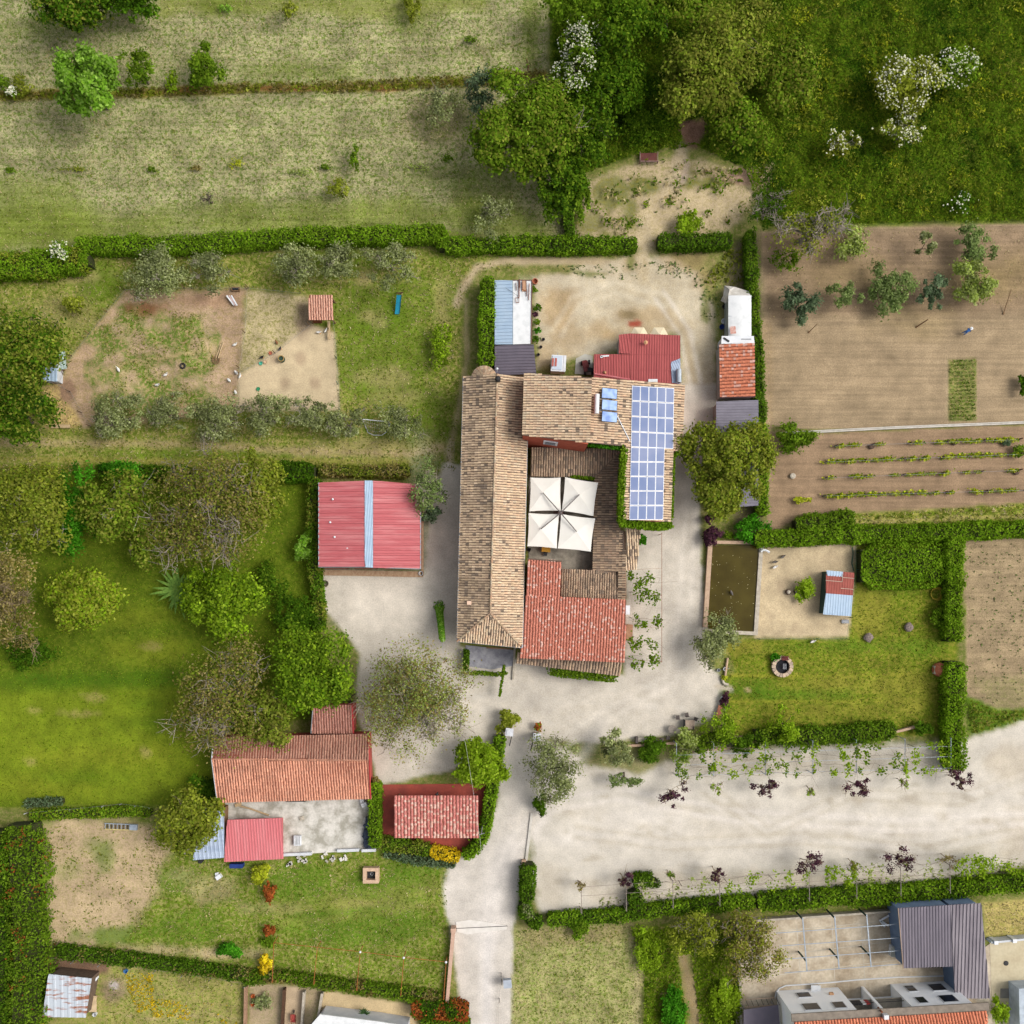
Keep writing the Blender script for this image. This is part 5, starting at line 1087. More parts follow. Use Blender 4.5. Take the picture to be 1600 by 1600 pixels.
a, b, c_ = W(1150,1436), W(1158,1600), W(1160,1700); MB().path([a, b, c_], .12).prism([(a.x-.1, a.y), (a.x+.12, a.y), (c_.x+.12, c_.y), (c_.x-.1, c_.y)], 0, .8).part('masonry', STONE, nw)
a, b = W(1150,1437), W(1402,1420); MB().prism([(a.x, a.y-.12), (b.x, b.y-.12), (b.x, b.y+.12), (a.x, a.y+.12)], 0, .9).part('masonry', STONE, nw)
cb = thing('curved_kerb', 'thin white kerb curving across the stained concrete yard', 'kerb', W(1300,1535)); MB().path([W(x, y, .1) for x, y in ((1211,1560),(1213,1550),(1218,1544),(1228,1540),(1260,1538),(1300,1535),(1340,1531),(1400,1527),(1475,1525))], .09, 5).part('edging', WHITEM, cb)
t = thing('plastic_table', 'white plastic table and stool beside the curved kerb', 'table', W(1272,1541)); q = W(1272,1541); MB().box((q.x, q.y, .7), (1.2, .8, .05)).part('top', WHITEM, t); MB().box((q.x, q.y - .65, .42), (.4, .4, .05)).part('stool', WHITEM, t)
for sx, sy in ((-1,-1),(1,-1),(1,1),(-1,1)): MB().tube((q.x+sx*.5, q.y+sy*.3, 0), (q.x+sx*.5, q.y+sy*.3, .7), .03).part('leg', WHITEM, t)
# steel frame over the yard
fr = thing('steel_frame', 'bare pale blue steel canopy frame above the stained concrete yard', 'frame', W(1305,1475)); zf = 3.0
for (x0, y0, x1, y1) in ((1254,1434,1261,1518),(1304,1432,1311,1514),(1354,1429,1361,1511)): MB().tube(W(x0, y0, zf), W(x1, y1, zf), .09, .09, 4).part('beam', STEEL, fr)
for (x0, y0, x1, y1) in ((1212,1458,1404,1444),(1218,1478,1408,1465),(1222,1499,1410,1485),(1226,1520,1412,1506)): MB().tube(W(x0, y0, zf + .1), W(x1, y1, zf + .1), .05, .05, 4).part('purlin', STEEL, fr)
for x, y in ((1259,1501),(1309,1497),(1359,1493),(1254,1436),(1304,1434),(1354,1431)): q = W(x, y, zf); MB().tube((q.x, q.y, 0), (q.x, q.y, zf), .11, .11, 6).part('post', M('post_green', A(38,74,64), A(30,60,52)), fr)
for x, y in ((1378,1436),): 
    t = thing('plastic_chairs', 'white tangled garden chairs in the corner below the grey shed', 'chair', W(x, y)); q = W(x, y)
    for k, an in enumerate((.5, 2.2, -.6)): MB().box((q.x + .45*math.cos(an*2), q.y + .4*math.sin(an*2), .45), (1.1, .22, .08), an).part('frame', WHITEM, t)
q = W(1393,1483); t = thing('fridge', 'pale upright chest against the grey shed wall', 'freezer', q); MB().box((q.x, q.y, .45), (.75, 1.3, .9), -.08).part('body', WHITEM, t); MB().box((q.x, q.y, .93), (.78, 1.34, .08), -.08).part('lid', M('lid_cream', A(216,216,200)), t)
gr = thing('neighbour_shed', 'large L shaped shed with grey brown ribbed roof in the lower right', 'shed', W(1475,1480)); zs = 3.6
P1 = [W(1411,1513,zs), W(1488,1510,zs), W(1485,1414,zs+.5), W(1403,1419,zs+.5)]; P2 = [W(1492,1560,zs-.2), W(1547,1560,zs-.2), W(1533,1411,zs+.55), W(1485.3,1414,zs+.55)]
sheet_roof(gr, P1, GREYS, .36, .08); sheet_roof(gr, P2, M('grey_sheet_worn', A(160,152,158), A(128,120,128), sc=.4, rough=.6, stretch=(3,.4,1), fine=.06), .40, .10)
MB().prism(inset([(p.x, p.y) for p in P1], .2), 0, zs - .2).part('wall', BLUEW, gr); MB().prism(inset([(p.x, p.y) for p in P2], .25), 0, zs - .4).part('wall', BLUEW, gr)
MB().tube(P1[3] + up, P1[0] + up, .06).part('verge', M('trim_beige', A(190,164,140)), gr)
wh = thing('white_house', 'white two storey house seen at its window facade, orange tile roof', 'house', W(1360,1565)); ez = 7.2
L0, R0 = W(1240,1588,ez), W(1545,1570,ez); dx = (R0 - L0); dx.z = 0; Lh = dx.length; dx.normalize(); ny = Vector((-dx.y, dx.x, 0)); an = math.atan2(dx.y, dx.x)
def HPt(u, v, z): p = L0 + dx * (u * Lh) + ny * v; return Vector((p.x, p.y, z))
def hbox(u0, u1, v0, v1, z0, z1): return MB().prism([HPt(u0, v0, 0)[:2], HPt(u1, v0, 0)[:2], HPt(u1, v1, 0)[:2], HPt(u0, v1, 0)[:2]], z0, z1)
HW = M('house_white', (.88,.89,.90), (.83,.85,.87), sc=.6, rough=.85)
hbox(0, .335, -9, 0, 0, ez - .1).part('wall', HW, wh); hbox(.62, .93, -9, 0, 0, ez - .1).part('wall', HW, wh); hbox(.335, .62, -9, -1.5, 0, ez - .12).part('wall', HW, wh)
hbox(.46, .475, -1.5, -.1, 0, ez - .3).part('party_wall', HW, wh)
hbox(.335, .62, -1.5, -.25, 3.3, 3.5).part('balcony', CONC, wh)
for u0, u1 in ((.34, .455), (.48, .615)): MB().tube(HPt(u0, -.2, 4.4), HPt(u1, -.2, 4.4), .05).tube(HPt(u0, -.2, 3.9), HPt(u1, -.2, 3.9), .03).part('railing', DARKM, wh)
for u, z, ww, hh in ((.125,1.8,1.5,1.2),(.12,5.1,1.8,1.6),(.265,5.1,1.3,1.5),(.70,1.8,1.0,1.5),(.84,1.9,1.6,1.7),(.695,5.1,1.0,1.5),(.835,5.1,1.7,1.7)):
    p = HPt(u, .04, z); f = MB().box(tuple(p), (ww + .2, .1, hh + .2), an).part('window', WHITEM, wh); p = HPt(u, .1, z); MB().box(tuple(p), (ww, .04, hh), an).part('pane', GLASSD, f)
p = HPt(.27, .12, 2.0); MB().box(tuple(p), (.5, .25, .35), an).part('vent_hood', M('cowl'), wh)
for u, m in ((.36, DARKM), (.385, DARKM), (.405, WHITEM), (.425, M('red_trim'))): p = HPt(u, -.25, 4.1); MB().box(tuple(p), (.5, .12, 1.1), an).part('laundry', m, wh)
E0, E1 = HPt(-.01, .25, ez), HPt(1.0, .25, ez); B0, B1 = HPt(-.01, -.65, ez + .02), HPt(1.0, -.65, ez + .02)
slab([E0, E1, B1, B0], .18).part('eave', M('eave_concrete', A(150,138,124), A(126,116,104), sc=1.4, fine=.15), wh)
t0, t1, t2, t3 = HPt(.0, -.66, ez + .1), HPt(.985, -.66, ez + .1), HPt(.90, -5.0, ez + 1.9), HPt(0, -5.0, ez + 1.9)
tile_roof(wh, [t0, t1, t2, t3], .36, .42, ORANT, UNDER_RED, seed=27, name='roof_slope'); tile_roof(wh, [t1, HPt(.985, -9.4, ez + .1), t2], .36, .42, ORANT, UNDER_RED, seed=28, name='roof_hip'); tile_roof(wh, [HPt(.985, -9.4, ez + .1), HPt(0, -9.4, ez + .1), t3, t2], .36, .42, ORANT, UNDER_RED, seed=29, name='roof_slope')
MB().tube(HPt(.445, .1, 6.5), HPt(.445, .1, 7.7), .12).part('flue', RUST, wh); p = HPt(.465, -.5, ez + .3); MB().box(tuple(p), (.55, .5, .6), an).part('chimney', WHITEM, wh)
rw2 = thing('right_yard_wall', 'white wall with piers between dry grass and beige courtyard at right edge', 'wall', W(1575,1464))
a, b = W(1541,1467), W(1700,1452); MB().prism([(a.x, a.y-.12), (b.x, b.y-.12), (b.x, b.y+.12), (a.x, a.y+.12)], 0, 1.3).part('masonry', WHITEW, rw2)
for f in (.04, .22, .5, .75): p = a.lerp(b, f); MB().box((p.x, p.y, .75), (.5, .45, 1.5)).part('pier', WHITEM, rw2)
o = link('beige_courtyard', MB().prism([W2(1546,1470), W2(1760,1456), W2(1760,1760), W2(1556,1760)], -.1, .07).me(), M('beige_concrete', A(214,202,170), A(198,184,152), sc=.4, fine=.08)); tag(o, kind='structure')
q = W(1572,1505,.08); MB().lathe([(.32, 0), (.3, .05), (0, .06)], 14, tuple(q)).single('drain_cover', DARKM, 'round dark drain cover in the beige courtyard', 'drain')
q = W(1578,1552,.07); mb = MB(); mb.box((q.x, q.y, .09), (2.4, 1.2, .05), 0); mb.single('doormat', M('mat_grey', A(150,146,136), A(130,126,118)), 'grey mat lying on the beige courtyard', 'mat')
q = W(1590,1575,1.5); MB().prism([W2(1592,1545,2.5), W2(1700,1540,2.5), W2(1700,1620,2.5), W2(1594,1620,2.5)], 0, 2.5).single('side_building', M('pale_blue_wall', A(196,208,218)), 'pale blue roof corner of a building at the right edge', 'building')
# dark lean-to by the yard wall with gate frame
o = thing('dark_carport', 'dark flat carport roof with pale gate bars at the bottom edge', 'carport', W(1180,1590)); slab([W(1162,1578,2.3), W(1216,1570,2.3), W(1222,1640,2.3), W(1162,1640,2.3)], .1).part('roof', DARKS, o)
for x, y in ((1166,1630),(1215,1630),(1166,1582),(1212,1576)): q = W(x, y, 2.2); MB().tube((q.x, q.y, 0), (q.x, q.y, 2.2), .06).part('post', GUTTER, o)
for k in range(7): a = W(1165 + k * 8, 1562 - k * .4, 1.2); b = W(1170 + k * 8, 1574 - k * .6, 1.2); MB().tube(a, b, .04, .04, 4).part('gate_bar', DARKM, o)
MB().tube(W(1163,1574,1.25), W(1216,1570,1.25), .05).tube(W(1163,1562,1.25), W(1212,1559,1.25), .04).part('gate_rail', M('trim_beige'), o)

# bottom centre white house roof and yard bits
bw = thing('white_roof_house', 'white flat roof edge poking in at the bottom of the picture', 'house', W(560,1610)); P = [W(487,1600,3.2), W(500,1585,3.2), W(590,1596,3.2), W(640,1604,3.2), W(640,1680,3.2), W(480,1680,3.2)]
slab(P, .25).part('roof', WHITES, bw); MB().prism(inset([(p.x, p.y) for p in P], .3), 0, 3.0).part('wall', WHITEW, bw); MB().tube(W(478,1608,3.1), W(500,1585,3.1), .06).part('gutter', DARKM, bw)
# ------------------------------------------------------------------ trees
T = tree
T('maple_tree', 'tall bright green tree standing in the hedgerow of the upper left meadow', 134, 128, 46, 6.2, 'bright', rz=5.2, n=9000, leaf=.30, ncl=80, cr=.22, shell=.72, low=-.6)
T('oak_tree', 'dark green tree cut off by the top edge left of the meadow', 112, 4, 52, 4.2, 'deep', ry=42, rz=3.8, low=-.9, n=5200, extra=('walnut', .3))
T('oak_tree', 'smaller dark tree at the top edge right of the corner oak', 205, -14, 48, 4.2, 'deep', ry=36, rz=3.6, low=-.9, n=4200)
T('young_tree', 'round green young tree right of the tall bright meadow tree', 220, 113, 27, 2.6, 'green', ry=30, rz=2.2, leaf=.24)
T('young_tree', 'lone green young tree on the ditch in mid meadow', 320, 107, 26, 2.6, 'green', ry=33, rz=2.4, leaf=.24, n=2200)
bush('bush', 'small lime bush between the two young meadow trees', 271, 126, 11, 'lime', ry=18)
bush('bush', 'yellow green bush in the ditch at the far left edge', 36, 134, 16, 'yellow', ry=14)
bush('bush', 'dark bush cut by the left edge on the ditch', 6, 130, 13, 'green', ry=14)
bush('elder_bush', 'little white flowering bush in the ditch near the left edge', 20, 146, 9, 'green', flowers=60)
for i, (x, y, rx, ry, st, ds) in enumerate(((16,266,9,5,'green','at the left edge of the lower meadow'),(118,264,26,5,'yellow','forming a long low streak in the lower meadow'),(238,264,8,5,'green','lone dark one in the lower meadow'),(307,262,10,5,'brown','brownish one near the bare sapling'),(367,256,14,7,'ylime','bright yellow one near the bare sapling'),(512,261,9,5,'green','flat one left of the pointed shrub'),(650,262,20,7,'pale','pale wide one in the middle meadow'),(700,248,14,6,'green','flat one close to the big trees'),(350,14,11,7,'bright','round vivid one at the top edge of the meadow'),(735,62,12,6,'green','grey green one in the top meadow'),(470,270,22,5,'pale','thin pale streak left of the pointed shrub'))):
    bush('weed_clump', 'low weed clump, ' + ds, x, y, rx, st, ry=ry, h=.7, leaf=.15, cat='weeds', group='weed clumps in the meadow')
bush('pointed_shrub', 'pointed green shrub standing in the middle of the meadow', 557, 250, 10, 'green', ry=16, h=2.4)
bush('sapling', 'wispy yellow green sapling below the pointed shrub', 528, 297, 15, 'yellow', ry=18, h=2.0, n=260)
bush('sapling', 'yellow sapling at the top edge of the middle meadow', 645, 12, 14, 'yellow', ry=20, h=2.2, n=500)
bush('sapling', 'thin yellow sapling at the top edge left of centre', 455, 14, 11, 'yellow', ry=14, h=2.0, n=160)
T('olive_tree', 'dark grey olive tree touching the big trees right of the ditch', 752, 150, 30, 3.0, 'dusky', ry=38, rz=2.4, leaf=.22, sub=1)
T('olive_tree', 'thin pale olive tree in the meadow left of the dark olive', 688, 160, 34, 2.4, 'olive', rz=1.8, leaf=.2, n=700, sub=2, bark=BARK_PALE)
T('olive_tree', 'pale olive tree below the big trees near the clipped hedge', 770, 335, 34, 2.6, 'olive', rz=2.0, leaf=.2, n=900, sub=2, bark=BARK_PALE)
T('sapling', 'bare grey sapling standing in the lower meadow', 325, 308, 14, 1.6, 'olive', rz=1.4, leaf=.15, n=30, sub=3, bark=BARK, tw=.05, trunk_r=.16)
# wood round the top centre
T('elm_tree', 'huge green tree above the yard with grey twigs showing', 815, 205, 84, 5.6, 'green', ry=92, rz=4.6, n=14000, ncl=110, cr=.2, leaf=.3, sub=2, bark=BARK_PALE, extra=('walnut', .25))
T('elm_tree', 'green tree right of the huge tree and below the white blossom', 925, 205, 46, 4.4, 'deep', ry=52, rz=3.4, sub=1, extra=('green', .4))
T('elm_tree', 'green tree at the top edge left of the dark hollow', 905, 12, 46, 4.2, 'green', ry=30, rz=3.2)
T('elm_tree', 'rounded dark green tree at the top between blossom and field', 985, 45, 52, 5.2, 'deep', ry=48, rz=4, extra=('green', .5))
T('elm_tree', 'broad olive green tree in the top centre right of the dark hollow', 1095, 118, 66, 5.4, 'walnut', ry=70, rz=4.2, sub=1, n=9000)
T('elm_tree', 'green tree above the bare earth path', 1155, 205, 44, 3.8, 'green', ry=44, rz=3, extra=('walnut', .3))
T('elm_tree', 'yellowish green tree at the top edge right of centre', 1160, 40, 52, 4.4, 'walnut', ry=46, rz=3.2)
bush('thicket', 'dark thicket in the hollow right of the white blossom', 985, 140, 40, 'deep', ry=34, h=2.2, n=2600)
bush('thicket', 'low green thicket above the old bench', 1010, 200, 44, 'green', ry=34, h=2.0, n=2600, extra=('deep', .4))
bush('thicket', 'green thicket left of the bare earth behind the yard', 905, 300, 16, 'green', ry=40, h=1.8, n=1400)
T('elder_tree', 'cream white flowering elder at the meadow corner', 904, 84, 40, 3.8, 'green', ry=54, rz=3.0, flowers=700, ftop=-.2)
T('elder_tree', 'largest white flowering elder in the wild field', 1412, 135, 48, 3.2, 'yellow', ry=46, rz=2.4, flowers=620, n=3000)
T('elder_tree', 'white flowering elder right of the largest one', 1488, 105, 36, 2.8, 'green', ry=34, rz=2.2, flowers=260, n=1800, bark=BARK_PALE)
T('elder_tree', 'thin lower elder with few white flowers in the wild field', 1408, 208, 34, 2.4, 'walnut', ry=24, rz=1.8, flowers=170, n=900, sub=2, bark=BARK_PALE)
T('elder_tree', 'sparse leftmost elder of the wild field group', 1314, 222, 24, 2.2, 'yellow', ry=26, rz=1.6, flowers=70, n=500, sub=2, bark=BARK_PALE)
bush('elder_bush', 'small dark elder bush with a few white flowers near the ploughed field', 1498, 314, 20, 'deep', flowers=22, h=1.6)
bush('elder_bush', 'white flowering bush growing on the hedge at far left', 95, 394, 15, 'hedge', flowers=110, h=3.4)
T('dead_tree', 'bare grey tree with dead twigs beside the ploughed field', 1262, 362, 60, 3.4, 'yellow', ry=52, rz=2.6, n=900, leaf=.2, sub=6, limbs=16, bark=BARK_PALE, trunk_r=.42, jit=.22, tw=.07)
T('dead_tree', 'leafless grey branches at the corner of the wild field', 1200, 330, 34, 2.6, 'deep', ry=30, rz=2, n=500, leaf=.2, sub=5, limbs=9, bark=BARK_PALE, jit=.22, tw=.06)
bush('bush', 'pale green bush between dead tree and ploughed field', 1330, 385, 28, 'pale', ry=30, h=2.4, n=900)
bush('bush', 'dense green bush below the dead tree', 1228, 408, 22, 'green', ry=18, h=2.2)
bush('bush', 'vivid lime bush standing on the small hedge stub', 1076, 348, 18, 'lime', ry=20, h=2.2, n=1100)
# orchard on the ploughed field
for i, (x, y, r, ry, st, n, ds) in enumerate(((1250,474,28,30,'dusky',1900,'dark leftmost one of the row'),(1322,463,25,25,'olive2',700,'thin second one of the row'),(1393,457,36,38,'olive2',2400,'broad middle one of the row'),(1453,457,24,30,'dusky',1500,'dark one right of the broad one'),(1520,443,34,34,'pale',2400,'light green one at the right of the row'),(1522,385,32,28,'olive2',1500,'pale one above the light green one'),(1447,383,20,16,'olive',500,'small faint one near the wild field'))):
    T('fruit_tree', 'fruit tree on ploughed soil, ' + ds, x, y, r, 2.0, st, ry=ry, rz=1.5, leaf=.22, n=n, group='fruit trees on the ploughed field')
T('robinia_tree', 'large yellow green tree over the grey roofed shed', 1137, 722, 66, 5.2, 'walnut', ry=78, rz=4.0, n=11000, ncl=120, cr=.2, leaf=.27, extra=('yellow', .35))
bush('bush', 'green bush at the end of the white kerb', 1242, 684, 38, 'green', ry=19, h=2.2, n=1800)
bush('bush', 'green bush at the top corner of the pond', 1176, 824, 24, 'laurel', ry=20, h=2.0, n=1300)
bush('purple_bush', 'larger dark purple bush at the pond corner', 1110, 838, 13, 'purple', h=1.6, n=800)
bush('purple_bush', 'smaller dark purple bush above the larger one', 1108, 812, 8, 'purple', h=1.3, n=420)
bush('bush', 'low green bush below the purple bushes', 1137, 836, 11, 'green', ry=7, h=.8)
T('olive_tree', 'olive tree overhanging the lower left corner of the pond', 1122, 1000, 37, 3.0, 'olive', ry=40, rz=2.2, leaf=.2, n=2600, sub=3, bark=BARK_PALE)
T('lemon_tree', 'bright green round tree at the lower edge of the garden lawn', 1225, 1128, 25, 1.9, 'lime', rz=1.7, leaf=.22)
T('lemon_tree', 'lime green tree at the gravel corner of the garden', 1128, 1135, 28, 2.0, 'lime', ry=32, rz=1.7, leaf=.22, extra=('green', .3))
bush('yew_bush', 'dark clipped egg shaped yew below the garden wall', 1161, 1167, 18, 'hedged', ry=16, h=2.0, n=1900, leaf=.15)
bush('yew_bush', 'dark broad shrub left of the pale trellis plant', 1020, 1172, 20, 'hedged', ry=18, h=1.8, n=1600)
bush('yew_bush', 'small dark shrub near the long right hedge', 1441, 1138, 13, 'hedged', ry=10, h=1.4, n=700)
bush('trellis_plant', 'pale yellow green climbing plant above the parking ground', 1070, 1162, 22, 'pale', ry=26, h=2.2, n=900)
T('olive_tree', 'grey olive tree left of the dark shrub by the stone bench', 962, 1168, 28, 2.6, 'olive', ry=26, rz=1.9, leaf=.2, n=1300, sub=2, bark=BARK)
T('olive_tree', 'sparse pale olive leaning over the gravel fork', 978, 1212, 26, 2.0, 'olive2', ry=18, rz=1.2, leaf=.2, n=420, sub=1, bark=BARK)
T('olive_tree', 'grey olive tree in the middle of the drive by the gate', 866, 1202, 44, 3.2, 'olive', ry=46, rz=2.4, leaf=.2, n=2600, sub=3, bark=BARK)
bush('yew_bush', 'dark round clipped conifer at the end of the white drive kerb', 843, 1257, 12, 'hedged', ry=15, h=2.2, n=1500, leaf=.15)
bush('bush', 'rounded yellow green bush behind the left gate pillar', 792, 1126, 17, 'yellow', h=2.0, n=1100)
bush('potted_plant', 'small reddish plant behind the right gate pillar', 842, 1136, 7, 'red', h=1.0, extra=('lime', .4))
T('lime_tree', 'lime green tree at the corner of the pavilion terrace', 747, 1194, 38, 3.2, 'lime', ry=36, rz=2.6, leaf=.26, n=5200, ncl=60, cr=.3, shell=.4)
T('plane_tree', 'large half bare tree with sparse leaves over the gravel yard', 648, 1096, 92, 5.0, 'brown', ry=98, rz=3.4, leaf=.18, n=8200, ncl=260, cr=.2, sub=5, limbs=22, bark=BARK_PALE, shell=.1, trunk_r=.32, extra=('pale', .5), tw=.045)
T('walnut_tree', 'full green tree beside the half bare yard tree', 487, 1048, 60, 4.6, 'green', ry=68, rz=3.6, n=7600, extra=('lime', .25))
T('walnut_tree', 'brownish bare twigged tree left of the barn', 352, 1085, 78, 5.0, 'brown', ry=82, rz=3.8, n=4200, leaf=.22, sub=5, limbs=18, bark=BARK_PALE, tw=.05, extra=('walnut', .4))
T('walnut_tree', 'dull brown leaved tree next to the barn roof corner', 415, 1120, 44, 4.0, 'walnut', ry=50, rz=3, n=2600, sub=2, bark=BARK)
T('fruit_tree', 'dense green round tree in the middle of the orchard', 348, 938, 54, 3.8, 'lime', ry=50, rz=3, n=8200, ncl=60, cr=.3, extra=('green', .4))
T('fruit_tree', 'dense yellow green tree on the open orchard lawn', 132, 932, 56, 3.8, 'yellow', ry=50, rz=3, n=9000, ncl=60, cr=.3, extra=('lime', .35))
T('walnut_tree', 'widest brown twigged tree in the orchard by the red garage', 335, 795, 92, 5.4, 'brown', ry=84, rz=4, n=6200, leaf=.22, sub=5, limbs=22, bark=BARK_PALE, tw=.05, extra=('walnut', .5))
T('walnut_tree', 'yellow green tree right of the widest brown tree', 402, 765, 42, 4.2, 'yellow', ry=52, rz=3, n=3600, sub=1, extra=('walnut', .4))
T('walnut_tree', 'dull green tree between the glossy shrub and widest brown tree', 188, 792, 58, 4.2, 'walnut', ry=56, rz=3.2, n=4600, sub=2, bark=BARK_PALE, extra=('green', .3))
bush('laurel_shrub', 'tall glossy deep green shrub mass in the upper orchard', 122, 800, 36, 'laurel', ry=72, h=4.2, n=4600, ncl=50, cr=.26)
bush('laurel_shrub', 'glossy green shrub along the top edge of the orchard', 190, 740, 34, 'laurel', ry=16, h=3.0, n=1900)
T('walnut_tree', 'yellowish tree at the left edge of the orchard', 40, 790, 62, 4.4, 'walnut', ry=72, rz=3.4, n=6000, sub=2, bark=BARK_PALE, extra=('yellow', .4))
T('walnut_tree', 'brown bare twigged tree cut by the left edge', 14, 940, 58, 4.6, 'brown', ry=64, rz=3.4, n=2600, leaf=.22, sub=5, limbs=15, bark=BARK_BROWN, tw=.05)
bush('thicket', 'dark green thicket below the bare tree at the left edge', 45, 1020, 42, 'deep', ry=28, h=2.2, n=1800)
T('mulberry_tree', 'big dark tree at the left edge over the pen hut', 32, 560, 72, 5.4, 'walnut', ry=70, rz=4.2, n=8200, extra=('deep', .35), sub=1)
T('mulberry_tree', 'dark green tree below the pen hut at the left edge', 20, 650, 56, 4.6, 'deep', ry=48, rz=3.4, n=4200, extra=('walnut', .35))
bush('bush', 'small yellow green tree beside the pen fence at the left', 115, 478, 16, 'yellow', ry=14, h=2.2, n=360)
bush('bush', 'light green shrub against the hedge left of the red garage', 472, 856, 17, 'bright', ry=20, h=2.2, n=900)
bush('thicket', 'dark shrub below the light green shrub by the hedge', 462, 958, 28, 'deep', ry=34, h=2.4, n=2400)
bush('thicket', 'loose dark shrub right of the dense orchard tree', 425, 910, 28, 'deep', ry=30, h=2.2, n=1500, extra=('green', .4))
T('medlar_tree', 'yellow green tree spreading over the tin lean-to', 292, 1280, 54, 3.8, 'yellow', ry=46, rz=2.8, n=4600, extra=('walnut', .4), sub=1)
bush('thicket', 'dark undergrowth at the barn corner', 322, 1235, 22, 'deep', ry=26, h=2.4, n=1300)
# olives round the pen
for i, (x, y, rx, ry, n, ds) in enumerate(((248,428,46,44,3000,'largest one above the pen'),(325,425,32,32,1500,'right of the largest one above the pen'),(463,420,40,34,1900,'above the left pen corner of the terracotta hut'),(538,416,32,32,1500,'above the right side of the terracotta hut'),(610,412,36,34,1200,'above the turquoise slide with bare branches'),(190,650,40,34,1900,'leftmost one below the pen'),(268,648,40,28,1300,'second one below the pen'),(345,655,48,36,2200,'third one below the pen'),(425,650,38,36,1700,'left one below the sandy pen'),(490,652,34,32,1300,'right one below the sandy pen'),(545,664,32,24,900,'left of the goal net'),(622,655,36,34,1100,'right of the goal net'))):
    T('olive_tree', 'grey green olive tree, ' + ds, x, y, rx, 2.5, 'olive', ry=ry, rz=1.9, leaf=.2, n=n, sub=2 if n < 1500 else 3, bark=BARK_PALE, group='olive trees round the pen')
T('olive_tree', 'twisted olive tree beside the red garage roof', 668, 762, 26, 3.6, 'olive2', ry=46, rz=2.2, leaf=.2, n=1100, sub=3, limbs=9, bark=BARK_PALE)
bush('bush', 'dusky green shrub at the lower tip of the garage olive', 672, 805, 16, 'dusky', ry=12, h=2.6, n=600)
bush('bush', 'yellow green sapling in the lawn left of the clipped hedge', 690, 537, 20, 'lime', ry=30, h=2.4, n=700)
T('fig_tree', 'bare brown crowned tree over the concrete yard wall', 1168, 1478, 52, 3.6, 'brown', ry=50, rz=2.6, n=3400, leaf=.2, sub=4, limbs=12, bark=BARK_PALE, extra=('yellow', .5))
T('fig_tree', 'grey twigged tree beside the lower hedge', 1088, 1462, 44, 3.0, 'yellow', ry=34, rz=2.2, n=1500, leaf=.2, sub=4, limbs=10, bark=BARK_PALE)
bush('bush', 'lime bush right of the cut hay field', 1010, 1485, 26, 'lime', ry=34, h=1.8, n=1800)
bush('bush', 'dark green bush on the weedy bank', 1050, 1575, 20, 'laurel', ry=34, h=1.6, n=1700)
bush('bush', 'lime bush below the brown crowned tree', 1135, 1570, 22, 'lime', ry=40, h=1.6, n=1700)
bush('bush', 'green bush poking out of the lower hedge above the hay field', 905, 1450, 16, 'green', ry=16, h=1.8, n=800)
bush('bush', 'yellow green bush at the right house corner', 1558, 1580, 14, 'lime', ry=22, h=2.4, n=800)
for i, (x, y, rx, ry, st, h, lb) in enumerate(((408,1366,15,13,'ylime',1.4,'yellow green shrub on the lawn below the red tin shed'),(421,1393,8,17,'red',1.4,'rust red shrub below the yellow green shrub'),(422,1454,9,10,'red',1.4,'rust red shrub at the start of the rusty frame'),(418,1473,11,8,'green',1.0,'low green shrub between rust red shrub and yellow bush'),(413,1507,9,17,'gold',1.5,'golden yellow bush beside the rusty frame'),(360,1486,17,13,'laurel',1.0,'vivid green bush on the lower lawn'))):
    bush('shrub', lb, x, y, rx, st, ry=ry, h=h, cat='shrub', n=int(rx * ry * 5))
T('elm_tree', 'dark green tree filling the hollow below the white blossom', 960, 130, 46, 3.6, 'deep', ry=50, rz=2.8, n=3600, extra=('green', .35))
T('elm_tree', 'green tree along the top edge above the broad olive green tree', 1050, 10, 54, 4.4, 'green', ry=40, rz=3.2, n=4200, extra=('walnut', .4))
T('elm_tree', 'loose yellowish tree between the wood and the flowering elders', 1215, 110, 50, 3.2, 'walnut', ry=60, rz=2.2, n=3000, extra=('green', .4))
T('elm_tree', 'leafy tree hugging the lower right of the huge tree', 880, 285, 40, 3.6, 'deep', ry=46, rz=2.8, n=2800, extra=('green', .4))
T('walnut_tree', 'dull green tree between the two brown trees of the orchard', 245, 840, 42, 3.6, 'walnut', ry=40, rz=2.6, n=2600, sub=1, extra=('green', .3))
# hedges
HG = hedge
HG('hedge', 'long clipped hedge below the meadow', [(118,382),(300,380),(480,366),(600,366),(696,362)], 24, 1.8)
HG('hedge', 'thick clipped hedge at the far left below the meadow', [(-60,414),(60,412),(136,398)], 40, 2.0, extra=('yellow', .35))
HG('hedge', 'short hedge stub stepping down below the meadow corner', [(690,358),(692,388)], 16, 1.6)
HG('hedge', 'clipped hedge running right towards the yard entrance', [(694,382),(800,380),(880,382),(996,380)], 22, 1.6, extra=('hedged', .4))
HG('hedge', 'short dark hedge right of the yard entrance', [(1028,376),(1090,376),(1145,374)], 22, 1.5, 'hedged')
HG('hedge', 'narrow dark hedge along the meadow edge above the yard', [(886,300),(892,370)], 10, 1.5, 'hedged')
HG('hedge', 'trimmed hedge left of the blue roofed shed', [(763,432),(761,500),(761,572)], 21, 3.0, dens=60)
HG('hedge', 'tall narrow hedge between the sheds and the ploughed field', [(1174,360),(1178,460),(1186,560),(1190,660)], 14, 2.0, 'hedged', extra=('green', .4), wob=.6)
HG('hedge', 'hedge continuing down beside the grey roofed shed', [(1190,664),(1193,740),(1192,805)], 15, 1.8, 'hedge', wob=.6)
HG('hedge', 'overgrown hedge left of the gravel by the red garage', [(490,745),(488,840),(492,900),(497,950),(497,985)], 16, 1.8, 'hedged', extra=('walnut', .35))
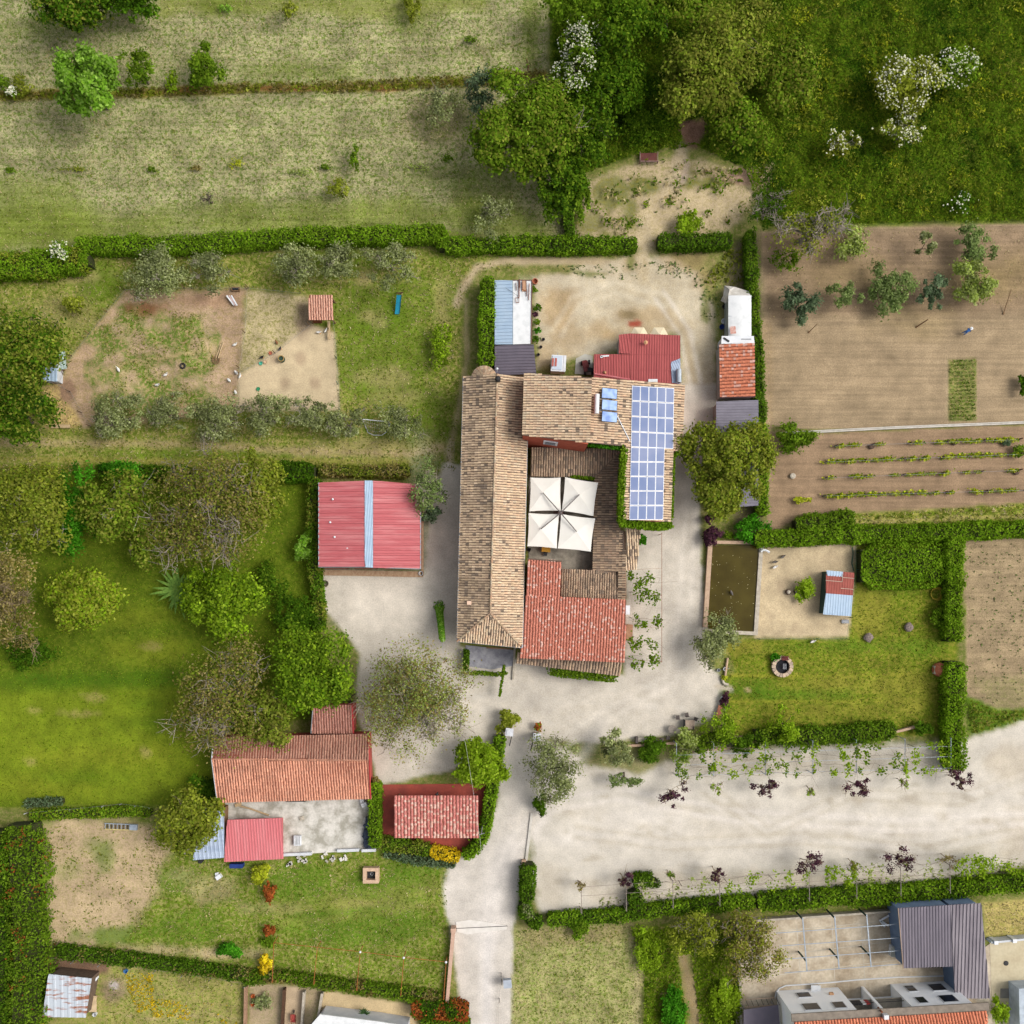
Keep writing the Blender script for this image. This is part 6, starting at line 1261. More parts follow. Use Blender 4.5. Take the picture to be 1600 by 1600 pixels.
HG('hedge', 'dark hedge at the top of the orchard by the garage', [(430,735),(490,738)], 26, 2.2, 'deep')
HG('hedge', 'rusty brown hedge above the red garage', [(498,734),(560,736),(640,735)], 16, 1.4, 'brown', extra=('walnut', .5))
HG('hedge', 'dark low hedge row between pen meadow and orchard', [(150,735),(260,738),(300,740)], 18, 1.6, 'deep')
HG('hedge', 'long clipped hedge above the garden and duck yard', [(1180,842),(1300,836),(1420,832),(1500,830),(1600,826),(1690,822)], 24, 1.8)
HG('hedge', 'wild hedge above the duck yard', [(1245,822),(1290,815),(1335,808)], 26, 1.8, 'green', wob=.6, rough=.3)
HG('hedge', 'tall clipped hedge between garden lawn and ploughed field', [(1494,838),(1494,900),(1492,1003)], 25, 2.2)
HG('hedge', 'tall clipped hedge running down to the parking ground', [(1494,1034),(1493,1110),(1495,1205)], 27, 2.2)
HG('hedge', 'broad flat clipped hedge block in the garden', [(1346,884),(1414,884),(1482,880)], 72, 1.7, 'hedge', dens=60, rough=.12, wob=.0, flat=.25)
HG('hedge', 'flowering mixed hedge along the lower garden wall', [(1180,1150),(1260,1152),(1330,1148),(1400,1142)], 24, 1.4, 'green', wob=.8, rough=.3, extra=('hedged', .45))
HG('hedge', 'low mixed planting left of the garden corner', [(1085,1170),(1110,1158),(1140,1152)], 18, 1.2, 'green', wob=.6, rough=.25)
HG('hedge', 'clipped hedge along the lower edge of the parking ground, left half', [(855,1440),(950,1434),(1020,1424),(1110,1416),(1180,1410)], 19, 1.5, 'hedge', extra=('hedged', .45), wob=.3)
HG('hedge', 'clipped hedge along the lower edge of the parking ground, right half', [(1184,1412),(1300,1404),(1400,1399),(1500,1390),(1600,1380),(1690,1374)], 26, 1.6, 'hedge', extra=('hedged', .4), wob=.3)
HG('hedge', 'dark overgrown hedge standing left of the parking ground', [(826,1352),(824,1385),(822,1412)], 21, 2.0, 'hedged')
HG('hedge', 'rough dark shrubs at the corner of the hay field', [(818,1412),(824,1435),(845,1448)], 22, 1.6, 'hedged', wob=.6, extra=('olive', .3))
HG('hedge', 'dark ivy covered hump among the young plum trees', [(990,1378),(1022,1378),(1022,1388)], 17, 2.0, 'hedged')
HG('hedge', 'ivy covered block below the hump at the plum trees', [(990,1394),(1000,1420)], 20, 1.8, 'hedged')
HG('hedge', 'clipped hedge between concrete yard and pavilion', [(585,1222),(585,1270),(586,1325)], 17, 1.8, 'hedge')
HG('hedge', 'clipped hedge curving along the drive beside the pavilion', [(783,1150),(774,1200),(766,1250),(758,1300),(740,1330),(724,1340)], 15, 1.7, 'hedge', extra=('hedged', .4))
HG('hedge', 'mixed low hedge below the pavilion', [(594,1318),(630,1322),(672,1330)], 19, 1.2, 'green', extra=('walnut', .5), rough=.25)
HG('hedge', 'golden yellow hedge section below the pavilion', [(672,1330),(696,1335),(718,1342)], 17, 1.2, 'gold')
HG('lavender_row', 'grey lavender plants below the pavilion hedge', [(600,1334),(640,1342),(680,1348),(712,1350)], 12, .6, 'dusky', cat='plants')
HG('hedge', 'thick wild hedge down the left edge with rusty leaves', [(30,1290),(34,1380),(40,1480),(36,1620)], 58, 2.4, 'green', dens=60, wob=.7, rough=.5, flat=1.8, extra=('red', .22))
HG('hedge', 'dark outer hedge along the bottom left edge', [(-14,1300),(-8,1450),(-10,1620)], 34, 2.2, 'deep', dens=40, rough=.3)
HG('hedge', 'leafy strip between the orchard lawn and bare plot', [(45,1274),(110,1272),(200,1268),(235,1270)], 14, .9, 'weed', rough=.2, wob=.5)
HG('agave_row', 'blue grey agaves at the lower edge of the orchard lawn', [(38,1256),(70,1254),(98,1252)], 11, .6, 'dusky', cat='plants')
HG('hedge', 'dark hedge between the plot and the rusty shed corner', [(85,1488),(180,1498),(260,1510),(330,1518),(400,1530)], 17, 1.2, 'hedged', extra=('brown', .3), wob=.4)
HG('hedge', 'mixed hedge behind the rusty frame', [(378,1530),(440,1528),(520,1540),(600,1550),(690,1562)], 17, 1.1, 'green', extra=('brown', .4), wob=.7, rough=.25)
HG('hedge', 'rust red hedge beside the sand terrace', [(642,1578),(690,1580),(732,1584)], 26, 1.6, 'red', extra=('deep', .5))
HG('hedge', 'green shrubs below the rust red hedge', [(660,1604),(735,1604)], 18, 1.2, 'green')
# ivy on the east wing
def ivy(label, pts, wpx, z0, z1, n, style='laurel', drop=.8):
    R = np.random.default_rng(int(pts[0][0]) + int(pts[0][1])); P = [W(*p, z1) for p in pts]; L = along([(q.x, q.y) for q in P]); s = R.random(n) * L[-1]; pa = np.array(P)
    idx = np.clip(np.searchsorted(L, s) - 1, 0, len(P) - 2); La = np.array(L); f = ((s - La[idx]) / (La[idx+1] - La[idx] + 1e-9))[:, None]; c = pa[idx] * (1 - f) + pa[idx+1] * f
    ww = wpx * S; c[:, :2] += R.uniform(-.5, .5, (n, 2)) * ww; c[:, 2] = np.where(R.random(n) < .6, z1 + R.normal(size=n) * .15, R.uniform(z0, z1, n))
    t = thing('ivy', label, 'ivy', Vector((P[0].x, P[0].y, 0))); o = np.array(t.location)
    link('foliage', leaves(c - o, np.array([0, 0, .8]) + R.normal(size=(n, 3)) * .5, .15 * R.uniform(.6, 1.4, n), palette(PAL[style], n, R), .7, R), LEAF, t)
    MB().path([Vector((p.x, p.y, z1 * .9)) for p in P], .03, 4).tube((P[0].x, P[0].y, 0), (P[0].x, P[0].y, z1), .05).part('stem', BARK, t)
ivy('ivy along the courtyard side of the east wing', [(976,700),(973,740),(971,780),(972,815)], 10, 4.2, 6.4, 2600, 'hedge')
ivy('ivy around the lower end of the east wing below the panels', [(972,817),(1000,820),(1030,823),(1048,820)], 11, 3.6, 5.4, 2200, 'hedge')
ivy('ivy on the outer right side of the east wing', [(1066,704),(1052,712),(1050,760),(1049,810)], 6, 2.5, 5.2, 1300, 'hedge')
ivy('ivy creeping under the eaves at the courtyard corner', [(905,692),(940,697),(972,700)], 5, 5.0, 6.2, 500, 'laurel')
ivy('green creeper at the lean-to eave behind the umbrellas', [(893,745),(910,746),(928,748)], 4, 2.2, 2.9, 260, 'green')
ivy('ivy tuft beside the small old tile canopy', [(1002,838),(1005,846)], 10, .3, 1.6, 350, 'laurel')
ivy('vine growing along the front edge of the grey tiled porch', [(860,1048),(890,1053),(930,1057),(960,1059)], 13, 1.6, 2.4, 1300, 'green')
ivy('low box hedge left of the porch slab', [(729,1018),(728,1046)], 8, .3, 1.1, 700, 'hedged')
ivy('trailing vine along the lower edge of the porch slab', [(735,1052),(757,1052),(775,1054),(790,1052)], 6, 1.4, 1.9, 420, 'green')
ivy('vine hanging from the porch corner towards the gravel', [(788,1040),(784,1064),(781,1088)], 3, 1.2, 1.7, 200, 'green')
# ------------------------------------------------------------------ pond, pergolas, fences, garden things, animals, people
pd = thing('pond', 'rectangular garden pond of brown water with stone rims', 'pond', W(1145,920))
pw = [W(1113,852,.35), W(1188,852,.35), W(1178,988,.35), W(1104,980,.35)]
MB().quad(*pw).part('water', M('pond_water', A(70,60,20), A(84,74,28), sc=.4, rough=.12, spec=.12), pd)
def rim(x0, y0, x1, y1, w_, h, m=STONE, nm='rim'):
    a, b = W(x0, y0, h), W(x1, y1, h); d = (b - a); d.z = 0; d.normalize(); n = Vector((-d.y, d.x, 0)) * (w_ / 2); MB().prism([(a + n)[:2], (b + n)[:2], (b - n)[:2], (a - n)[:2]], 0, h).part(nm, m, pd)
rim(1110,850,1102,980,.55,.55, M('rim_tan', A(206,176,148), A(186,156,130), sc=3)); rim(1190,850,1181,990,.5,.5); rim(1104,986,1184,990,.45,.48); rim(1110,847,1178,848,.4,.5, M('rim_tan'))
MB().tube(W(1189,858,.6), W(1194,853,.7), .08).path([W(1189,862,.7), W(1192,859,.75), W(1198,860,.7), W(1202,863,.6)], .14, 6).part('inlet_pipe', WHITEM, pd)
mb = MB(); R = np.random.default_rng(8)
for i in range(46): q = W(R.uniform(1112,1180), R.uniform(860,975), .356); s_ = R.uniform(.02, .06); mb.box((q.x, q.y, .357), (s_*2, s_, .01), R.uniform(0, 3))
tag(mb.part('floating_leaves', M('float_pale', A(200,190,140)), pd), kind='stuff')
q = W(1141,926); 
def bird(name, label, px, py, rz, colr, sc=1.0, z=0., group=None, cat='goose', neck=True):
    """one continuous body: tail, belly, breast, neck, head and beak as a skinned loft"""
    t = thing(name, label, cat, W(px, py, z), group, rz)
    st = [(-.42,.34,.02),(-.34,.32,.09),(-.2,.30,.17),(0,.29,.20),(.16,.31,.17),(.25,.38,.11),(.29,.5,.065),(.31,.64,.05),(.36,.72,.062),(.42,.72,.045),(.5,.70,.014)] if neck else [(-.3,.36,.015),(-.22,.3,.06),(-.1,.24,.12),(.03,.23,.13),(.12,.27,.1),(.17,.34,.06),(.2,.4,.05),(.25,.41,.035),(.3,.4,.01)]
    vs = []; n = 8
    for k, (x, z_, r) in enumerate(st):
        a = Vector((st[min(k+1, len(st)-1)][0] - st[max(k-1, 0)][0], 0, st[min(k+1, len(st)-1)][1] - st[max(k-1, 0)][1])).normalized(); u = Vector((0, 1, 0)); v = a.cross(u)
        for i in range(n): an = 2 * math.pi * i / n; p = Vector((x, 0, z_)) + u * math.cos(an) * r + v * math.sin(an) * r * .9; vs.append(tuple(p * sc))
    fs = [(k*n + i, k*n + (i+1) % n, (k+1)*n + (i+1) % n, (k+1)*n + i) for k in range(len(st) - 1) for i in range(n)] + [tuple(range(n))[::-1], tuple(range((len(st)-1)*n, len(st)*n))]
    MB().add(vs, fs).part('body', colr, t, smooth=True, local=True)
    for s_ in (-1, 1):
        MB().tube((.02*sc, s_*.07*sc, .16*sc), (.04*sc, s_*.07*sc, .02*sc), .02*sc, .015*sc, 5).box((.08*sc, s_*.07*sc, .01), (.12*sc, .07*sc, .02)).part('leg', M('bird_leg', A(220,140,50)), t, local=True)
        MB().add([(-.3*sc, s_*.1*sc, .36*sc), (.12*sc, s_*.17*sc, .40*sc), (.1*sc, s_*.215*sc, .28*sc), (-.28*sc, s_*.13*sc, .28*sc)] if neck else [(-.2*sc, s_*.07*sc, .3*sc), (.06*sc, s_*.12*sc, .3*sc), (.06*sc, s_*.14*sc, .2*sc), (-.18*sc, s_*.09*sc, .2*sc)], [(0,1,2,3)]).part('wing', colr, t, local=True)
    return t
WHF = M('white_feathers', A(240,238,232), A(226,222,214), sc=6); BLF = M('black_feathers', A(48,44,46), A(36,34,36), sc=6); BRF = M('brown_feathers', A(150,100,62), A(120,78,50), sc=6)
G_ = 'white geese in the pen'
for x, y, a, ds in ((368,539,.4,'near the fence above the wooden spool'),(370,583,-.9,'by the fence beside the sand, uppermost of three'),(359,595,-.8,'left one of the three beside the sand fence'),(369,614,-1.2,'lowest of the three beside the sand fence'),(186,578,2.0,'at the left end of the trodden path'),(260,586,.5,'on the bare patch in mid pen'),(247,602,.1,'on the grass below the bare patch')): bird('goose', 'white goose ' + ds, x, y, a, WHF, .85, group=G_)
for x, y, a, c, ds in ((410,559,.5,BLF,'black hen at the sloping fence, left one'),(438,546,1.,BLF,'black hen at the sloping fence, right one'),(433,536,2.,BRF,'brown hen just above the sloping fence'),(499,520,0,WHF,'white hen in front of the terracotta hut, left one'),(510,517,1,WHF,'white hen in front of the terracotta hut, right one'),(272,619,.6,BRF,'brown hen on the grass at the bottom of the pen'),(376,588,1.2,WHF,'white hen on the sand just right of the fence')): bird('hen', ds, x, y, a, c, 1.15, cat='hen', neck=False)
for x, y, a, c, ds in ((1210,886,.5,WHF,'white duck near the pond pipe in the duck yard'),(1222,870,.6,M('grey_feathers', A(120,112,104), A(90,84,80), sc=6),'grey duck right of the white duck'),(1210,878,.2,M('grey_feathers'),'grey duck just above the white duck'),(1269,1002,.4,WHF,'white duck outside the duck yard fence'),(1142,926,2.,M('grey_feathers'),'grey duck swimming in the middle of the pond')): bird('duck', ds, x, y, a, c, 1.3, .3 if 'swim' in ds else 0, cat='duck', neck=False)
# kitchen garden person
def limb(mb, a, b, r0, r1): mb.tube(a, b, r0, r1, 8)
ps = thing('person', 'person in blue shirt and white hat bending over the ploughed field', 'person', W(1504,522), None, .6)
me = bpy.data.meshes.new('body'); jn = {'pel':(0,0,.92,.15),'wa':(.14,0,1.05,.14),'ch':(.34,0,1.16,.16),'nk':(.47,0,1.2,.06),'hd':(.6,0,1.22,.105),'hd2':(.68,0,1.17,.085),'hl':(-.02,.1,.86,.11),'kl':(.06,.13,.48,.075),'al':(-.06,.14,.08,.05),'fl':(.1,.15,.04,.045),'hr':(-.02,-.1,.86,.11),'kr':(.12,-.13,.49,.075),'ar':(.02,-.15,.08,.05),'fr':(.18,-.16,.04,.045),'sl':(.38,.19,1.14,.07),'el':(.46,.24,.86,.05),'wl':(.56,.2,.62,.035),'hal':(.6,.19,.53,.035),'sr':(.38,-.19,1.14,.07),'er':(.48,-.25,.87,.05),'wr':(.6,-.2,.64,.035),'har':(.64,-.19,.55,.035)}
ks = list(jn); ed = [('pel','wa'),('wa','ch'),('ch','nk'),('nk','hd'),('hd','hd2'),('pel','hl'),('hl','kl'),('kl','al'),('al','fl'),('pel','hr'),('hr','kr'),('kr','ar'),('ar','fr'),('ch','sl'),('sl','el'),('el','wl'),('wl','hal'),('ch','sr'),('sr','er'),('er','wr'),('wr','har')]
me.from_pydata([jn[k][:3] for k in ks], [(ks.index(a), ks.index(b)) for a, b in ed], []); bo = link('body', me, None, ps)
sk = bo.modifiers.new('skin', 'SKIN')
if not me.skin_vertices: 
    pass
for i, k in enumerate(ks):
    if me.skin_vertices: me.skin_vertices[0].data[i].radius = (jn[k][3],) * 2; me.skin_vertices[0].data[i].use_root = (i == 0)
bo.modifiers.new('sub', 'SUBSURF').levels = 1
me.materials.append(M('blue_cloth', A(58,112,178), A(44,92,156), sc=6))
MB().lathe([(.2, .0), (.2, .015), (.115, .03), (.11, .11), (0, .15)], 14, (.62, 0, 1.28)).part('hat', WHITEM, ps, local=True)
MB().lathe([(.0, 0), (.07, .02), (.085, .08), (.05, .14), (0, .15)], 10, (.66, 0, 1.12)).part('face', M('skin', A(206,160,130)), ps, smooth=True, local=True)
for s_ in (-1, 1):
    mb = MB(); mb.box((.63, s_*.19, .5), (.06, .03, .09))
    for k in range(4): mb.tube((.64 + .012*k, s_*(.175 + .012*k), .47), (.66 + .012*k, s_*(.175 + .012*k), .40 + .01*abs(k-1.5)), .008, .006, 5)
    mb.tube((.61, s_*.17, .5), (.59, s_*.155, .44), .009, .007, 5); mb.part('hand', M('skin'), ps, local=True)
MB().lathe([(.15, 0), (.13, .35), (.16, .38)], 10, (-.0, 0, .58)).part('trousers', M('pale_jeans', A(190,204,222), A(170,186,208)), ps, local=True)

# vine rows
VP = None; rows = [('first trained row below the white kerb', 1312, 1590, 697, 687), ('second trained row', 1296, 1590, 722, 710), ('third trained row', 1296, 1590, 747, 735), ('fourth and lowest trained row', 1294, 1600, 775, 766)]
R = np.random.default_rng(21)
def vine_proto(seed):
    R = np.random.default_rng(seed); t = thing('grape_vine', '', 'vine', (0, 0, 0)); n = 75
    P = np.stack([R.normal(size=n) * .42, R.normal(size=n) * .13, np.clip(.55 + R.normal(size=n) * .2, .1, 1)], 1)
    link('foliage', leaves(P, np.array([0, 0, 1.]) + R.normal(size=(n, 3)) * .5, .13 * R.uniform(.6, 1.4, n), palette(PAL['ylime'] + PAL['green'][:2], n, R), .8, R), LEAF, t)
    MB().tube((0, 0, 0), (.05, .02, .55), .03, .02, 5).tube((.05, .02, .55), (-.5, 0, .6), .02, .012, 4).tube((.05, .02, .55), (.5, 0, .62), .02, .012, 4).part('stem', BARK, t, local=True); return t
vps = [vine_proto(k) for k in range(4)]; used = [False] * 4
GATT = 'grape vines trained in rows'
ORD = ['first','second','third','fourth','fifth','sixth','seventh','eighth','ninth','tenth','eleventh','twelfth','thirteenth','fourteenth','fifteenth','sixteenth','seventeenth','eighteenth','nineteenth']
for ri, (ds, x0, x1, y0, y1) in enumerate(rows):
    x = x0; cnt = 0
    while x < x1:
        if R.random() < .82:
            y = y0 + (y1 - y0) * (x - x0) / (x1 - x0); k = int(R.integers(0, 4)); lb = ORD[cnt] + ' leafy grape vine from the left in the ' + ds; cnt += 1
            if not used[k]: o = vps[k]; used[k] = True; o.location = W(x, y); o.rotation_euler = (0, 0, .05); o.scale = (1, 1, 1)
            else: o = copy_tree(vps[k], W(x, y), R.uniform(-.2, .2), R.uniform(.75, 1.2))
            o['label'] = lb; o['group'] = GATT
        x += R.uniform(15, 24)
    t = thing('vine_trellis', 'posts and wires of the ' + ds, 'trellis', W(x0, y0))
    for k in range(6):
        xx = x0 - 8 + (x1 - x0 + 8) * k / 5; yy = y0 + (y1 - y0) * (xx - x0) / (x1 - x0); q = W(xx, yy); MB().box((q.x, q.y, .6), (.14, .14, 1.2)).part('post', M('post_brown', A(96,66,44), A(76,52,36), sc=4), t)
    for z in (.6, 1.1): MB().tube(W(x0 - 8, y0, z), W(x1, y1, z), .012, .012, 3).part('wire', GUTTER, t)
bush('grape_vine', 'lone leafy vine left of the lowest trained row', 1251, 782, 15, 'ylime', ry=5, h=.8, n=120, cat='vine')
kb = thing('irrigation_kerb', 'long white concrete channel across the ploughed land', 'kerb', W(1440,668)); 
pts = [(1220,677),(1282,674),(1400,668),(1500,664),(1600,660),(1690,656)]
for a, b in zip(pts[:-1], pts[1:]):
    p, q = W(*a, .2), W(*b, .2); d = (q - p).normalized(); n = Vector((-d.y, d.x, 0))
    MB().prism([(p + n*.16)[:2], (q + n*.16)[:2], (q + n*.06)[:2], (p + n*.06)[:2]], 0, .25).prism([(p - n*.06)[:2], (q - n*.06)[:2], (q - n*.16)[:2], (p - n*.16)[:2]], 0, .25).prism([(p + n*.06)[:2], (q + n*.06)[:2], (q - n*.06)[:2], (p - n*.06)[:2]], 0, .12).part('section', M('kerb_white', A(222,216,206), A(196,190,178), sc=2), kb)
for x, y, lb in ((1361,698,'dark stump in the first vine row, left one'),(1490,692,'dark stump in the first vine row, right one'),(1587,738,'dark stump at the end of the third vine row'),(1238,744,'grey stone pile on the vineyard soil')):
    q = W(x, y); mb = MB().lathe([(.34, 0), (.3, .12), (.36, .3), (.2, .36), (0, .34)], 9, (q.x, q.y, 0)); mb.single('tree_stump', M('stump', A(104,82,66), A(80,62,50), sc=5) if 'dark' in lb else STONE, lb, 'stump')
for x0, y0, x1, y1, lb in ((1264,519,1277,506,'dark pole leaning in the ploughed field, left one'),(1432,511,1450,499,'thick dark pole leaning in the ploughed field'),(1568,490,1580,452,'thin pole at the right of the ploughed field')) :
    a, b = W(x0, y0, 0), W(x1, y1, 1.3); mb = MB().tube(a, b, .1 if 'thick' in lb else .06, .07 if 'thick' in lb else .04, 7).lathe([(.14, 0), (.12, .1), (0, .14)], 7, tuple(a)); mb.single('wooden_pole', WOOD, lb, 'pole', loc=tuple(a))
q = W(1573,692); bush('agave', 'dark blue green agave plant at the right of the vine rows', 1573, 692, 7, 'dusky', ry=5, h=.6, n=160, cat='plant')
bush('bush', 'green plant at the right end of the second vine row', 1593, 706, 12, 'green', ry=10, h=1.0, n=350)
bush('bush', 'dark round bush cut by the right edge above the kerb', 1600, 600, 9, 'deep', ry=14, h=1.4, n=420)

# pergolas
def pergola(name, label, rails, beams, z, posts, mat, rad=.045):
    c = W(*posts[0]); t = thing(name, label, 'pergola', c)
    for a, b in rails: MB().tube(W(*a, z), W(*b, z), rad * .5, rad * .5, 4).part('wire', mat, t)
    for a, b in beams: MB().tube(W(*a, z), W(*b, z), rad, rad, 5).part('beam', mat, t)
    for p in posts: q = W(*p, z); MB().tube((q.x, q.y, 0), (q.x, q.y, z), rad * 1.3, rad * 1.1, 6).part('post', mat, t)
    return t
BX = (1057, 1115, 1196, 1270, 1338, 1414, 1486)
pg = pergola('vine_pergola', 'light pergola of pale poles and wires along the upper parking edge', [((1057,1180),(1486,1166)),((1057,1196),(1486,1182)),((1057,1212),(1486,1200))], [((x, 1162 - (x - 1057) * .02), (x, 1214 - (x - 1057) * .02)) for x in BX], 2.3, [(x, yy - (x - 1057) * .02) for x in BX for yy in (1162, 1213)], STEEL)
BX2 = (908, 978, 1051, 1124, 1264, 1338, 1407, 1484)
pg2 = pergola('vine_pergola', 'light pergola of grey poles along the lower parking edge', [((908,1386),(1484,1348)),((908,1400),(1484,1364))], [((x, 1384 - (x - 908) * .064), (x + 1, 1428 - (x - 908) * .055)) for x in BX2], 2.3, [(x, yy - (x - 908) * .06) for x in BX2 for yy in (1386, 1426)], M('pole_grey', A(160,148,138), A(136,124,114), sc=4))
pg3 = pergola('side_pergola', 'thin rusty pergola frame over the vines right of the dining hall', [((985,890),(1034,888)),((985,930),(1034,930)),((985,980),(1034,980)),((985,1030),(1034,1034))], [((1034,832),(1034,1036))], 2.4, [(1034,834),(1034,930),(1034,1034),(985,1030)], M('rust_pole', A(166,120,92), A(146,100,76), sc=4), .035)
pg4 = thing('rusty_pergola', 'rusty orange pole frame on the lower lawn', 'frame', W(560,1500)); z = 2.0; RP = M('rust_orange', A(176,106,52), A(156,90,44), sc=4)
tops = [(428,1473),(496,1480),(563,1487),(631,1496),(697,1503)]; bots = [(425,1535),(490,1538),(557,1548),(626,1556),(693,1562)]
for a, b in zip(tops[:-1], tops[1:]): MB().tube(W(*a, z), W(*b, z), .035, .035, 5).part('rail', RP, pg4)
for a, b in zip(tops, bots): MB().tube(W(*a, z), W(*b, z), .04, .04, 5).part('beam', RP, pg4); q = W(*a, z); MB().tube((q.x, q.y, 0), (q.x, q.y, z), .05).part('post', RP, pg4); q = W(*b, z); MB().tube((q.x, q.y, 0), (q.x, q.y, z), .05).part('post', RP, pg4)
for a in tops[2:]: q = W(*a, z); MB().lathe([(0, 0), (.14, .05), (.14, .16), (0, .22)], 8, (q.x, q.y, z)).part('cap', WHITEM, pg4)
def vine_cover(label, segs, z, n, style, seed, spread=4.):
    R = np.random.default_rng(seed); t = thing('climbing_vine', label, 'vine', W(*segs[0][0])); P = []; mb = MB()
    for a, b in segs:
        m = n // len(segs); clu = R.random(max(3, m // 22)); i = R.integers(0, len(clu), m); f = np.clip(clu[i] + R.normal(size=m) * .035, 0, 1)
        x = a[0] + (b[0]-a[0]) * f + R.normal(size=m) * spread * .5; y = a[1] + (b[1]-a[1]) * f + R.normal(size=m) * spread
        P.append(np.array([W(u, v, z) for u, v in zip(x, y)]) + np.stack([np.zeros(m), np.zeros(m), R.normal(size=m) * .12], 1))
        pts = [W(a[0] + (b[0]-a[0]) * k / 6 + R.normal() * 1.5, a[1] + (b[1]-a[1]) * k / 6 + R.normal() * 2, z + .05) for k in range(7)]; mb.path(pts, .018, 4)
        for k in range(0, 7, 2): e = pts[k] + Vector((R.normal() * .8, R.normal() * .8, 0)); mb.tube(pts[k], e, .014, .008, 3)
    q = W(*segs[0][0]); mb.tube((q.x, q.y, 0), (q.x, q.y, z), .035)
    P = np.concatenate(P); nn = len(P); link('foliage', leaves(P - np.array(t.location), np.array([0, 0, 1.2]) + R.normal(size=(nn, 3)) * .5, .15 * R.uniform(.5, 1.4, nn), palette(PAL[style], nn, R), .75, R), LEAF, t); mb.part('stem', BARK, t)
names = ('leftmost', 'second', 'third', 'fourth', 'fifth', 'rightmost')
for i in range(6):
    x0, x1 = BX[i] + 4, BX[i+1] - 2; dy = -(x0 - 1057) * .02
    vine_cover(f'{names[i]} bay of climbing vine on the upper parking pergola', [((x0, y + dy), (x1, y + dy + 3)) for y in (1170, 1184, 1198, 1210)] + [((BX[i], 1165 + dy), (BX[i] + 2, 1214 + dy))], 2.35, 330, 'lime' if i % 2 else 'green', 40 + i)
for i, (x0, x1, dn, nn) in enumerate(((1000,1060,'beside the ivy hump',130),(1060,1120,'second from the ivy hump',90),(1130,1200,'in the middle of the row',150),(1200,1262,'left of the tall plum',150),(1290,1338,'bright one right of the tall plum',420),(1345,1400,'thin one before the broad plum',90),(1412,1470,'withered one right of the broad plum',110),(1495,1590,'dense one near the right edge',620))):
    yy = 1398 - (x0 - 1000) * .07; vine_cover('climbing vine on the lower parking pergola, ' + dn, [((x0, yy + dy), (x1, yy + dy - 3)) for dy in (-18, -8, 2)], 2.2, nn, 'pale' if i in (0, 1, 5, 6) else 'lime', 60 + i)
for i, (y, dn) in enumerate(((900,'uppermost'),(925,'second'),(965,'third'),(1000,'fourth'),(1026,'lowest'))): vine_cover(f'{dn} strand of vine on the rusty side pergola', [((984, y), (1030, y + 4)), ((988, y + 12), (1030, y + 10))], 2.4, 190, 'green', 80 + i, 4.5)
for i, (a, b, dn) in enumerate((((1140,694),(1140,694),''),)): pass
# plum trees
PLG = 'young purple plum trees by the parking ground'
for x, y, r, lb in ((1050,1240,20,'purple plum tree at the left end of the upper pergola'),(1192,1232,16,'purple plum tree second from left below the upper pergola'),(1338,1227,17,'purple plum tree third from left below the upper pergola'),(1496,1217,17,'purple plum tree at the foot of the tall right hedge'),(973,1374,12,'small purple plum tree beside the ivy hump'),(1120,1363,11,'smallest purple plum tree of the lower row'),(1261,1351,18,'purple plum tree in the middle of the lower row'),(1409,1344,21,'largest purple plum tree of the lower row')):
    T('plum_tree', lb, x, y, r * 1.2, 2.6, 'purple', ry=r * 1.0, rz=.9, leaf=.17, n=int(r * 22), ncl=12, cr=.3, sub=2, bark=BARK_BROWN, shell=.75, low=-.1, trunk_r=.06, group=PLG)
for x, y, r, st, lb in ((1118,1232,10,'lime','small green sapling between the first two upper plum trees'),(1270,1234,11,'lime','small green sapling between the second and third upper plum trees'),(1414,1222,10,'lime','small green sapling right of the third upper plum tree'),(905,1385,10,'brown','withered sapling at the left end of the lower row'),(1047,1368,9,'green','green sapling between the ivy hump and smallest plum'),(1336,1350,9,'yellow','yellow sapling left of the largest lower plum'),(1484,1342,14,'brown','withered sapling right of the largest lower plum')):
    T('sapling', lb, x, y, r, 2.4, st, rz=.8, leaf=.15, n=70, ncl=8, sub=2, bark=BARK_BROWN, trunk_r=.05)
# garden wall above the parking ground
gw = thing('garden_wall', 'low tan wall between the garden and the parking ground', 'wall', W(1200,1165))
for a, b in (((975,1165),(1060,1160)),((1078,1172),(1180,1166)),((1135,1152),(1200,1150)),((1385,1146),(1440,1132))):
    p, q = W(*a), W(*b); d = (q - p).normalized(); n = Vector((-d.y, d.x, 0)) * .14; MB().prism([(p + n)[:2], (q + n)[:2], (q - n)[:2], (p - n)[:2]], 0, .55).part('masonry', M('rim_tan'), gw)
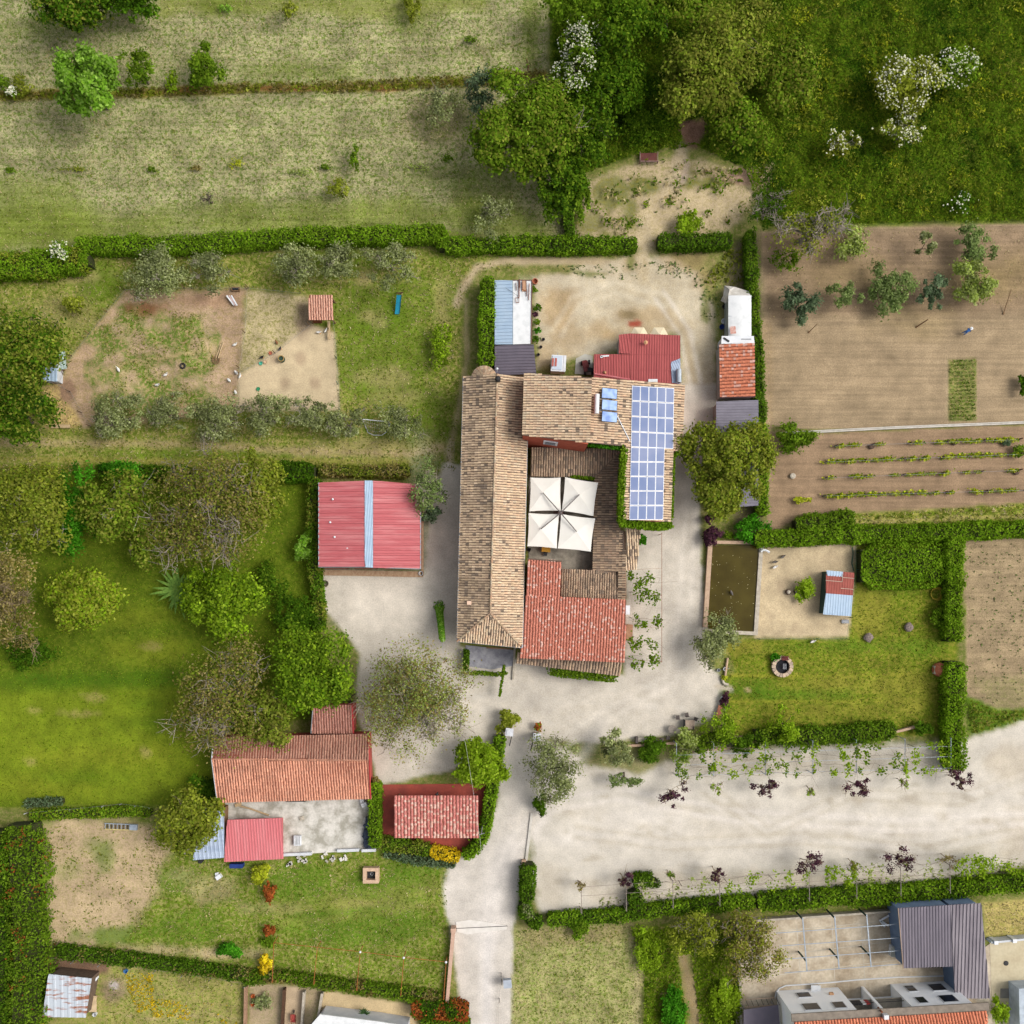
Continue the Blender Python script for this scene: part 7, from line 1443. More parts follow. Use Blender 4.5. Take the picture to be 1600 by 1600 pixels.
# drive kerb, gate pillars, roadside wall
dk = thing('drive_kerb', 'white kerb strip between the drive and parking ground', 'kerb', W(826,1310)); a, b = W(831,1270), W(822,1345); MB().prism([(a.x-.16, a.y), (a.x+.16, a.y), (b.x+.16, b.y), (b.x-.16, b.y)], 0, .16).part('stone', M('kerb_white'), dk); MB().prism([W2(815,1342), W2(822,1342), W2(818,1374), W2(814,1374)], 0, .7).part('end_wall', M('rim_tan'), dk)
for x, y, lb in ((796,1144,'left brick gate pillar with white cap at the drive entrance'),(839,1152,'right brick gate pillar with white cap at the drive entrance')):
    q = W(x, y, 2.1); t = thing('gate_pillar', lb, 'pillar', Vector((q.x, q.y, 0)), 'gate pillars'); MB().box((q.x, q.y, 1.0), (.65, .65, 2.0), -.1).part('shaft', BRICK, t); MB().box((q.x, q.y, 2.08), (.95, .95, .16), -.1).box((q.x, q.y, 2.2), (.6, .6, .1), -.1).part('cap', M('cap_white', A(226,228,232), A(206,208,214), sc=4), t)
    for k in ((0, 1) if x > 800 else (1,)): MB().tube((q.x - .4 + k * .75, q.y - .4, .9), (q.x - .75 + k * .75, q.y - 1.9, .9), .05).tube((q.x - .4 + k * .75, q.y - .4, .3), (q.x - .75 + k * .75, q.y - 1.9, .3), .05).part('gate_leaf', DARKM, t)
rwl = thing('roadside_wall', 'pinkish low wall along the left of the drive', 'wall', W(705,1510)); a, b = W(709,1450), W(699,1566); MB().prism([(a.x-.22, a.y), (a.x+.22, a.y), (b.x+.2, b.y), (b.x-.2, b.y)], 0, 1.0).part('masonry', M('wall_pink', A(214,180,158), A(196,160,138), sc=3, fine=.1), rwl)
MB().box((a.x, a.y + .1, .6), (.6, .5, 1.3)).part('pier', M('wall_pink'), rwl)
gt = thing('gate_track', 'white concrete gate track with a dark rail across the drive', 'gate track', W(750,1447)); o_ = MB().prism([W2(712,1440), W2(735,1437), W2(765,1441), W2(792,1446), W2(792,1452), W2(760,1456), W2(730,1460), W2(714,1456)], -.05, .03).part('slab', M('white_concrete', A(238,232,224), A(222,216,206), sc=1), gt); MB().tube(W(708,1451,.08), W(793,1447,.08), .03).part('rail', DARKM, gt)
# wires over the drive
wr = thing('overhead_wire', 'thin pale overhead cable crossing the drive from the pavilion', 'cable', W(748,1300)); MB().path([W(692,998,5), W(700,1035,5), W(712,1100,5.2), W(728,1165,5.3), W(740,1240,5.4), W(750,1310,5.2), W(756,1380,5.2), W(762,1450,5.2)], .018, 4).part('line', M('cable_pale', A(210,206,200)), wr)
pl = thing('cable_pole', 'thin pole with insulator in the hedge beside the pavilion', 'pole', W(753,1302)); q = W(752,1303,5.2); MB().tube((q.x, q.y, 0), (q.x, q.y, 5.3), .08, .06, 8).part('shaft', GUTTER, pl); MB().tube((q.x - .3, q.y - .1, 5.2), (q.x + .4, q.y + .1, 5.2), .04).part('crossarm', GUTTER, pl)
gwv = thing('guy_wire_ivy', 'bright green ivy sleeve climbing a slanting guy wire in the gravel yard', 'ivy', W(688,952))
a, b, c_ = W(686,946,0), W(691,999,4.2), W(692.5,1022,5.0); n = 2200; R = np.random.default_rng(77); f = R.random(n); P = np.array(a)[None] * (1 - f[:, None]) + np.array(b)[None] * f[:, None]; rr = .46 - .1 * f + .3 * np.exp(-f * 14); g = R.normal(size=(n, 3)); g /= np.linalg.norm(g, axis=1, keepdims=True); P = P + g * rr[:, None]; P[:, 2] = np.maximum(P[:, 2], .05)
link('foliage', leaves(P - np.array(gwv.location), g + np.array([0, 0, .7]), .12 * R.uniform(.6, 1.3, n), palette(PAL['laurel'][:1] + PAL['bright'], n, R), .7, R), LEAF, gwv); MB().tube(a, c_, .02).part('wire', STEEL, gwv)
q = W(694.5,1034,5.2); MB().tube((q.x, q.y, 0), (q.x, q.y, 5.4), .1, .08, 8).part('post', WOOD, gwv)
# fences
FW = M('wire_grey', A(150,150,146)); FWG = M('wire_green', A(70,120,100), A(56,100,84))
def fence(name, label, pts, h=1.3, sp=38, mat=None, post=None, rad=.05):
    t = thing(name, label, 'fence', W(*pts[0])); mat = mat or FW
    for a, b in zip(pts[:-1], pts[1:]):
        L = math.hypot(b[0]-a[0], b[1]-a[1]); n = max(1, int(L / sp))
        for k in range(n + 1):
            q = W(a[0] + (b[0]-a[0]) * k / n, a[1] + (b[1]-a[1]) * k / n); MB().tube((q.x, q.y, 0), (q.x, q.y, h + .1), rad, rad * .9, 5).part('post', post or WOOD, t)
        for z in (.25, .6, .95, h): MB().tube(W(*a, z), W(*b, z), .012, .012, 3).part('wire', mat, t)
        p, q = W(*a, 0), W(*b, 0); m = MB(); k = int((q - p).length / .5)
        for i in range(k): c = p.lerp(q, (i + .5) / k); m.tube((c.x, c.y, .1), (c.x, c.y, h), .008, .008, 3, False)
        m.part('mesh', mat, t)
    return t
fence('pen_fence', 'wire fence round the upper left side of the animal pen', [(92,598),(112,556),(195,453),(240,450)])
fence('pen_fence', 'wire fence between the big pen and the sandy pen', [(386,452),(383,520),(374,575),(373,640)])
fence('pen_fence', 'sloping wire fence above the sandy pen', [(374,583),(430,552),(484,508)])
fence('pen_fence', 'wire fence on the right side of the sandy pen', [(521,500),(526,560),(531,640)], post=FWG)
fence('pen_fence', 'wire fence along the top of the animal pen', [(240,450),(388,450),(470,458)])
fence('pen_fence', 'wire fence left below the pen hut', [(88,600),(110,612),(128,645),(142,666)])
fence('duck_fence', 'green wire fence along the lower and right side of the duck yard', [(1184,998),(1322,998),(1328,965),(1338,890),(1336,850)], mat=FWG, post=FWG, h=1.0)
fence('field_fence', 'line of short white stakes below the orchard lawn', [(42,1270),(90,1266),(135,1262),(190,1256),(235,1262)], h=.6, sp=22, post=WHITEM)
fence('plot_fence', 'wire fence behind the hedge of the corner plot', [(74,1496),(200,1510),(330,1528),(385,1538)], h=1.0, post=GUTTER)
fence('lane_fence', 'thin post and wire fence between drive and hay field', [(783,1520),(780,1560),(778,1610)], h=1.2, post=DARKM)
yw = thing('yard_divider', 'rough dividing walls between the small yards at the bottom edge', 'wall', W(440,1570))
for x0, y0, x1, y1, m in ((386,1538,384,1640,BRICK),(446,1542,440,1640,M('post_brown')),(477,1546,470,1640,STONE),(505,1548,498,1590,STONE)): a, b = W(x0, y0), W(x1, y1); MB().prism([(a.x-.12, a.y), (a.x+.14, a.y), (b.x+.14, b.y), (b.x-.12, b.y)], 0, .9).part('masonry', m, yw)
# huts
ht = thing('chicken_hut', 'open hut with faded terracotta tile roof in the sandy pen', 'hut', W(501,485)); P = [W(482,500,2.0), W(521,500,2.0), W(519,461,2.5), W(483,461,2.5)]
tile_roof(ht, P, .3, .36, [(206,156,132),(194,142,120),(216,168,146)], UNDER_RED, seed=31); pts = inset([(p.x, p.y) for p in P], .15)
for p in pts: MB().box((p[0], p[1], .95), (.14, .14, 1.9)).part('post', WOOD, ht)
MB().box(((pts[2][0]+pts[3][0])/2, pts[2][1], .9), (2.7, .08, 1.8)).part('back_wall', WOOD, ht); MB().box((pts[0][0] + .6, pts[0][1] + .3, .3), (1.0, .6, .5)).part('nest_box', M('nest_brown', A(126,70,36)), ht)
MB().box(tuple(W(514,516,.5)), (.32, 2.3, .1)).tube(W(514,504,1.0), W(514,530,.1), .06).part('ramp', WOODP, ht)
h2 = thing('pen_hut', 'small pale tin roofed hut under the big tree at the left pen corner', 'hut', W(84,575)); P = [W(66,595,1.7), W(89,596,1.7), W(89,552,2.0), W(70,552,2.0)]
sheet_roof(h2, P, BLUES, .4, .04); MB().prism(inset([(p.x, p.y) for p in P], .1), 0, 1.6).part('wall', WHITEW, h2); P2 = [W(90,578,1.2), W(104,576,1.2), W(101,549,1.5), W(90,548,1.5)]; sheet_roof(h2, P2, M('pale_green_sheet', A(196,212,204), A(170,190,182)), .3, .03)
for k in range(6): a = W(91 + k * 2.3, 577, 0); b = W(91 + k * 2.3, 586, 0); MB().box((a.x, a.y - .2, .5), (.06, .06, 1.0)).tube((a.x, a.y - .2, 1.0), (b.x, b.y, .2), .03).part('slat', WOOD, h2)
t = thing('log_bench', 'pale wooden beam lying on the rough grass left of the pen', 'bench', W(97,667)); q = W(97,667); MB().box((q.x, q.y, .42), (2.4, .4, .12)).part('seat', WOODP, t)
for s_ in (-.9, .9): MB().box((q.x + s_, q.y, .18), (.2, .35, .36)).part('leg', WOOD, t)
dh = thing('duck_hut', 'hut with half white half red tin roof in the duck yard', 'hut', W(1310,927)); zd = 1.9
def DP(u, v, z=zd): a = W(1291,891,z).lerp(W(1335,895,z), u); b = W(1286,960,z).lerp(W(1330,963,z), u); return a.lerp(b, v)
MB().prism(inset([DP(0,0)[:2], DP(1,0)[:2], DP(1,1)[:2], DP(0,1)[:2]], .12), 0, zd - .1).part('wall', M('hut_green', A(70,92,84), A(56,76,68), sc=3), dh)
ROR = M('roof_sheet_red', A(170,92,80), A(156,82,72), sc=1.2)
for u0, u1, v0, v1, m, l in ((0,1,.5,1,BLUES,0),(0,1,.1,.52,ROR,.03),(.58,1,0,.12,ROR,.025),(0,.6,0,.12,BLUES,.045)): sheet([DP(u0,v1)+Vector((0,0,l)), DP(u1,v1)+Vector((0,0,l)), DP(u1,v0)+Vector((0,0,l)), DP(u0,v0)+Vector((0,0,l))], .3, .025).part('roof_sheet', m, dh)
for u0, v0, u1, v1 in ((0,.23,.58,.23),(.58,.05,.58,.23),(.58,.13,1,.13),(.55,.38,1,.38)): MB().tube(DP(u0,v0)+Vector((0,0,.09)), DP(u1,v1)+Vector((0,0,.09)), .035).part('batten', M('batten', A(226,206,184)), dh)
bush('fig_bush', 'small lime fig bush in the middle of the duck yard', 1256, 920, 14, 'lime', ry=18, h=1.5, n=650)
for x, y, lb in ((1231,925,'left of two stumps with pale stones beside the fig bush'),(1244,924,'right of two stumps with pale stones beside the fig bush')):
    q = W(x, y); t = thing('stone_topped_stump', lb, 'stump', q); MB().lathe([(.36, 0), (.34, .35), (.0, .37)], 11, (q.x, q.y, 0)).part('log', M('stump'), t); MB().lathe([(.0, 0), (.26, .02), (.22, .14), (0, .2)], 7, (q.x, q.y, .36)).part('stone', STONE, t)
t = thing('feed_trough', 'grey feed trough below the duck hut', 'trough', W(1320,971)); q = W(1320,971); MB().box((q.x, q.y, .15), (.9, .4, .06)).box((q.x, q.y + .2, .25), (.9, .05, .25)).box((q.x, q.y - .2, .25), (.9, .05, .25)).part('basin', GUTTER, t)
MB().path([W(1332,852,.15), W(1333,866,.1), W(1331,880,.1), W(1334,892,.1)], .06, 6).single('green_hose', FWG, 'green hose hanging down beside the clipped hedge block', 'hose')
# slide, goal net, toys
sd_ = thing('toy_slide', 'turquoise plastic slide on the lawn right of the pen', 'slide', W(622,478)); TQ = M('turquoise', A(34,150,176), A(28,132,160), sc=2, rough=.35)
a, b = W(624,461,1.1), W(621,491,.15); d = (b - a); n = Vector((1, 0, 0)) * .3; pr = [(-.3, .16), (-.26, 0), (.26, 0), (.3, .16)]; st_ = [(0, 0), (.5, -.08), (.85, -.03), (1, .05)]; vs = []
for f, dz in st_:
    p = a.lerp(b, f)
    for x, zz in pr: vs.append((p.x + x, p.y, max(.05, p.z + dz + zz)))
MB().add(vs, [(4*i + j, 4*i + j + 1, 4*i + j + 5, 4*i + j + 4) for i in range(3) for j in range(3)]).part('chute', TQ, sd_)
for s_ in (-.32, .32): MB().tube((a.x + s_, a.y + .7, 0), (a.x + s_, a.y + .05, 1.6), .04).part('ladder_rail', M('post_brown'), sd_)
for k in range(4): MB().tube((a.x - .3, a.y + .6 - k * .14, .2 + k * .3), (a.x + .3, a.y + .6 - k * .14, .2 + k * .3), .03).part('rung', M('post_brown'), sd_)
gn_ = thing('goal_net', 'white football goal with sagging net on the grass', 'goal', W(587,668)); zg = 1.6
g1, g2 = W(565,655,zg), W(607,659,zg); gb1, gb2, gb3, gb4 = W(575,676,0), W(584,680,0), W(597,680,0), W(608,672,0)
MB().tube(g1, g2, .06).tube((g1.x, g1.y, 0), tuple(g1), .06).tube((g2.x, g2.y, 0), tuple(g2), .06).path([W(565,655,.05), W(570,664,.05), gb1 + up, gb2 + up, gb3 + up, gb4 + up, W(608,659,.05)], .04, 5).part('frame', WHITEM, gn_)
m = MB(); lo_ = [W(568,662,.05), gb1, gb2, gb3, gb4]
for k in range(13):
    f = k / 12; p = g1.lerp(g2, f); i = min(3, int(f * 4)); q = lo_[i].lerp(lo_[i+1], f * 4 - i); m.tube(p, q, .012, .012, 3, False)
for h_ in (.25, .5, .75):
    pr_ = None
    for k in range(13):
        f = k / 12; p = g1.lerp(g2, f); i = min(3, int(f * 4)); q = lo_[i].lerp(lo_[i+1], f * 4 - i); c = p.lerp(q, h_)
        if pr_ is not None: m.tube(pr_, c, .012, .012, 3, False)
        pr_ = c
m.part('net', M('net_grey', A(200,200,194)), gn_)
spo = thing('wooden_cart', 'old wooden cart wheel and shaft lying in the pen', 'cart', W(339,562)); q = W(338,563)
mb = MB(); mb.lathe([(.42, .1), (.5, .1), (.5, .2), (.42, .2), (.42, .1)], 16, (q.x, q.y, 0))
for k in range(4): an = math.pi * k / 4; mb.tube((q.x - .45*math.cos(an), q.y - .45*math.sin(an), .15), (q.x + .45*math.cos(an), q.y + .45*math.sin(an), .15), .03)
mb.part('wheel', WOOD, spo); MB().tube(W(341,560,.2), W(349,534,.3), .07).tube(W(337,560,.2), W(345,538,.25), .05).part('shaft', WOODP, spo)
sl_ = thing('stacked_boards', 'white and pink boards leaning together in the pen corner', 'boards', W(364,469))
for k, (dx_, m_) in enumerate(((-3, WHITEM), (0, M('pink_board', A(226,196,190))), (3, WHITEM))): a = W(358 + dx_ * 1.2, 462, .3); b = W(368 + dx_ * .8, 477, .35 + k * .1); MB().tube(a, b, .12, .12, 4).part('board', m_, sl_)
t = thing('water_trough', 'wooden framed water trough at the top corner of the pen', 'trough', W(369,453)); q = W(369,453)
for s_ in (-1, 1): MB().box((q.x, q.y + s_ * .2, .2), (.9, .08, .4)).part('side', WOOD, t); MB().box((q.x + s_ * .45, q.y, .2), (.08, .48, .4)).part('end', WOOD, t)
MB().box((q.x, q.y, .22), (.82, .36, .02)).part('water', GLASSD, t)
t = thing('water_drum', 'dark green drum with yellow rim in the sandy pen', 'drum', W(441,562)); q = W(441,562); MB().lathe([(.38, 0), (.42, .3), (.38, .62), (.3, .62), (.28, .5), (0, .5)], 14, (q.x, q.y, 0)).part('barrel', M('drum_green', A(56,84,70), A(46,70,58)), t); MB().lathe([(.3, .62), (.4, .63), (.4, .68), (.3, .68)], 14, (q.x, q.y, 0)).part('hoop', M('hoop_tan', A(176,146,86)), t)
for x, y, c, lb in ((408,568,(90,190,160),'turquoise toy scrap left of the green drum'),(404,608,(60,160,110),'green toy scrap low in the sandy pen'),(423,552,(206,120,90),'orange feeder at the sloping fence'),(415,566,(230,196,160),'cream bowl left of the green drum')):
    q = W(x, y); MB().lathe([(.0, 0), (.2, .0), (.26, .14), (.22, .14), (.16, .03), (0, .03)], 6, (q.x, q.y, 0)).single('feed_bowl', M('plastic_%d' % c[0], A(*c)), lb, 'bowl')
MB().lathe([(.3, 0), (.4, .12), (.3, .25), (.18, .12), (.3, 0)], 14, tuple(W(286,572))).single('old_tyre', DARKM, 'old dark tyre on the pen grass', 'tyre')  # an old tyre lying flat on the pen grass
# well, brick barbecue, planters on the lawn
we = thing('stone_well', 'round stone fire pit with rusty chair back and grate on the lawn', 'fire pit', W(1221,1040)); q = W(1221,1041)
for k in range(18):
    an = 2 * math.pi * k / 18; MB().box((q.x + 1.1 * math.cos(an), q.y + 1.1 * math.sin(an), .3), (.46, .36, .55 + .05 * (k % 3)), an).part('stone', M('pit_stone_%d' % (k % 3), A(*((206,184,160), (186,166,146), (222,196,168))[k % 3]), sc=5), we)
MB().lathe([(.95, .1), (0, .1)], 18, (q.x, q.y, 0)).part('ash_bed', M('ash', A(30,30,38)), we)
for k in range(4): MB().tube((q.x + .1 + k * .12, q.y - .35, .45), (q.x + .1 + k * .12, q.y + .35, .45), .03).part('grate_bar', GUTTER, we)
MB().box((q.x + .25, q.y + 1.05, .7), (.8, .5, .12)).box((q.x + .25, q.y + 1.25, .95), (.8, .08, .5)).part('iron_back', M('maroon_iron', A(110,50,46), A(90,40,38), sc=4), we)
bush('bush', 'little green bush growing against the round stone fire pit', 1210, 1027, 7, 'laurel', ry=6, h=.9, n=200)
bb = thing('clay_oven', 'terracotta clay oven with dark mouth against the right hedge', 'oven', W(1466,1046)); q = W(1466,1046); MB().lathe([(.85, 0), (.9, .4), (.8, .8), (.5, 1.1), (0, 1.2)], 16, (q.x, q.y, 0)).part('dome', M('terracotta', A(198,118,86), A(176,100,72), sc=3), bb); MB().lathe([(.26, 0), (.34, .25), (.26, .5), (.2, .5), (.2, .1), (0, .1)], 12, (q.x + .65, q.y + .1, .8)).part('flue', DARKM, bb); MB().box((q.x - .75, q.y, .5), (.12, 1.0, .6)).part('rim', STONE, bb)
for x, y, lb in ((1356,996,'round grey stone on the lawn, left one'),(1419,980,'round grey stone on the lawn, right one')):
    q = W(x, y); R = np.random.default_rng(x); mb = MB().lathe([(.0, 0), (.5, .05), (.58, .25), (.45, .42), (.2, .5), (0, .46)], 9, (0, 0, 0)); mb.v = [(q.x + a * R.uniform(.85, 1.15), q.y + b * R.uniform(.85, 1.15), c) for a, b, c in mb.v]; mb.single('lawn_boulder', M('boulder', A(150,134,124), A(110,98,92), sc=4), lb, 'stone')
mb = MB(); q = W(1462,928)
for k in range(4): mb.path([(q.x + (.62 + .08*k) * math.cos(a) + .05*k, q.y + (.62 + .06*k) * math.sin(a), .08 + .05*k) for a in np.linspace(0, 2*math.pi, 17)], .035, 5)
mb.single('hose_coil', M('hose_yellow', A(206,182,60), A(186,160,50)), 'coiled yellow hose on the lawn by the hedge', 'hose')
bush('bush', 'sparse shrub at the foot of the tall garden hedge', 1466, 968, 14, 'green', ry=18, h=1.4, n=420)
for x, y in ((1367,924),(1424,923),(1478,916)): pass
sq = thing('square_well', 'square stone well with dark opening on the lower lawn', 'well', W(581,1365)); q = W(581,1365)
for s_ in (-1, 1): MB().box((q.x, q.y + s_ * .75, .45), (1.95, .42, .9)).part('wall', M('well_stone', A(222,190,160), A(200,168,140), sc=4), sq); MB().box((q.x + s_ * .77, q.y, .448), (.42, 1.08, .896)).part('wall', M('well_stone'), sq)
MB().box((q.x, q.y, .15), (1.1, 1.06, .1)).part('lid', DARKM, sq); MB().lathe([(.2, 0), (.26, .06), (.2, .12), (.12, .06), (.2, 0)], 12, (q.x + .05, q.y + .05, .2)).part('ring', GUTTER, sq)
# garden gate corner with clutter
for x, y, m_, lb, nm, ct in ((1122,1047,GUTTER,'grey watering can at the garden corner','watering_can','can'),(1132,1045,WHITEM,'white pot beside the watering can','flower_pot','pot')):
    q = W(x, y); MB().lathe([(.16, 0), (.22, .3), (.18, .3), (.14, .04), (0, .04)], 12, (q.x, q.y, 0)).tube((q.x + .15, q.y, .1), (q.x + .45, q.y + .1, .4), .03).single(nm, m_, lb, ct)
bush('box_ball', 'small bright yellow green ball shrub at the garden corner', 1132, 1059, 4, 'ylime', h=.6, n=160, leaf=.1)
wl_ = thing('garden_edge_wall', 'low tan edging wall at the left of the garden lawn', 'wall', W(1136,1035)); MB().path([W(1137,1028,.2), W(1134,1048,.2), W(1133,1056,.2)], .16, 6).part('edging', M('rim_tan'), wl_); MB().path([W(1128,1060,.2), W(1131,1068,.2), W(1138,1070,.2)], .18, 6).part('edging', STONE, wl_)
pot = thing('planter_bench', 'rusty bench with purple and white flower pots at the garden edge', 'bench', W(1125,1100)); q = W(1124,1104)
MB().box((q.x - .1, q.y - .6, .42), (.6, 1.6, .08), -.25).part('seat', M('bench_rust', A(170,110,84)), pot)
for dx_, dy_ in ((-.3,-1.2),(.0,0.1),(.15,-1.2),(-.1,.1)): MB().tube((q.x + dx_, q.y + dy_, 0), (q.x + dx_, q.y + dy_, .4), .03).part('leg', DARKM, pot)
bush('flowering_plant', 'dark magenta flowering plant beside the rusty bench', 1132, 1094, 8, 'purple', ry=13, h=.9, n=420, cat='plant')
for x, y, lb in ((1127,1090,'white pot at the top of the rusty bench'),(1132,1106,'cream pot at the lower end of the rusty bench')): q = W(x, y); MB().lathe([(.15, 0), (.22, .35), (.18, .35), (.13, .05), (0, .05)], 12, (q.x, q.y, .3)).single('flower_pot', WHITEM, lb, 'pot')
# seating on the gravel
def wheelthing(x, y, lb):
    q = W(x, y); mb = MB().lathe([(.42, .72), (.5, .72), (.5, .78), (.42, .78)], 16, (q.x, q.y, 0))
    t = thing('round_table', lb, 'table', q); MB().lathe([(.0, .7), (.5, .7), (.5, .75), (0, .76)], 16, (q.x, q.y, 0)).part('top', M('grey_top', A(176,164,150), A(140,130,120), sc=4), t)
    for k in range(3): an = 2.1 * k; MB().tube((q.x, q.y, .7), (q.x + .4*math.cos(an), q.y + .4*math.sin(an), 0), .03).part('leg', DARKM, t)
wheelthing(1049, 1138, 'small round grey table on the gravel by the pergola')
t = thing('garden_table', 'rectangular wooden table on the gravel near the lime tree', 'table', W(1076,1131)); q = W(1076,1131); MB().box((q.x, q.y, .74), (1.2, 1.1, .06)).part('top', M('table_taupe', A(186,166,146), A(160,140,122), sc=4), t)
for sx, sy in ((-1,-1),(1,-1),(1,1),(-1,1)): MB().tube((q.x + sx*.52, q.y + sy*.47, 0), (q.x + sx*.52, q.y + sy*.47, .72), .04).part('leg', DARKM, t)
MB().box((q.x - .62, q.y, .5), (.08, 1.15, .9)).part('side_shade', DARKM, t)  # dark sheet standing in for the shade left of the table
DKG = M('dark_grey', A(104,94,90), A(84,76,72), sc=4)
for x, y, a, lb in ((1058,1120,0,'dark chair on the gravel, left of the upper pair'),(1072,1116,.2,'dark chair on the gravel, right of the upper pair'),(1086,1123,2.8,'dark chair at the upper right of the wooden table'),(1079,1136,1.5,'dark chair tucked below the wooden table'),(1024,1157,3.1,'dark chair by the garden wall, left of three'),(1033,1155,3.1,'dark chair by the garden wall, middle of three'),(1043,1152,3.1,'dark chair by the garden wall, right of three')): chair('garden_chair', lb, x, y, a, DKG)
t = thing('stone_bench', 'dark framed bench with pale seat at the left end of the garden wall', 'bench', W(1003,1155)); q = W(1003,1155); MB().box((q.x, q.y, .45), (1.3, .5, .1)).part('seat', STONE, t); MB().box((q.x - .72, q.y, .35), (.3, .8, .7)).part('arm', DKG, t); MB().box((q.x + .6, q.y, .25), (.15, .5, .4)).part('leg', DKG, t)
# ladder, palm, small stuff
ld = thing('trailer_frame', 'yellow and grey slatted metal frame lying by the bare plot', 'frame', W(190,1291)); q = W(190,1291)
for s_ in (-.35, .35): MB().box((q.x, q.y + s_, .3), (4.0, .1, .1), -.04).part('rail', M('rail_yellow', A(226,206,140), A(206,186,120)) if s_ < 0 else STEEL, ld)
for k in range(13): MB().box((q.x - 1.9 + k * .25, q.y + .05, .3), (.07, .7, .06), -.04).part('slat', DARKM if k % 2 else STEEL, ld)
MB().box((q.x + 1.7, q.y, .45), (.9, .7, .4), -.04).part('box', STEEL, ld)
pm = thing('palm', 'small dark green palm on the sand terrace', 'palm', W(571,1578)); q = W(571,1578); MB().tube((q.x, q.y, 0), (q.x, q.y, .9), .14, .1, 8).part('trunk', BARK_BROWN, pm); R = np.random.default_rng(2)
def frond(mb, base, an, L, up_, w_=.09):
    pts = [base + Vector((math.cos(an) * L * f, math.sin(an) * L * f, up_ * math.sin(f * 2.4))) for f in (0, .25, .5, .75, 1)]; u = Vector((-math.sin(an), math.cos(an), 0))
    for i in range(4): w0 = w_ * (1 - abs(i / 4 - .35)); w1 = w_ * (1 - abs((i+1) / 4 - .35)) * (0.1 if i == 3 else 1); mb.quad(pts[i] - u*w0, pts[i] + u*w0, pts[i+1] + u*w1, pts[i+1] - u*w1)
for k in range(22): mb = MB(); frond(mb, q + Vector((0, 0, .9)), k * 2.399, R.uniform(.6, .95), R.uniform(.05, .5)); mb.part('frond', M('palm_green', A(70,104,50), A(50,80,36), sc=3), pm)
sp_ = thing('spiky_palm', 'spiky green palm shrub beside the dense round orchard tree', 'palm', W(285,920)); q = W(285,921); MB().tube((q.x, q.y, 0), (q.x, q.y, .8), .2, .15, 8).part('trunk', BARK_BROWN, sp_)
for k in range(30): mb = MB(); frond(mb, q + Vector((0, 0, .8)), k * 2.399, R.uniform(2.0, 3.9), R.uniform(.3, 1.1), .22); mb.part('frond', M('palm_lime', A(122,156,60), A(84,124,38), sc=2), sp_)
t = thing('old_bench_frame', 'old rusty metal bench frame among the weeds behind the yard', 'bench', W(1013,246)); q = W(1013,248)
for a, b in (((-1.1,.6,.5),(-1.1,-.6,.5)), ((1.1,.6,.5),(1.1,-.6,.5)), ((-1.1,-.6,.5),(1.1,-.6,.5)), ((-1.1,-.7,.9),(1.1,-.7,.9)), ((-1.1,-.6,0),(-1.1,-.7,.9)), ((1.1,-.6,0),(1.1,-.7,.9))): MB().tube(q + Vector(a), q + Vector(b), .06).part('bar', M('bench_grey', A(170,140,130), A(140,110,100)), t)
MB().box((q.x, q.y, .45), (2.0, 1.0, .05)).part('seat', M('bench_maroon', A(116,66,58), A(96,54,48)), t)
for x, y, c, lb in ((1124,1100,(0,0,0),''),): pass
for x, y, s1_, lb, st in ((834,452,5,'uppermost green pot plant beside the white flat roof','green'),(840,481,6,'large dark pot plant beside the white flat roof','deep'),(836,492,4,'purple pot plant beside the white flat roof','purple'),(839,503,5,'light green pot plant beside the white flat roof','green'),(840,516,5,'green pot plant fourth down beside the white flat roof','laurel'),(838,530,6,'lowest dark pot plant beside the white flat roof','deep')): bush('pot_plant', lb, x, y, s1_, st, h=.9, n=170, leaf=.14, cat='pot plant')
for x, y, lb in ((849,531,'small dark pot on the dirt right of the pot plants, upper'),(845,543,'small dark pot on the dirt right of the pot plants, middle'),(841,555,'small dark pot on the dirt right of the pot plants, lower')): q = W(x, y); MB().lathe([(.14, 0), (.2, .28), (.17, .28), (.12, .04), (0, .04)], 10, (q.x, q.y, 0)).single('flower_pot', DARKM, lb, 'pot')
q = W(836,441); MB().lathe([(.3, 0), (.36, .5), (.3, .5), (.25, .05), (0, .05)], 12, (q.x, q.y, 0)).single('terracotta_pot', M('terracotta'), 'terracotta pot at the top corner of the white flat roof', 'pot')
q = W(509,912); MB().lathe([(.35, 0), (.45, .45), (.38, .45), (.3, .1), (0, .1)], 14, (q.x, q.y, 0)).single('stone_planter', M('planter', A(150,140,116)), 'round stone planter by the garage corner', 'planter')
q = W(658,896); MB().lathe([(.2, 0), (.28, .4), (.24, .4), (.18, .05), (0, .05)], 12, (q.x, q.y, 0)).single('flower_pot', WHITEM, 'white pot at the right corner of the red garage', 'pot')
q = W(543,1085); t = thing('wood_pile', 'dark heap of branches above the barn annex', 'wood pile', q); R = np.random.default_rng(4)
for k in range(16): an = R.uniform(0, 3.1); a = q + Vector((R.normal() * .4, R.normal() * .5, R.uniform(.1, .7))); d_ = Vector((math.cos(an), math.sin(an), R.normal() * .1)) * R.uniform(.4, .8); MB().tube(a - d_, a + d_, .06, .04, 5).part('branch', M('branch_dark', A(76,58,50), A(56,44,38)), t)
q = W(587,1217); bush('bush', 'brown clipped ball at the top of the yard hedge', 587, 1219, 6, 'brown', h=1.9, n=300)
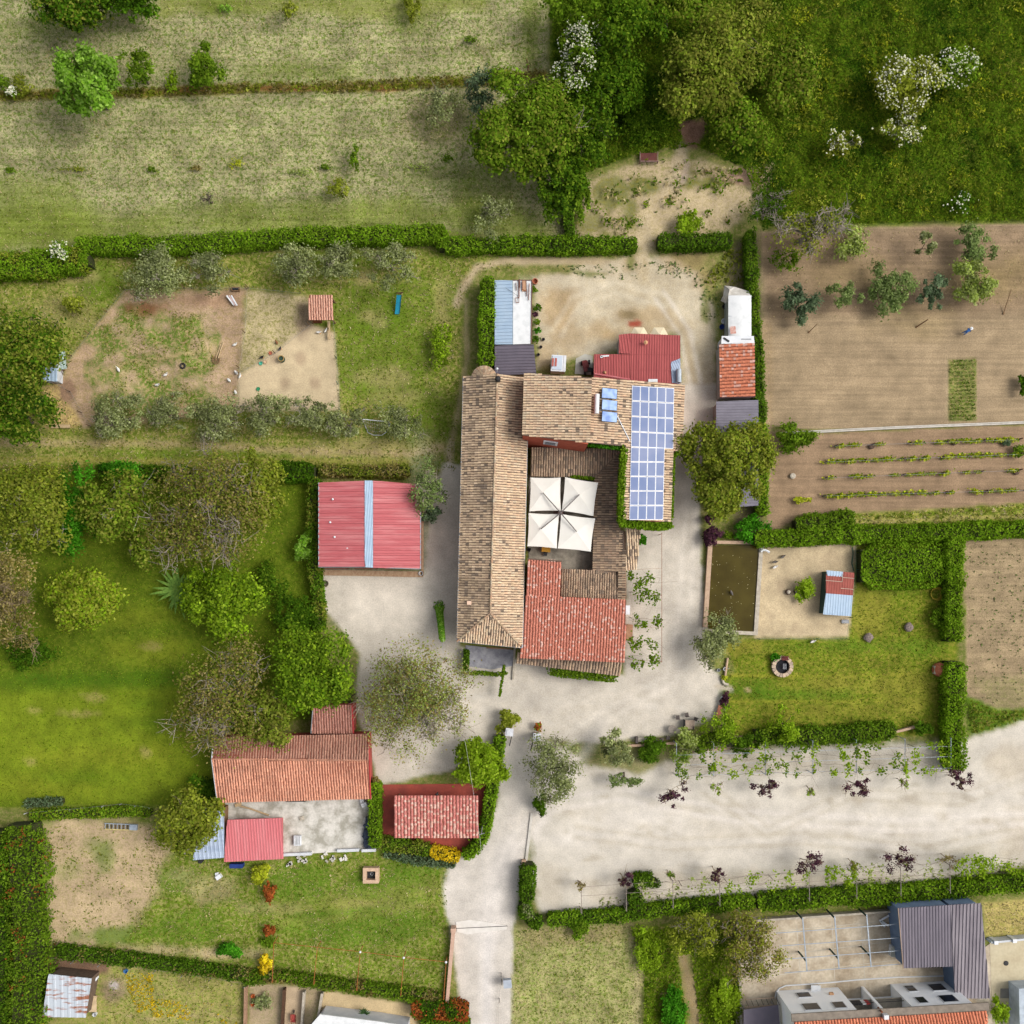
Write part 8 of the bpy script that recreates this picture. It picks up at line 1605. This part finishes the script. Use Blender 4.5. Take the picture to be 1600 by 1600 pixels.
t = thing('red_wheelbarrow', 'red wheelbarrow tray on the small yard at the bottom edge', 'wheelbarrow', W(460,1588)); q = W(460,1588); MB().add([(q.x-.35,q.y-.5,.6),(q.x+.35,q.y-.5,.6),(q.x+.35,q.y+.5,.6),(q.x-.35,q.y+.5,.6),(q.x-.2,q.y-.35,.3),(q.x+.2,q.y-.35,.3),(q.x+.2,q.y+.35,.3),(q.x-.2,q.y+.35,.3)], [(4,5,6,7),(0,1,5,4),(1,2,6,5),(2,3,7,6),(3,0,4,7)]).part('tray', M('barrow_red', A(190,84,76), A(170,72,66)), t); MB().tube((q.x-.04, q.y+.7, .2), (q.x+.04, q.y+.7, .2), .2, .2, 12).part('wheel', DARKM, t)
for s_ in (-.25, .25): MB().tube((q.x + s_, q.y + .4, .4), (q.x + s_, q.y - 1.1, .6), .03).part('handle', WOOD, t)
for x, y, lb in ((396,1555,'orange pot against the yard wall, upper one'),(396,1568,'orange pot against the yard wall, lower one')): q = W(x, y); MB().lathe([(.18, 0), (.26, .35), (.22, .35), (.16, .05), (0, .05)], 12, (q.x, q.y, 0)).single('terracotta_pot', M('terracotta_orange', A(206,112,56)), lb, 'pot')
bush('bush', 'pale dusty shrub in the small yard at the bottom', 412, 1566, 14, 'olive', ry=16, h=.8, n=260)
t = thing('road_sign', 'grey box on a thin post beside the drive at the bottom', 'sign', W(792,1530)); q = W(793,1530); MB().tube((q.x - .7, q.y, 0), (q.x - .7, q.y, 1.8), .05).part('post', DARKM, t); MB().box((q.x, q.y, 1.2), (1.0, 1.0, .7), .1).part('cabinet', M('cabinet', A(186,194,204), A(166,174,186)), t)
for x, y, lb in ((198,1516,'blue bucket in the hedge above the rusty shed'),): q = W(x, y); MB().lathe([(.2, 0), (.27, .4), (.23, .4), (.18, .05), (0, .05)], 12, (q.x, q.y, 0)).single('blue_bucket', M('bucket_blue', A(70,130,190)), lb, 'bucket')
q = W(343,1369); MB().box((q.x, q.y, .25), (.7, .5, .5), .6).box((q.x - .25, q.y + .3, .15), (.4, .4, .3), .2).single('white_sack', WHITEM, 'white sack on the grass below the tin lean-to', 'sack')
for x, y, lb in ((288,1332,'white stones heap left of the tin lean-to'),): 
    q = W(x, y); mb = MB(); R = np.random.default_rng(6)
    for k in range(7): mb.lathe([(0, 0), (.25, .05), (.2, .25), (0, .3)], 6, (q.x + R.normal() * .4, q.y + R.normal() * .35, R.uniform(0, .15)))
    mb.single('stone_heap', STONE, lb, 'stones')
q = W(853,566); t = None
MB().tube(W(826,100), W(825,110), .1).tube(W(825.5,107,0), W(823,92,1.6), .07).single('fence_post', WOOD, 'dark leaning post at the meadow corner beside the ditch', 'post', loc=tuple(W(825,107)))
